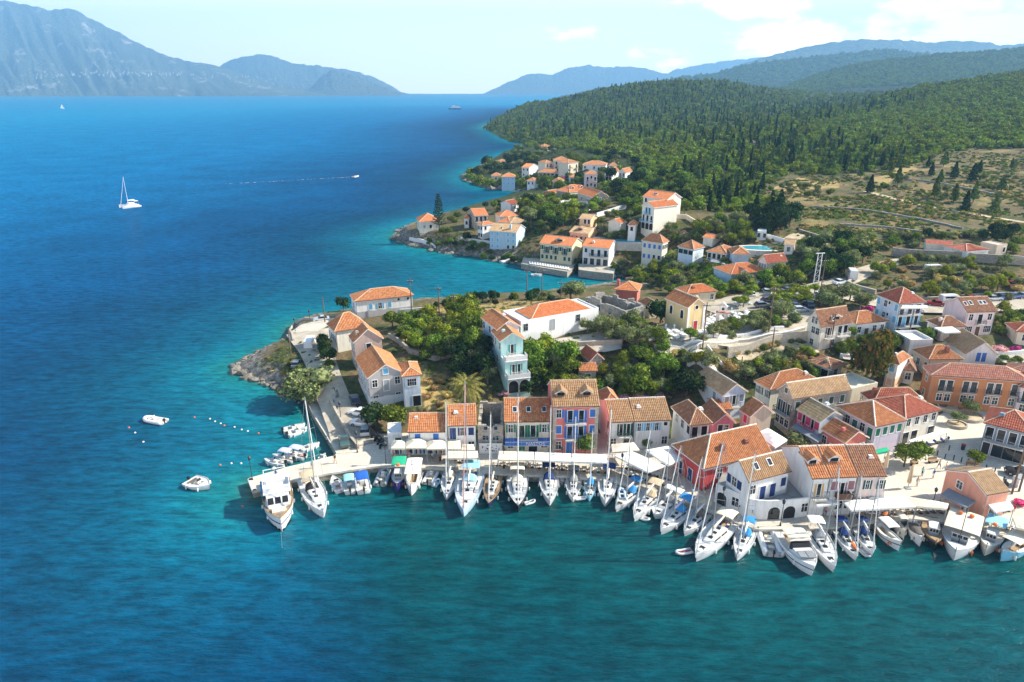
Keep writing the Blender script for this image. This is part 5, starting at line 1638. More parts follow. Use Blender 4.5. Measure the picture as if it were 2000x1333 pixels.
V_['cypress'] = [conifer(LEAF['dark'],220 + i,620,20,0.115,1.0,0.04,0.04,0.6,0.0) for i in range(3)]
T_ = {k: [trunk_mesh(i * 7 + len(k),0.8,0.085,4,0.45,M_bark2 if k == 'olive' else M_bark,0.12) for i in range(3)] for k in ('broad','olive')}
TC_ = [(MB().tube((0,0,-0.05),(0,0,0.9),0.022,0.006,6)).mesh('trunk',M_bark) for _ in range(1)]
TREES = []
KIND = {'broad': ('leafy_tree','tree'),'lime': ('mulberry_tree','tree'),'olive': ('olive_tree','tree'),'dark': ('evergreen_tree','tree'),'autumn': ('plane_tree','tree'),'pink': ('oleander_bush','shrub'),
  'magenta': ('bougainvillea','shrub'),'dry': ('dry_shrub','shrub'),'pine': ('pine_tree','tree'),'fir': ('fir_tree','tree'),'cypress': ('cypress_tree','tree'),'bush': ('bush','shrub'),'olbush': ('olive_bush','shrub')}
WORD = {'broad': 'green leafy tree','lime': 'yellow green mulberry tree','olive': 'grey green olive tree','dark': 'dark evergreen tree','autumn': 'tall plane tree turning orange brown','pink': 'pale pink oleander bush',
  'magenta': 'magenta bougainvillea','dry': 'straw coloured dry shrub','pine': 'green pine tree','fir': 'dark conifer','cypress': 'slim dark cypress','bush': 'green bush','olbush': 'grey green bush'}
def tree(kind,p,r,hs=1.0,th=None,label=None,group=None):
 """r: crown radius in metres (conifers: height)"""
 nm,cat = KIND[kind]
 root = link(nm,None,None,(p.x,p.y,p.z),random.uniform(0,6.28))
 vk = {'bush': 'broad','olbush': 'olive'}.get(kind,kind)
 me = random.choice(V_[vk])
 if kind in ('pine','fir','cypress'):
  c = link('crown',me,root)
  w = random.uniform(0.85,1.2) * hs
  c.scale = (r * w,r * w,r)
  t = link('trunk',TC_[0],root)
  t.scale = (r,r,r)
 else:
  th = (0.0 if kind in ('bush','olbush','dry','pink','magenta') else 0.62 * r) if th is None else th
  c = link('crown',me,root,(0,0,th))
  c.scale = (r * random.uniform(0.9,1.1),r * random.uniform(0.9,1.1),r * hs)
  if th > 0:
   t = link('trunk',random.choice(T_['olive' if kind == 'olive' else 'broad']),root)
   t.scale = (r * 0.9,r * 0.9,(th + 0.35 * r) / 0.8)
 tag(root,label or '',cat,group)
 if label is None:
  TREES.append((root,kind,p,r))
 return root
HB = [(Vector((x,y)),X,Vector((-X.y,X.x)),b_,a_) for (_,x,y,X,b_,a_,z,h,s) in HOUSES]
def free(p,m=0.6):
 q = Vector((p.x,p.y))
 for o,X,Y,b_,a_ in HB:
  d = q - o
  u,v = d.dot(X),d.dot(Y)
  if -m < u < b_ + m and -m < v < a_ + m:
   return False
 return True
def scatter(poly,n,kinds,rr,dmin=0.8,hs=(0.85,1.15),tries=30):
 xs,ys = [p[0] for p in poly],[p[1] for p in poly]
 got = []
 for _ in range(n * tries):
  if len(got) >= n:
   break
  x,y = random.uniform(min(xs),max(xs)),random.uniform(min(ys),max(ys))
  if not inpoly([x],[y],poly)[0]:
   continue
  p = hit(x,y)
  if p is None:
   continue
  r = random.uniform(*rr)
  if not free(p,0.55 * r):
   continue
  if any((p.x - g.x) ** 2 + (p.y - g.y) ** 2 < (dmin * (r + gr)) ** 2 for g,gr in got):
   continue
  got.append((p,r))
 for p,r in got:
  k = random.choice(kinds)
  if k in ('pine','fir','cypress'):
   tree(k,p,r * {'pine': 3.6,'fir': 3.2,'cypress': 4.2}[k])
  else:
   tree(k,p,r,random.uniform(*hs))
def one(kind,x,y,r,hs=1.0,th=None,label=None,group=None):
 p = hit(x,y)
 if p is not None:
  return tree(kind,p,r,hs,th,label,group)
one('olive',602,790,6.0,0.95,1.6,'broad spreading tree on the sea wall beside the shore road')
one('autumn',1697,752,4.6,1.35,3.0,'tall plane tree turning orange brown near the pavilion')
one('broad',1143,892,2.2,1.0,1.6,'round green tree before the pink house on the quay')
one('broad',1765,912,2.4,0.8,1.9,'spreading tree with a bare trunk on the pale square by the green bench')
one('broad',1790,906,2.2,0.9,1.7,'second leafy tree on the square nearer the cafe awning')
one('broad',1902,915,1.75,0.95,1.3,'small round tree on the square before the blue house')
one('olive',1869,829,1.6,0.85,1.2,'small olive in the round stone planter nearest the cafe')
one('olive',1894,812,2.0,0.9,1.4,'larger olive in the round planter below the terracotta hotel')
one('dark',735,838,3.0,1.0,1.6,'dark green tree over the parked white cars')
one('broad',768,842,3.4,1.0,1.8,'thick leafy tree between the parked cars and the white shop')
one('dark',1340,775,3.2,1.1,1.4,'dark round tree left of the pale blue house')
one('dark',671,606,2.4,0.9,1.0,'dark tree at the left end of the low white house')
one('olive',1115,585,4.0,1.0,1.2,'large olive on the bay shore above the long white school')
one('dark',1290,632,3.8,0.95,1.0,'dark olive shading the left side of the yellow church')
one('olive',1560,880,2.6,0.8,0.8,'bushy palm like tree behind the red waterfront hall')
one('broad',1100,720,3.4,1.2,1.6,'big tree right of the teal villa')
one('broad',1240,770,4.0,1.1,1.2,'broad tree mass behind the tan roofed pair')
one('lime',1265,776,3.0,1.0,0.8,'yellow green tree next to the broad mass behind the tan roofs')
one('pink',1250,785,2.2,0.9,label='long pale pink oleander behind the tan roofed houses, taller clump')
one('pink',1285,784,2.0,0.8,label='pale pink oleander behind the tan roofed houses, lower clump near the shed')
one('pink',1220,782,1.7,0.8,label='pale pink oleander clump beside the cream shed')
one('pink',1950,690,2.2,0.7,label='pale pink oleander along the white wall, middle clump')
one('pink',1925,688,2.0,0.75,label='pale pink oleander along the white wall by the blue doors')
one('magenta',1983,688,1.4,0.9,label='deep pink bougainvillea at the end of the white wall')
one('magenta',1097,352,3.2,0.8,label='bright magenta bougainvillea on the far headland')
one('magenta',1693,612,1.6,1.1,label='pink bush against the tall white house wall')
one('magenta',1987,985,1.2,0.7,label='red flowering shrub beside the salmon shop')
one('pink',985,772,1.6,0.6,label='white and pink flowers on the terrace above the stone shell')
for x,y,lb in ((1225,866,'leafy plant climbing the narrow white house'),(1258,872,'broad banana like plant before the light blue shutters'),(1280,868,'dark climbing plant at the right end of the tan roofed pair')):
 one('broad',x,y,1.5,1.2,0.3,lb)
scatter([(880,700),(955,690),(958,752),(890,752)],9,['dark','olive','dark'],(1.8,2.8),0.5)
scatter([(760,640),(835,632),(900,660),(940,690),(870,705),(800,700)],27,['broad','broad','lime','bush'],(1.7,3.2),0.62)
scatter([(890,600),(955,650),(960,700),(900,690),(870,660)],14,['broad','broad','lime'],(2.2,3.3),0.5)
scatter([(1035,688),(1120,690),(1125,735),(1175,740),(1240,705),(1300,725),(1325,770),(1240,782),(1180,766),(1060,762),(1035,740)],60,['broad','broad','lime','lime','olive','bush'],(1.8,3.6),0.42)
scatter([(1130,645),(1230,640),(1300,672),(1290,690),(1220,690),(1185,668),(1150,660)],18,['broad','olive','olive'],(1.8,2.8),0.5)
scatter([(1230,680),(1350,700),(1400,740),(1350,760),(1290,720)],30,['broad','olive','bush','lime','dry'],(1.2,2.8),0.45)
scatter([(1395,655),(1535,610),(1555,632),(1420,663),(1300,672)],26,['olive','olive','olbush','broad'],(1.5,2.4),0.5)
scatter([(1420,722),(1555,692),(1640,715),(1665,740),(1600,740),(1480,748),(1440,742)],52,['broad','olive','bush','olbush','dry','lime'],(1.2,2.5),0.42)
scatter([(1430,690),(1560,662),(1570,672),(1440,700)],10,['bush','olbush','dry'],(0.8,1.3),0.5)
scatter([(1570,665),(1640,690),(1700,690),(1740,690),(1690,660),(1650,660)],16,['bush','broad','dark','olbush'],(1.4,2.4),0.5)
scatter([(1370,578),(1540,562),(1620,575),(1580,598),(1500,606),(1400,600)],24,['lime'],(1.5,2.2),0.7,(0.6,0.8))
scatter([(1600,585),(1690,588),(1700,608),(1600,612)],7,['olive'],(2.2,3.0),0.6)
scatter([(1690,535),(1780,508),(1990,520),(1990,575),(1850,588),(1720,572)],44,['olive','olive','olive','lime','dry'],(1.6,2.6),0.65)
scatter([(1750,575),(1990,578),(1990,588),(1750,590)],9,['lime','olbush'],(1.1,1.7),0.6)
scatter([(1560,485),(1690,480),(1700,510),(1660,545),(1570,550)],34,['broad','olive','dark'],(2.2,3.6),0.45)
scatter([(1190,525),(1300,512),(1430,520),(1415,545),(1300,562),(1240,565)],60,['broad','olive','olbush','bush','lime'],(1.6,3.0),0.42)
scatter([(1420,545),(1530,545),(1560,560),(1380,585),(1300,578)],30,['broad','broad','lime','olive'],(1.8,3.0),0.45)
scatter([(1300,452),(1440,435),(1490,470),(1440,482),(1320,478)],48,['olive','broad','olbush','lime'],(1.6,3.0),0.42)
scatter([(1000,398),(1100,392),(1200,405),(1130,430),(1115,447),(1040,455),(1010,432)],52,['broad','dark','lime','olive','broad'],(2.4,4.0),0.42)
scatter([(1190,345),(1340,350),(1345,420),(1230,415),(1195,390)],52,['broad','dark','broad'],(2.6,4.2),0.42)
scatter([(1210,420),(1250,430),(1240,470),(1215,455)],7,['olive','bush'],(1.4,2.2),0.5)
scatter([(990,408),(1060,396),(1100,440),(1050,470),(1010,462),(960,440)],16,['broad','bush','olive','dark'],(1.6,2.8),0.5)
scatter([(1120,425),(1240,425),(1245,470),(1200,480),(1120,465)],18,['broad','bush','olive'],(1.5,2.6),0.5)
scatter([(1010,318),(1250,300),(1255,345),(1180,352),(1030,345)],40,['broad','dark','bush','olive'],(2.2,3.6),0.45)
scatter([(800,470),(870,448),(960,478),(1020,500),(1000,506),(900,492),(820,478)],20,['bush','olbush','dark','broad'],(1.2,2.2),0.55)
scatter([(870,428),(960,405),(990,398),(990,412),(940,414),(880,440)],12,['bush','broad','dark'],(1.4,2.4),0.5)
scatter([(1050,515),(1120,527),(1200,535),(1210,528),(1120,518)],9,['dark','bush','dark'],(1.2,2.2),0.5)
scatter([(925,346),(945,325),(990,308),(1050,292),(1100,295),(1040,320),(1000,335),(960,345)],50,['broad','dark','olive'],(2.6,4.0),0.42)
scatter([(940,358),(1000,366),(1100,372),(1170,362),(1180,350),(1080,356),(1000,356)],36,['broad','dark','bush'],(2.2,3.6),0.42)
scatter([(1455,425),(1560,420),(1556,458),(1470,462)],18,['dark','fir','dark'],(2.8,3.8),0.32)
scatter([(1640,340),(1800,312),(1980,330),(1980,440),(1900,420),(1800,390),(1660,372)],42,['pine','fir','olive','olbush','pine','bush'],(1.5,2.5),0.9)
scatter([(1480,372),(1560,362),(1640,372),(1560,415),(1490,405)],20,['olbush','bush','olive','fir'],(1.5,2.6),0.7)
scatter([(1720,455),(1850,462),(1990,455),(1990,500),(1900,500),(1740,490)],22,['broad','dark','olbush','bush'],(1.6,3.0),0.55)
scatter([(830,606),(930,590),(1100,575),(1100,590),(960,602),(860,620)],16,['bush','olbush','dark'],(0.9,2.0),0.8)
scatter([(610,640),(640,690),(650,730),(640,712),(622,660)],8,['dark','bush'],(1.4,2.2),0.45)
scatter([(545,730),(580,700),(590,740),(590,775),(560,760)],9,['bush','dry','dry'],(0.8,1.5),0.6)
scatter([(1930,620),(2000,612),(2000,660),(1940,650)],10,['broad','lime','bush'],(1.6,2.4),0.5)
scatter([(1900,700),(1990,704),(1990,716),(1900,712)],5,['bush','olbush'],(1.0,1.5),0.5)
scatter([(830,745),(870,738),(885,790),(835,800)],6,['dry','dry','olbush'],(1.0,1.7),0.7)
scatter([(1790,655),(1870,655),(1870,672),(1790,668)],5,['broad','bush'],(1.4,2.2),0.5)
scatter([(1690,655),(1770,668),(1775,690),(1700,690)],9,['dark','bush'],(1.4,2.2),0.5)
scatter([(1020,778),(1062,760),(1062,700),(1030,700)],9,['dark','broad'],(1.6,2.4),0.5)
for x,y,r in ((945,504,1.6),(962,507,1.3),(985,509,1.5),(1003,511,1.7),(1016,513,1.4),(1128,530,1.7),(1146,534,1.4),(1166,537,1.6),(1190,539,1.2),(1122,515,1.8),(1124,500,1.8)):
 tree(random.choice(['dark','bush']),U(x,y,.6),r,1.0,0)
def palm(x,y,h,L,n,label,seed):
 p = hit(x,y)
 rs = random.Random(seed)
 root = thing('palm_tree',label,'palm',p)
 t = MB()
 for k in range(8):
  t.tube((0,0,h * k / 8 - 0.1),(0,0,h * (k + 1) / 8),0.3 * L / 3.4,0.26 * L / 3.4,8)
 t.build('trunk',M_bark,root)
 V,F = [],[]
 for i in range(n):
  a = 2.399 * i
  el = 1.35 - 1.75 * (i / n)
  d = Vector((math.cos(a),math.sin(a),0))
  side = Vector((-d.y,d.x,0))
  pos = Vector((0,0,h))
  for k in range(9):
   e2 = el - 0.17 * k
   st = (d * math.cos(e2) + Vector((0,0,math.sin(e2)))) * (L / 9)
   nx = pos + st
   w = L * 0.16 * math.sin(PI * min(1,(k + 0.8) / 9.6)) + 0.03
   for s in (-1,1):
    for j in range(3):
     b0 = pos.lerp(nx,j / 3)
     b1 = pos.lerp(nx,j / 3 + 0.2)
     tip = b0 + side * s * w + st * 0.9 + Vector((0,0,-w * 0.45 + rs.uniform(-.05,.05)))
     q = len(V)
     V += [tuple(b0),tuple(b1),tuple(tip)]
     F.append((q,q + 1,q + 2))
   pos = nx
 link('crown',npmesh('crown',V,F,LEAF['palm']),root)
 return root
palm(912,806,5.2,4.2,64,'large feather palm behind the worn orange shop roofs',5)
palm(1260,510,3.6,2.4,26,'palm before the cream four window house, darker left one',6)
palm(1313,520,4.4,2.4,26,'palm right of the cream four window house',7)
palm(1356,520,3.6,2.4,26,'palm below the glazed blue veranda',8)
p_ = hit(858,452)
ar = thing('island_pine','tall tiered pine beside the headland point villa','tree',p_)
MB().tube((0,0,-.3),(0,0,15.5),0.3,0.05,7).build('trunk',M_bark,ar)
Vv,Ff,kk = [],[],0
rs_ = np.random.RandomState(4)
for tnum in range(15):
 zt = 3 + tnum * 0.86
 Lr = 3.0 * (1 - tnum / 16.0) ** 0.8
 for j in range(6):
  an = j * PI / 3 + tnum * 0.5
  m_ = 12
  f_ = np.linspace(0.15,1,m_)
  C_ = np.stack([np.cos(an) * f_ * Lr,np.sin(an) * f_ * Lr,zt + 0.35 * f_ ** 2 * Lr - 0.1],1) + rs_.normal(0,0.08,(m_,3))
  v_,fq = cards(C_,np.tile([[0,0,1.0]],(m_,1)),0.34,rs_,0.3)
  Vv.append(v_)
  Ff.append(fq + kk)
  kk += len(v_)
link('crown',npmesh('crown',np.concatenate(Vv),np.concatenate(Ff),LEAF['dark']),ar)
def scatter_group(name,label,pts,scl,rot,idx,sources):
 me = bpy.data.meshes.new(name)
 me.vertices.add(len(pts))
 me.vertices.foreach_set('co',np.asarray(pts,np.float32).ravel())
 for an,ty,dat in (('sc','FLOAT_VECTOR',scl),('ro','FLOAT_VECTOR',rot)):
  a = me.attributes.new(an,ty,'POINT')
  a.data.foreach_set('vector',np.asarray(dat,np.float32).ravel())
 a = me.attributes.new('ix','INT','POINT')
 a.data.foreach_set('value',np.asarray(idx,np.int32))
 o = stuff(link(name,me),label)
 g = bpy.data.node_groups.new(name,'GeometryNodeTree')
 g.interface.new_socket('Geometry',in_out='INPUT',socket_type='NodeSocketGeometry')
 g.interface.new_socket('Geometry',in_out='OUTPUT',socket_type='NodeSocketGeometry')
 N = g.nodes
 gi,go = N.new('NodeGroupInput'),N.new('NodeGroupOutput')
 ip = N.new('GeometryNodeInstanceOnPoints')
 ip.inputs['Pick Instance'].default_value = True
 ci = N.new('GeometryNodeCollectionInfo')
 col = bpy.data.collections.new(name + '_kinds')
 for i,(m,w) in enumerate(sources):
  so = bpy.data.objects.new('%s_kind_%02d' % (name,i),m)
  col.objects.link(so)
 ci.inputs['Collection'].default_value = col
 ci.inputs['Separate Children'].default_value = True
 ci.inputs['Reset Children'].default_value = True
 def na(nm,ty):
  n = N.new('GeometryNodeInputNamedAttribute')
  n.data_type = ty
  n.inputs['Name'].default_value = nm
  return [s for s in n.outputs if s.enabled and s.name == 'Attribute'][0]
 L = g.links
 L.new(gi.outputs[0],ip.inputs['Points'])
 L.new(ci.outputs[0],ip.inputs['Instance'])
 L.new(na('ix','INT'),ip.inputs['Instance Index'])
 L.new(na('sc','FLOAT_VECTOR'),ip.inputs['Scale'])
 L.new(na('ro','FLOAT_VECTOR'),ip.inputs['Rotation'])
 L.new(ip.outputs[0],go.inputs[0])
 md = o.modifiers.new('scatter','NODES')
 md.node_group = g
 return o
LOW = [(crown(LEAF['wood'],300 + i,7,420,0.13),1) for i in range(4)]
LOWC = [(conifer(LEAF['pine'],320 + i,330,9,0.25,1.0,0.15,0.075),1) for i in range(3)] + [(conifer(LEAF['dark'],330 + i,280,12,0.15,1.0,0.05,0.06,0.7),1) for i in range(2)]
CON_PX = [[(1180,260),(1300,240),(1480,232),(1560,262),(1600,300),(1560,330),(1460,360),(1300,345),(1420,300),(1250,275)],
   [(1560,300),(1640,268),(1760,290),(1800,300),(1700,345),(1600,345)],[(950,250),(1200,160),(1480,165),(1560,230),(1150,275),(1000,270)],
   [(1340,345),(1460,345),(1480,400),(1380,420)],[(1480,240),(1560,205),(1720,190),(1800,200),(1560,250)]]
NOWOOD = [SCRUB_PX,[(900,372),(1185,366),(1235,420),(1300,440),(1560,440),(1540,395),(1560,345),(2060,330),(2060,450),(900,450)],[(920,300),(1060,284),(1245,312),(1250,352),(1100,365),(920,350)]]
def in_any(x,y,polys):
 r = np.zeros(len(x),bool)
 for p in polys:
  r |= inpoly(x,y,p)
 return r
def frange_hits(n,ylo,yhi,accept):
 out = []
 xs = RN.uniform(900,2060,n)
 ys = RN.uniform(ylo,yhi,n)
 for x,y in zip(xs,ys):
  p = hit(x,y)
  if p is not None and p.y > 262 and RN.rand() < accept(p.y):
   out.append((x,y,p))
 return out
H_ = frange_hits(40000,130,440,lambda d: min(1.0,(d / 1150.0) ** 1.5 + 0.06))
X_ = np.array([h[0] for h in H_])
Y_ = np.array([h[1] for h in H_])
P_ = np.array([tuple(h[2]) for h in H_])
ok = ~in_any(X_,Y_,NOWOOD)
hx = np.array([(x + X.x * b_ / 2 - X.y * a_ / 2,y + X.y * b_ / 2 + X.x * a_ / 2,max(b_,a_)) for (_,x,y,X,b_,a_,z,h,s) in HOUSES if 255 < y < 720])
for x,y,w in hx:
 ok &= np.hypot(P_[:,0] - x,P_[:,1] - y) > w * 0.62 + 2
 ok &= ~((np.hypot(P_[:,0] - x,P_[:,1] - (y - w)) < w * 0.8))
conif = in_any(X_ + RN.normal(0,14,len(X_)),Y_ + RN.normal(0,5,len(Y_)),CON_PX) & (RN.rand(len(X_)) < 0.24)
for nm,lb,sel,src,isc in (('broadleaf_wood','green broadleaf wood and maquis covering the hills',ok & ~conif,LOW,False),('conifer_wood','dark pine and cypress wood covering the hills',ok & conif,LOWC,True)):
 n = int(sel.sum())
 dd = P_[sel][:,1]
 if isc:
  hgt = RN.uniform(5.5,10,n) * np.where(dd < 420,0.9,1)
  sc = np.stack([hgt * RN.uniform(.85,1.15,n)] * 2 + [hgt],1)
 else:
  r = RN.uniform(1.8,4.6,n) * np.where(dd < 420,0.85,1.05)
  sc = np.stack([r,r,r * RN.uniform(0.75,1.15,n)],1)
 ro = np.stack([np.zeros(n),np.zeros(n),RN.uniform(0,6.28,n)],1)
 pts = P_[sel] - np.array([0,0,0.5])
 scatter_group(nm,lb,pts,sc,ro,RN.randint(0,len(src),n),src)
 print(nm,n)
for (HX,HD,HZ_),n_,nm in ((HR1,9000,'far_wood'),(HR2,5000,'far_wood')):
 fx = RN.randint(0,HX.shape[1] - 1,n_)
 fy = (RN.rand(n_) * 0.62 * 63 + 0.40 * 63).clip(0,64).astype(int)
 u,v = RN.rand(n_),RN.rand(n_)
 def bl(A):
  return (A[fy,fx] * (1 - u) + A[fy,fx + 1] * u) * (1 - v) + (A[fy + 1,fx] * (1 - u) + A[fy + 1,fx + 1] * u) * v
 pts = np.stack([bl(HX),bl(HD),bl(HZ_) - 1],1)
 s_ = 5.0 if HX is HR1[0] else 9.0
 r = RN.uniform(0.8,1.6,n_) * s_
 scatter_group(nm,'far wood on the blue hills',pts,np.stack([r,r,r * 0.9],1),np.stack([np.zeros(n_)] * 2 + [RN.uniform(0,6.28,n_)],1),RN.randint(0,4,n_),LOW)
SC = [(crown(LEAF['olive'],350,5,110,0.17),1),(crown(LEAF['mid'],351,5,110,0.17),1),(crown(LEAF['dry'],352,4,90,0.2),1),(crown(LEAF['wood'],353,5,110,0.17),1)]
pts,scl,ix = [],[],[]
for poly,n,kd,rr in ((SCRUB_PX,6500,(0,0,1,2,3,3),(0.35,1.25)),([(760,640),(960,600),(1330,640),(1330,780),(950,790),(830,790),(770,690)],900,(1,1,2,0,3),(0.25,0.8)),
      ([(1400,660),(1700,650),(1780,720),(1650,760),(1450,760)],500,(1,2,0,3),(0.25,0.8)),([(1200,480),(1500,440),(1640,480),(1660,560),(1250,570)],900,(0,1,3,2),(0.3,1.0)),
      ([(1680,490),(2000,500),(2000,590),(1700,580)],500,(2,2,0,1),(0.2,0.6)),([(780,470),(900,440),(1240,400),(1240,540),(1000,512)],700,(0,1,3),(0.3,1.0)),
      ([(460,730),(600,650),(640,700),(600,790)],160,(0,2,1),(0.2,0.7)),([(780,640),(840,600),(1110,575),(1110,600),(950,630)],420,(2,2,2,0),(0.2,0.55)),
      ([(920,362),(920,330),(1060,290),(1260,310),(1260,372),(1100,376)],500,(1,3,0),(0.6,1.6))):
 xs,ys = [q[0] for q in poly],[q[1] for q in poly]
 X = RN.uniform(min(xs),max(xs),n * 2)
 Y = RN.uniform(min(ys),max(ys),n * 2)
 m = inpoly(X,Y,poly)
 for x,y in list(zip(X[m],Y[m]))[:n]:
  p = hit(x,y)
  if poly is SCRUB_PX and p is not None and vnoise(np.array([p.x / 11]),np.array([p.y / 11]),61)[0] < RN.uniform(0.25,0.62):
   continue
  if p is None or p.z < 1.3 or not free(p,0.5):
   continue
  r = RN.uniform(*rr)
  pts.append((p.x,p.y,p.z - 0.1))
  scl.append((r,r,r * RN.uniform(0.6,1.0)))
  ix.append(kd[RN.randint(len(kd))])
scatter_group('scrub','low scrub and dry tufts on the slopes',pts,scl,[(0,0,a) for a in RN.uniform(0,6.28,len(pts))],ix,SC)
ro_ = MB()
iv0,if0 = ico(1.0)
def rock(p,r):
 v = iv0 * RN.uniform(0.65,1.25,(12,1)) * np.array([r * RN.uniform(.8,1.6),r,r * RN.uniform(0.4,0.8)])
 a = RN.uniform(0,6.28)
 c,s = math.cos(a),math.sin(a)
 v = np.stack([v[:,0] * c - v[:,1] * s + p[0],v[:,0] * s + v[:,1] * c + p[1],v[:,2] + p[2]],1)
 ro_.add(v,[tuple(f) for f in if0])
def rocks_along(px,n,spread,rr):
 P = [U(*q) for q in px]
 for _ in range(n):
  i = RN.randint(len(P) - 1)
  p = P[i].lerp(P[i + 1],RN.rand())
  rock((p.x + RN.normal(0,spread),p.y + RN.normal(0,spread),RN.uniform(-0.15,0.35)),RN.uniform(*rr))
rocks_along([(600,790),(566,770),(540,752),(520,745),(495,739),(470,724),(462,716),(485,706),(500,694),(540,678),(560,666)],210,.8,(0.2,0.95))
rocks_along([(500,735),(480,722),(465,718)],24,2.0,(0.4,1.4))
rocks_along([(1030,517),(1000,512),(950,504),(900,497),(860,490),(820,481),(790,472),(773,459),(785,450),(808,444)],150,1.4,(0.5,1.8))
rocks_along([(1205,541),(1170,534),(1120,529)],24,1.0,(0.4,1.0))
rocks_along([(1060,378),(1035,373),(995,371),(955,367),(930,359),(911,348),(918,336),(940,325),(965,312)],130,2.4,(0.8,3.0))
rocks_along([(1055,283),(1030,281),(1000,277),(985,270),(965,259),(945,251),(950,245)],120,2,(0.8,2.4))
stuff(ro_.build('shore_rocks',stonework('shore',(0.26,0.23,0.19),(0.13,0.12,0.1),0.8,(0.17,0.15,0.12))),'pale broken rocks along the shore')
# ------------------------------------------------------------------ boats
def gloss(name,col,rough=0.25,spec=0.5):
 return pm('boat_' + name,col,rough,0.06,0.6,spec=spec)
BM = {n: gloss(n,c) for n,c in dict(white=(0.7,0.7,0.69),cream=(0.72,0.68,0.58),navy=(0.012,0.025,0.07),black=(0.015,0.015,0.018),blue=(0.03,0.16,0.42),lightblue=(0.2,0.5,0.66),
          iceblue=(0.45,0.6,0.74),purple=(0.035,0.03,0.16),grey=(0.35,0.37,0.38),red=(0.5,0.03,0.03),orange=(0.72,0.16,0.02),green=(0.02,0.3,0.14)).items()}
M_teak = pm('teak',(0.36,0.24,0.13),0.75,0.3,3.0,spec=0.2)
M_gel = pm('deck_gelcoat',(0.6,0.59,0.55),0.55,0.08,1.0)
M_greyd = pm('deck_grey',(0.42,0.42,0.4),0.7,0.15,1.0)
M_alu = pm('mast_aluminium',(0.34,0.35,0.36),0.4,0.08,1.0,metal=0.3)
M_mast2 = pm('mast_dark',(0.1,0.1,0.11),0.4,0.1,1.0)
M_steel = pm('stainless',(0.6,0.6,0.6),0.3,0.05,1.0,metal=0.8)
M_rope = pm('rope',(0.5,0.46,0.36),0.9)
M_fender = pm('fender',(0.72,0.72,0.7),0.6)
M_black = pm('black_plastic',(0.02,0.02,0.022),0.45)
CANV = {n: pm('canvas_' + n,c,0.9,0.12,0.9,spec=0.1) for n,c in dict(white=(0.76,0.74,0.68),cream=(0.7,0.62,0.48),navy=(0.025,0.05,0.16),blue=(0.05,0.26,0.52),lightblue=(0.28,0.55,0.68),grey=(0.24,0.25,0.26),
                   tan=(0.55,0.43,0.28),green=(0.03,0.38,0.2),black=(0.03,0.03,0.035),pink=(0.6,0.3,0.25),lavender=(0.5,0.5,0.66),brown=(0.14,0.12,0.1),royal=(0.03,0.12,0.45)).items()}
def berth(stern,bow,z=1.0):
 a,b = U(*stern,z),U(*bow,z)
 d = (b - a).to_2d()
 c = (a + b) / 2
 return (c.x,c.y,0.0),math.atan2(d.y,d.x),d.length
def shape(t,full=0.9,fine=2.2,st=0.86):
 f = 1 - (max(0,t - 0.38) / 0.62) ** fine
 return max(0.012,f * (st + (1 - st) * min(1,t / 0.38)))
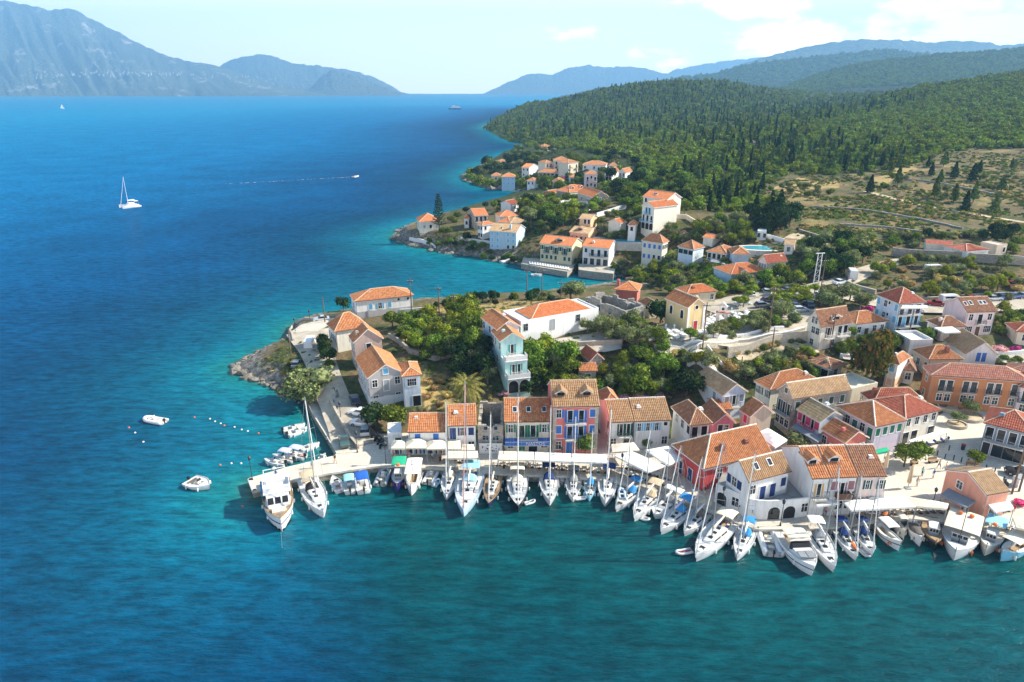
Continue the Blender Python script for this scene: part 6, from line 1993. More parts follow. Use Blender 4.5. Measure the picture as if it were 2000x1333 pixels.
def hull(root,L,B,fb,mat,deckm,n=14,cock=(0.08,0.34),cw=0.5,depth=0.5,sheer=0.3,stripe=None,sternsheer=0.0,full=0.86,fine=2.2,name='hull',flare=0.82,sole=None):
 """lofted hull and a deck with a sunken cockpit; x forward"""
 ts = sorted(set([k / n for k in range(n + 1)] + [cock[0],cock[0] + 1e-3,cock[1],cock[1] + 1e-3]))
 H = []
 for t in ts:
  b = B / 2 * shape(t,1,fine,full)
  x = -L / 2 + L * t
  z = fb * (1 + sheer * max(0,t - 0.2) ** 2 * 1.6 + sternsheer * max(0,0.35 - t) ** 2 * 6)
  xw = x - L * 0.035 * max(0,(t - 0.75) / 0.25) ** 1.5 if t > 0.75 else x
  H.append([(x,b,z),(x,b * 0.985,z * 0.66),(xw,b * (flare + .1),z * 0.3),(xw,b * flare,0.02),(xw,b * flare * 0.5,-0.35),(xw,0,-0.5),
     (xw,-b * flare * 0.5,-0.35),(xw,-b * flare,0.02),(xw,-b * (flare + .1),z * 0.3),(x,-b * 0.985,z * 0.66),(x,-b,z)])
 hb = MB().loft(H,closed=False)
 hb.f.append(tuple(range(10,-1,-1)))
 hb.m.append(0)
 ho = hb.build('hull',mat,root,smooth=True)
 if stripe is not None:
  sb = MB()
  for s in (1,-1):
   vs,fs = [],[]
   for i,r in enumerate(H):
    a,c = r[1 if s > 0 else 9],r[2 if s > 0 else 8]
    for w in (0.05,0.32):
     vs.append((a[0] + (c[0] - a[0]) * w,(a[1] + (c[1] - a[1]) * w) + s * 0.015,a[2] + (c[2] - a[2]) * w))
   for i in range(len(H) - 1):
    fs.append((2 * i,2 * i + 1,2 * i + 3,2 * i + 2))
   sb.add(vs,fs)
  sb.build('stripe',stripe,ho)
 db = MB()
 R_ = []
 for t in ts:
  b = B / 2 * shape(t,1,fine,full)
  x = -L / 2 + L * t
  z = fb * (1 + sheer * max(0,t - 0.2) ** 2 * 1.6 + sternsheer * max(0,0.35 - t) ** 2 * 6) - 0.06
  c = min(b * 0.86,B / 2 * cw)
  zi = z - depth if cock[0] + 5e-4 < t < cock[1] + 5e-4 else z + 0.03
  R_.append([(x,b * 0.985,z),(x,c + 0.01,z),(x,c,zi),(x,0,zi + 0.03),(x,-c,zi),(x,-c - 0.01,z),(x,-b * 0.985,z)])
 db.loft(R_,closed=False)
 for i,f in enumerate(db.f):
  k = i // 6
  if i % 6 in (2,3) and cock[0] < ts[k] < cock[1] + 5e-4 and ts[k + 1] <= cock[1] + 5e-4:
   db.m[i] = 1
 me = db.mesh('deck',[deckm,sole or M_teak])
 link('deck',me,root)
 rb = MB()
 for s in (1,-1):
  pts = [(-L / 2 + L * t,s * B / 2 * shape(t,1,fine,full) * 0.99,fb * (1 + sheer * max(0,t - 0.2) ** 2 * 1.6 + sternsheer * max(0,0.35 - t) ** 2 * 6) + 0.02) for t in ts[::1]]
  rb.path(pts,0.045,4)
 rb.build('toe_rail',M_teak if deckm is M_teak else mat,root)
 def top(t):
  return fb * (1 + sheer * max(0,t - 0.2) ** 2 * 1.6) - 0.03
 return top
def trunk_cabin(root,x0,x1,w0,w1,z,h,mat,win=True,name='cabin',slant=0.5,hatches=3):
 b = MB()
 rings = []
 for x,w,hh in ((x0,w0,h),(x0 + (x1 - x0) * 0.45,(w0 + w1) / 2 * 1.06,h * 0.95),(x1 - slant,w1 * 1.1,h * 0.7),(x1,w1 * 0.8,0.03)):
  rings.append([(x,w / 2,z - 0.05),(x,w / 2 * 0.9,z + hh * 0.8),(x,w / 2 * 0.7,z + hh),(x,-w / 2 * 0.7,z + hh),(x,-w / 2 * 0.9,z + hh * 0.8),(x,-w / 2,z - 0.05)])
 b.loft(rings,closed=True)
 c = b.build(name,mat,root,smooth=False)
 if win:
  for s in (1,-1):
   for k in range(2):
    xa,xb = x0 + (x1 - x0) * (0.08 + 0.36 * k),x0 + (x1 - x0) * (0.38 + 0.34 * k)
    q = []
    for x in (xa,xb):
     f = (x - x0) / (x1 - x0)
     w = w0 + (w1 - w0) * f
     w *= 1.03
     q += [(x,s * (w / 2 * 0.985 + 0.02),z + h * 0.15),(x,s * (w / 2 * 0.92 + 0.03),z + h * 0.74)]
    link('cabin_window',MB().add(q,[(0,2,3,1) if s < 0 else (1,3,2,0)]).mesh('cabin_window',M_black),c)
 for k in range(hatches):
  x = x0 + (x1 - x0) * (0.16 + 0.26 * k)
  zz = z + h * (0.99 - 0.08 * k)
  MB().box(x - 0.28,-0.28,zz - 0.05,x + 0.28,0.28,zz + 0.05).build('hatch',M_black,c)
 return c
def canopy(root,name,x0,x1,w,z,mat,drop=0.35,posts=True,zb=0.8,arch=0.12,n=6):
 b = MB()
 R_ = []
 for k in range(n + 1):
  x = x0 + (x1 - x0) * k / n
  dz = -drop * (2 * k / n - 1) ** 4
  R_.append([(x,w / 2 * math.cos(PI * j / 6) ,z + dz + arch * math.sin(PI * j / 6)) for j in range(7)])
 b.loft(R_,closed=False)
 R2 = [[(p[0],p[1],p[2] - 0.05) for p in r] for r in R_]
 b.loft([r[::-1] for r in R2],closed=False)
 o = b.build(name,mat,root,smooth=True)
 if posts:
  p = MB()
  for x in (x0 + 0.05,x1 - 0.05):
   for s in (-1,1):
    p.tube((x,s * w / 2 * 0.97,zb),(x,s * w / 2 * 0.97,z - drop + 0.05),0.03,0.03,4)
  p.build('canopy_frame',M_steel,o)
 return o
def fenders(root,L,B,fb,n=3,mat=None):
 for s in (1,-1):
  for k in range(n):
   t = 0.22 + 0.5 * k / max(1,n - 1)
   x,y = -L / 2 + L * t,s * (B / 2 * shape(t) + 0.1)
   link('fender',cm(('fend',(mat or M_fender).name),lambda: MB().lathe([(0.02,-0.33),(0.11,-0.27),(0.13,0),(0.11,0.27),(0.02,0.33)],n=7).mesh('fender',mat or M_fender)),root,(x,y,fb * 0.5))
def outboard(root,x,z,s=1.0,y=0,mat=None):
 b = MB()
 b.box(-0.28 * s,-0.16 * s,0.25 * s,0.22 * s,0.16 * s,0.75 * s).box(-0.1 * s,-0.07 * s,-0.7 * s,0.06 * s,0.07 * s,0.25 * s).box(-0.2 * s,-0.1 * s,0.75 * s,0.16 * s,0.1 * s,0.82 * s)
 b.build('outboard_motor',mat or M_black,root,(x,y,z))
def yacht(stern,bow,label,hullm='white',deck=None,beam=None,bim='navy',spray='navy',mast=1.42,boomc='white',stripe=None,group='sailing yachts moored along the quay',rake=0.0,mastm=None,kayak=None,wheels=2,furl='white',gang=True,mf=0.58):
 loc,rz,L = berth(stern,bow,1.1)
 B = beam or 0.31 * L
 fb = 0.085 * L + 0.1
 r = thing('sailing_yacht',label,'sailing yacht',loc,rz,group)
 dk = deck or M_gel
 top = hull(r,L,B,fb,BM[hullm],dk,stripe=BM[stripe] if stripe else None,cock=(0.07,0.33),cw=0.52)
 zc = top(0.5)
 trunk_cabin(r,-L / 2 + 0.335 * L,-L / 2 + 0.74 * L,B * 0.62,B * 0.34,zc,0.46,M_gel)
 zs = top(0.2) - 0.5
 for s in (1,-1):
  MB().box(-L / 2 + .12 * L,s * B * .25 - .22,zs,-L / 2 + .32 * L,s * B * .25 + .22,zs + .4).build('bench',M_teak if deck is M_teak else M_gel,r)
 MB().box(-L / 2 + .22 * L,-.22,zs,-L / 2 + .29 * L,.22,zs + .62).build('cockpit_table',M_teak,r)
 for k in range(wheels):
  y = (0 if wheels == 1 else (k - 0.5) * 2 * B * 0.17)
  w = MB()
  P = [(-L / 2 + .135 * L,y + .42 * math.cos(2 * PI * i / 10),zs + .62 + .42 * math.sin(2 * PI * i / 10)) for i in range(11)]
  w.path(P,.025,4).box(-L / 2 + .13 * L,y - .09,zs,-L / 2 + .16 * L,y + .09,zs + .65)
  w.build('steering_wheel',M_steel,r)
 Hm = mast * L
 xm = -L / 2 + mf * L
 zm = zc + 0.4
 mm = mastm or M_alu
 m = MB().tube((xm,0,zm - .4),(xm - rake,0,Hm),0.09,0.06,8).build('mast',mm,r)
 for f in (0.4,0.68):
  z = zm + (Hm - zm) * f
  w = B * 0.36 * (1.15 - f * 0.6)
  MB().tube((xm,0,z),(xm - 0.3,w,z + 0.08),.035,.025,4).tube((xm,0,z),(xm - 0.3,-w,z + 0.08),.035,.025,4).build('spreader',mm,m)
 bl = L * 0.34
 bo = MB().tube((xm - .1,0,zm + 0.95),(xm - bl,0,zm + 1.0),.075,.07,6).build('boom',mm,r)
 sc_ = MB()
 sc_.loft([[(xm - .12 - (bl - .2) * t,.17 * (1 - .4 * t) * math.cos(2 * PI * j / 7),zm + 1.22 + .24 * (1 - .45 * t) * math.sin(2 * PI * j / 7)) for j in range(7)] for t in (0,.3,.7,1)])
 sc_.build('sail_cover',CANV[boomc],bo,smooth=True)
 bx = L / 2 - 0.25
 zb_ = top(1.0)
 fs_ = MB().tube((bx,0,zb_ + .3),(xm + .1 - rake,0,Hm * .97),.085,.045,6).build('furled_genoa',CANV[furl],r)
 rg = MB()
 for s in (1,-1):
  w1,w2 = B * 0.36 * (1.15 - .24),B * 0.36 * (1.15 - .41)
  z1,z2 = zm + (Hm - zm) * .4,zm + (Hm - zm) * .68
  ch = (xm - .35,s * B / 2 * .92,zc)
  rg.path([ch,(xm - .3,s * w1,z1),(xm - .3,s * w2,z2),(xm - rake,0,Hm * .985)],.018,3)
  rg.tube((-L / 2 + .15,s * B * .3,top(0)),(xm - .2 - rake,0,Hm),.015,.015,3)
 rg.build('stay',M_steel,r)
 pl_ = MB()
 for s in (1,-1):
  pr = None
  for t in (.36,.5,.64,.78,.9,.985):
   p = (-L / 2 + L * t,s * B / 2 * shape(t,1,2.2,.86) * .97,top(t))
   q = (p[0],p[1],p[2] + .62)
   pl_.tube(p,q,.02,.02,3,0,False)
   if pr:
    pl_.tube(pr,q,.015,.015,3,0,False)
   pr = q
 pl_.build('guard_rail',M_steel,r)
 if spray:
  xs = -L / 2 + .36 * L
  b = MB()
  b.loft([[(xs + dx,B * .27 * math.cos(PI * j / 6),zc + .35 + hh * math.sin(PI * j / 6)) for j in range(7)] for dx,hh in ((-.35,.85),(.1,.9),(.9,.25))],closed=False)
  b.build('sprayhood',CANV[spray],r)
 if bim:
  canopy(r,'bimini',-L / 2 + .08 * L,-L / 2 + .27 * L,B * .66,top(.1) + 1.75,CANV[bim],.12,True,top(.1))
 for k_ in range(5):
  MB().box(-L / 2 + L * (.1 + .045 * k_) - .2,B * random.uniform(-.2,.2) - .2,zs,-L / 2 + L * (.1 + .045 * k_) + .2,B * random.uniform(.1,.2),zs + .45).build('cushion',CANV[random.choice(['navy','tan','cream','brown','royal','pink'])],r)
 MB().box(L * .3,-.35,top(.8),L * .37,.35,top(.8) + .06).build('deck_hatch',M_black,r)
 fenders(r,L,B,fb,3)
 MB().box(bx - .6,-.1,zb_,bx + .12,.1,zb_ + .1).build('anchor',M_steel,r)
 if gang:
  MB().box(-L / 2 - 2.0,.25,top(0) + .1,-L / 2 + .4,.62,top(0) + .16).build('gangway',M_teak,r)
 if kayak:
  k = MB()
  k.loft([[(xm - .5 + 2.6 * t,B * .14 + .3 * math.sin(PI * t) * math.cos(2 * PI * j / 6),zc + .25 + .14 * math.sin(2 * PI * j / 6)) for j in range(6)] for t in (0.02,.25,.5,.75,.98)])
  ko = k.build('kayak',BM[kayak],None,loc,rz)
  tag(ko,'orange kayak lying on the foredeck of a white yacht','kayak')
 return r
def motorboat(stern,bow,label,hullm='white',top_c=None,beam=None,seat='cream',cat='motorboat',name='motorboat',group='small motorboats',motor=True,cover=None,z=0.5,sole=None,cabin=False,people=0,wind=True):
 loc,rz,L = berth(stern,bow,z)
 B = beam or min(0.42 * L,2.5)
 fb = 0.55 + 0.03 * L
 r = thing(name,label,cat,loc,rz,group)
 top = hull(r,L,B,fb,BM[hullm],M_gel,cock=(0.05,0.6),cw=0.4,depth=0.4,full=0.92,fine=2.0,sole=sole or M_greyd,n=10)
 zs = top(.2) - .42
 if cover:
  b = MB()
  b.loft([[(-L / 2 + L * t,B * .47 * shape(t,1,2,.92) * math.cos(PI * j / 6),top(t) + .03 + hh * math.sin(PI * j / 6)) for j in range(7)] for t,hh in ((0.02,.1),(.3,.3),(.6,.4),(.9,.1))],closed=False)
  b.build('boat_cover',CANV[cover],r)
 else:
  MB().box(-L * .12,-.35,zs,L * .02,.35,zs + .8).build('console',M_gel,r)
  if wind:
   MB().add([(L * .02,-.4,zs + .8),(L * .02,.4,zs + .8),(-.05,.36,zs + 1.2),(-.05,-.36,zs + 1.2)],[(0,1,2,3)]).build('windshield',M_black,r)
  for x in (-.36,.1):
   MB().box(x * L - .25,-B * .3,zs,x * L + .25,B * .3,zs + .42).build('seat',CANV[seat],r)
  if cabin:
   trunk_cabin(r,0.02 * L,.36 * L,B * .7,B * .4,top(.6),.55,M_gel,True,'cuddy',.3,1)
 if motor:
  outboard(r,-L / 2 - .1,fb * .75,0.9)
 if top_c:
  canopy(r,'sunshade',-L * .38,L * .1,B * .85,zs + 2.0,CANV[top_c],.1,True,top(.3))
 fenders(r,L,B,fb,2)
 return r
def inflatable(stern,bow,label,tubec='white',inner='grey',cons=False,motor=True,group='inflatable dinghies',z=0.4,cat='dinghy',name='inflatable_dinghy',z0=0.0,beam=None,seatc='cream'):
 loc,rz,L = berth(stern,bow,z)
 B = beam or min(.46 * L,2.6)
 tr = B * .15
 r = thing(name,label,cat,(loc[0],loc[1],z0),rz,group)
 pts = []
 for k in range(17):
  t = k / 16
  if t < .32:
   p = (-L / 2 + L * .68 * t / .32,B / 2 - tr)
  elif t > .68:
   p = (-L / 2 + L * .68 * (1 - t) / .32,-B / 2 + tr)
  else:
   a = PI / 2 - PI * (t - .32) / .36
   p = (L * .18 + (L * .32 - tr) * math.cos(a),(B / 2 - tr) * math.sin(a))
  pts.append((p[0],p[1],tr + .02 + .28 * max(0,p[0] / (L / 2)) ** 2))
 b = MB()
 rings = []
 for i,p in enumerate(pts):
  a,c = Vector(pts[max(i - 1,0)]),Vector(pts[min(i + 1,len(pts) - 1)])
  d = (c - a).normalized()
  s = d.cross(Vector((0,0,1))).normalized()
  u = s.cross(d)
  rings.append([tuple(Vector(p) + s * (tr * math.cos(2 * PI * j / 8)) + u * (tr * math.sin(2 * PI * j / 8))) for j in range(8)])
 b.loft(rings)
 b.build('tube',BM[tubec] if tubec in BM else CANV[tubec],r,smooth=True)
 MB().box(-L * .48,-B / 2 + tr,.05,L * .3,B / 2 - tr,.16).build('floor',BM[inner] if inner in BM else CANV[inner],r)
 MB().box(-L / 2,-B / 2 + tr,.02,-L / 2 + .06,B / 2 - tr,tr * 2).build('transom',M_greyd,r)
 MB().box(-L * .1,-B / 2 + tr,tr * 1.3,L * .0,B / 2 - tr,tr * 1.6).build('thwart',CANV[seatc],r)
 if cons:
  MB().box(-.3,-.3,.16,.15,.3,1.0).box(-.05,-.28,1.0,.0,.28,1.35).build('console',M_gel,r)
  MB().box(-L * .3,-.4,.16,-L * .2,.4,.6).build('seat',CANV[seatc],r)
  MB().box(L * .12,-.35,.16,L * .28,.35,.45).build('sun_pad',CANV[seatc],r)
 if motor:
  outboard(r,-L / 2 - .05,.45,.8)
 return r
def caique(stern,bow,label,hullm='white',canopy_c=None,wood=False,beam=None,cabin=True,mast=0,z=.8,group='wooden caiques',buoy=None,cat='fishing boat',name='fishing_boat',canh=1.9,cx=(-.42,.12),stripe=None,tarp=None):
 loc,rz,L = berth(stern,bow,z)
 B = beam or .36 * L
 fb = .8 + .02 * L
 r = thing(name,label,cat,loc,rz,group)
 top = hull(r,L,B,fb,BM[hullm],M_teak if wood else M_gel,cock=(.1,.72),cw=.4,depth=.45,sheer=.9,sternsheer=.45,full=.62,fine=2.0,stripe=BM[stripe] if stripe else None)
 if wood:
  MB().path([(-L / 2 + L * t,s_ * B / 2 * shape(t,1,2,.62) * 1.02,fb * (1 + .9 * max(0,t - .2) ** 2 * 1.6 + .45 * max(0,.35 - t) ** 2 * 6) - .12) for s_ in (1,) for t in [k / 12 for k in range(13)]],.07,4).path(
   [(-L / 2 + L * t,-B / 2 * shape(t,1,2,.62) * 1.02,fb * (1 + .9 * max(0,t - .2) ** 2 * 1.6 + .45 * max(0,.35 - t) ** 2 * 6) - .12) for t in [k / 12 for k in range(13)]],.07,4).build('rubbing_strake',M_teak,r)
 zs = top(.3) - .45
 if cabin:
  c = MB().box(-L * .12,-B * .22,zs,L * .1,B * .22,zs + 1.55).box(-L * .14,-B * .25,zs + 1.55,L * .12,B * .25,zs + 1.65).build('wheelhouse',M_gel,r)
  for s in (-1,0,1):
   MB().box(L * .1,s * B * .14 - B * .055,zs + .95,L * .1 + .02,s * B * .14 + B * .055,zs + 1.4).build('cabin_window',M_black,c)
 for x in (-.32,.24):
  MB().box(x * L - .22,-B * .32,zs,x * L + .22,B * .32,zs + .42).build('bench',M_teak,r)
 if canopy_c:
  canopy(r,'awning',L * cx[0],L * cx[1],B * .92,zs + canh + .45,CANV[canopy_c],.08,True,top(.3))
 if tarp:
  b = MB()
  b.loft([[(-L / 2 + L * t,B * .46 * shape(t,1,2,.75) * math.cos(PI * j / 6),top(t) + .05 + hh * math.sin(PI * j / 6)) for j in range(7)] for t,hh in ((.08,.1),(.3,.4),(.6,.45),(.8,.15))],closed=False)
  b.build('tarpaulin',CANV[tarp],r)
 if mast:
  MB().tube((L * .12,0,zs),(L * .12,0,zs + mast),.07,.045,6).tube((L * .12,-.6,zs + mast * .8),(L * .12,.6,zs + mast * .8),.03,.03,4).build('mast',M_mast2,r)
 for i,(bx,by) in enumerate(buoy or ()):
  MB().lathe([(.05,-.2),(.3,-.1),(.34,.05),(.25,.2),(.05,.26)],n=8).build('life_ring',BM['orange'],r,(bx * L,by * B,zs + canh + .75 if canopy_c else top(.5) + .3))
 fenders(r,L,B,fb,2,BM['orange'] if buoy else None)
 MB().tube((L / 2 - .1,0,top(1) - .5),(L / 2 + .15,0,top(1) + .55),.07,.06,5).build('stem_post',M_teak,r)
 return r
def big_motor_yacht(stern,bow):
 loc,rz,L = berth(stern,bow,1.6)
 B = 4.5
 fb = 1.75
 r = thing('motor_yacht','large white flybridge motor yacht with dark bow at the pier head','motor yacht',loc,rz)
 top = hull(r,L,B,fb,BM['white'],M_teak,cock=(.03,.16),cw=.42,depth=.7,sheer=.45,full=.95,fine=2.6,stripe=BM['navy'])
 MB().loft([[(x,y * w,z) for y,z in ((1,0.05),(.9,-.3),(0,-.5),(-.9,-.3),(-1,.05),(-1,.35),(1,.35))] for x,w in ((-L / 2,B * .41),(0,B * .43),(L * .3,B * .3),(L * .46,.1))]).build('boot_top',BM['black'],r)
 z = top(.4)
 b = MB()
 b.loft([[(x,B * w,z - .1),(x,B * w * .92,z + h),(x,-B * w * .92,z + h),(x,-B * w,z - .1)] for x,w,h in ((-L * .3,.42,1.9),(0,.42,1.9),(L * .12,.38,1.8),(L * .2,.33,.1))])
 sup = b.build('superstructure',BM['white'],r)
 for s in (1,-1):
  for k in range(3):
   xa = -L * .26 + k * L * .12
   MB().box(xa,s * B * .41 - .02,z + .75,xa + L * .1,s * B * .41 + .02,z + 1.45).build('side_window',M_black,sup)
 for k in (-1,0,1):
  y = k * B * .23
  MB().add([(L * .175,y - .42,z + .75),(L * .175,y + .42,z + .75),(L * .132,y + .4,z + 1.55),(L * .132,y - .4,z + 1.55)],[(0,1,2,3)]).build('windscreen',M_black,sup)
 fl = MB().box(-L * .34,-B * .44,z + 1.9,L * .1,B * .44,z + 2.05)
 for s in (1,-1):
  fl.box(-L * .22,s * B * .42 - .06,z + 2.05,L * .06,s * B * .42 + .06,z + 2.65)
 fl.box(L * .04,-B * .42,z + 2.05,L * .08,B * .42,z + 2.75)
 fo = fl.build('flybridge',BM['white'],r)
 MB().box(-L * .2,-1.4,z + 2.05,-L * .12,1.4,z + 2.5).box(-L * .02,-1.0,z + 2.05,L * .02,1.0,z + 2.6).build('flybridge_seat',CANV['white'],fo)
 MB().tube((-L * .24,-1.6,z + 2),(-L * .26,-1.6,z + 3.6),.06).tube((-L * .24,1.6,z + 2),(-L * .26,1.6,z + 3.6),.06).tube((-L * .26,-1.6,z + 3.6),(-L * .26,1.6,z + 3.6),.06).build('radar_arch',BM['white'],fo)
 MB().lathe([(.3,0),(.34,.12),(.1,.3)],n=10).build('radar_dome',BM['white'],fo,(-L * .26,0,z + 3.6))
 MB().box(L * .24,-1.0,top(.75),L * .34,1.0,top(.8) + .25).build('foredeck_seat',CANV['cream'],r)
 MB().box(-L * .29,-B * .5,z + .1,-L * .12,-B * .44,z + 1.6).build('side_curtain',CANV['blue'],r)
 rl = MB()
 for s in (1,-1):
  pr = None
  for t in (.6,.7,.8,.9,.97,.999):
   p = (-L / 2 + L * t,s * B / 2 * shape(t,1,2.6,.95) * .97,fb * (1 + .45 * (t - .2) ** 2 * 1.6))
   q_ = (p[0],p[1],p[2] + .8)
   rl.tube(p,q_,.025,.025,3)
   if pr:
    rl.tube(pr,q_,.025,.025,3)
   pr = q_
 rl.build('bow_rail',M_steel,r)
 fenders(r,L,B,fb,3)
 MB().tube((L / 2 - .3,0,top(1)),(L / 2 + 4.0,-.3,-.3),.015,.015,3).build('anchor_line',M_rope,r)
 return r
big_motor_yacht((538,938),(549,1024))
yacht((598,931),(632,1003),'white sailing yacht with tan bimini and white fenders next to the motor yacht',bim='tan',spray='black',mast=1.55,boomc='cream',mf=.6)
motorboat((664,958),(650,933),'small open boat with red seat, nearest the yachts of three by the pier wall','white',None,seat='pink',motor=False,group=None)
motorboat((684,961),(681,932),'small boat with a light blue top, middle one of three by the pier wall','white','lightblue',group=None)
motorboat((711,960),(703,925),'small boat with a royal blue top by the pier wall','white','royal',group=None)
inflatable((742,947),(755,915),'large grey inflatable with engine left of the purple hulled boat','grey','white',True,cat='inflatable boat',name='inflatable_boat',group=None)
caique((782,912),(775,956),'small fishing boat with purple hull and green canopy','purple','green',cx=(-.5,-.1),buoy=((-.02,0),),group=None)
caique((812,913),(803,962),'white caique with broad white awning and orange deck','white','white',cabin=False,cx=(-.45,.22),mast=4.5,group=None)
inflatable((835,944),(850,915),'white inflatable boat with console between the caique and the yachts','white','grey',True,cat='inflatable boat',name='inflatable_boat',group=None)
inflatable((848,948),(858,935),'tiny grey dinghy beside the white inflatable boat','iceblue','grey',motor=False,group=None)
yacht((884,911),(871,968),'white yacht with cream bimini, first after the inflatable boats',bim='cream',spray='cream',mast=1.8,boomc='white')
yacht((924,911),(905,1001),'big ice blue hulled yacht with light blue bimini and red furled sail','iceblue',bim='lightblue',spray='lightblue',mast=1.5,furl='pink',beam=4.4)
yacht((968,922),(954,983),'dark hulled classic yacht with tan teak deck','navy',M_teak,bim=None,spray=None,mast=1.6,boomc='cream',wheels=1)
yacht((1010,915),(1012,992),'dark hulled yacht with cream sprayhood and red cushions','black',bim='cream',spray='cream',mast=1.55,boomc='white')
inflatable((1024,982),(1046,976),'white dinghy floating beside the dark hulled yacht with cream sprayhood','white','grey',motor=True,group=None)
yacht((1071,912),(1074,979),'white yacht with navy bimini and grey mast before the terrace',bim='navy',spray='navy',mast=1.5)
motorboat((1094,930),(1100,945),'little brown rowing boat tucked between two white yachts','grey',None,motor=False,wind=False,group=None,sole=M_teak)
yacht((1121,919),(1119,972),'slim white yacht with grey bimini and an inflatable at its bow',bim='grey',spray='grey',mast=1.7,mastm=M_mast2)
inflatable((1123,972),(1147,970),'white dinghy tied at the bow of the slim white yacht','white','white',motor=True,group=None)
yacht((1155,927),(1151,970),'little light blue sailing boat with blue covers','lightblue',bim=None,spray='blue',mast=1.75,boomc='blue',wheels=1,gang=False)
yacht((1191,915),(1182,981),'white yacht with navy bimini, last one facing straight out before the tents',bim='navy',spray=None,mast=1.5)
yacht((1252,942),(1202,990),'white yacht at an angle carrying a blue dinghy on its foredeck',bim='blue',spray='blue',mast=1.35,boomc='lavender')
inflatable((1216,975),(1213,956),'small grey blue dinghy stowed on the foredeck of an angled yacht','iceblue','navy',motor=False,group=None,z=1.9,z0=1.75)
yacht((1288,947),(1238,1009),'white yacht with tan bimini and cluttered deck, angled',bim='tan',spray='tan',mast=1.35)
inflatable((1244,1005),(1270,1015),'grey white dinghy afloat between two angled yachts','white','grey',motor=True,group=None)
yacht((1324,962),(1278,1003),'short white yacht with a hard white cockpit roof',bim='white',spray='grey',mast=1.5,beam=4.4)
yacht((1350,978),(1290,1034),'white yacht with sky blue bimini between the short yacht and the tan covered one',bim='blue',spray='blue',mast=1.35,boomc='lavender')
yacht((1386,988),(1336,1037),'white yacht with black and tan bimini beside the largest yacht',bim='tan',spray='brown',mast=1.4)
yacht((1430,1008),(1358,1087),'largest white yacht with cream bimini, before the curved shops',bim='cream',spray=None,mast=1.35,boomc='cream')
inflatable((1351,1073),(1319,1079),'red floored white dinghy trailing the largest yacht','white','red',motor=True,group=None,seatc='pink')
yacht((1466,1020),(1440,1085),'white yacht with bright blue bimini and wooden flag pole',bim='blue',spray='blue',mast=1.75)
inflatable((1511,1084),(1492,1031),'long white rigid inflatable with its motor to the sea','white','white',True,cat='inflatable boat',name='inflatable_boat',group=None,beam=2.9)
def sport_cruiser(stern,bow):
 loc,rz,L = berth(stern,bow,1.2)
 B = 3.9
 r = thing('motor_cruiser','white sport cruiser with cream canvas top and grey sun pads','motor cruiser',loc,rz)
 top = hull(r,L,B,1.35,BM['white'],M_gel,cock=(.06,.5),cw=.4,depth=.5,full=.92,fine=2.4,stripe=BM['navy'])
 z = top(.5)
 MB().loft([[(x,B * w,z - .05),(x,B * w * .8,z + h),(x,-B * w * .8,z + h),(x,-B * w,z - .05)] for x,w,h in ((-L * .05,.4,.5),(L * .1,.38,.55),(L * .36,.24,.25),(L * .42,.15,.02))]).build('foredeck_hump',M_gel,r)
 MB().loft([[(x,B * .4 * w,z + .3),(x - .5,B * .36 * w,z + 1.05),(x - .5,-B * .36 * w,z + 1.05),(x,-B * .4 * w,z + .3)] for x,w in ((L * .02,1),(L * .07,.8))]).build('windscreen',M_black,r)
 canopy(r,'canvas_top',-L * .36,L * .0,B * .78,z + 1.5,CANV['cream'],.2,True,z)
 for s in (-1,1):
  MB().box(L * .14,s * .55 - .5,z + .5,L * .32,s * .55 + .5,z + .62).build('sun_pad',CANV['grey'],r)
 MB().box(-L * .49,-1.4,z - .6,-L * .42,1.4,z - .1).build('swim_platform',M_teak,r)
 fenders(r,L,B,1.3,3)
sport_cruiser((1536,1040),(1589,1113))
yacht((1583,1018),(1631,1108),'long white yacht with flat cream cockpit cover right of the sport cruiser',bim='white',spray='grey',mast=1.35)
yacht((1634,1018),(1675,1085),'white yacht with navy sprayhood and an orange kayak on deck',bim='navy',spray='navy',mast=1.5,kayak='orange')
yacht((1676,1018),(1706,1077),'white yacht with navy covers between the kayak yacht and the caiques',bim='navy',spray='navy',mast=1.55)
inflatable((1680,1070),(1699,1088),'grey dinghy afloat at the bow of the yacht with navy covers','grey','white',motor=False,group=None)
caique((1714,1026),(1759,1069),'white caique with white sun awning and red buoys','white','white',cabin=False,cx=(-.35,.15),stripe='navy',buoy=((-.4,.2),),group=None)
caique((1748,1018),(1768,1045),'small boat with a pale pink awning behind the caiques','cream','cream',cabin=False,cx=(-.45,.2),group=None)
caique((1780,1020),(1799,1060),'boat under a dark brown tarpaulin','white',None,cabin=False,tarp='brown',group=None)
caique((1817,1014),(1826,1070),'varnished wooden caique with dark hull and small white wheelhouse','black',None,wood=True,group=None)
caique((1884,1020),(1864,1088),'large white caique with cream deckhouse roof, orange life rings and mast','white','cream',cabin=True,cx=(-.45,.12),mast=6.5,buoy=((-.3,.15),(-.3,-.15)),group=None,beam=4.6)
caique((1946,1030),(1924,1078),'small fishing boat with light blue awning and orange buoys','cream','lightblue',cx=(-.48,-.08),buoy=((-.02,0),),group=None)
caique((2006,1058),(1954,1088),'caique with cream awning cut by the picture edge','lightblue','cream',cabin=False,cx=(-.4,.25),group=None)
motorboat((557,906),(517,900),'white motorboat, lowest of three bow to sea behind the pier',group=None)
motorboat((573,899),(533,891),'motorboat with pale blue sunshade, middle of three behind the pier','white','iceblue' if False else 'lavender',group=None)
motorboat((595,893),(553,885),'motorboat with lavender cover and red seats, uppermost of three behind the pier','white','lavender',seat='pink',group=None)
motorboat((588,879),(624,867),'empty white skiff below the landing wall',motor=False,group=None,wind=False)
motorboat((624,897),(636,888),'tiny white rowing boat in the corner of the pier',motor=False,wind=False,group=None)
motorboat((553,842),(596,830),'white motorboat moored to the rocks, upper of the pair',group=None)
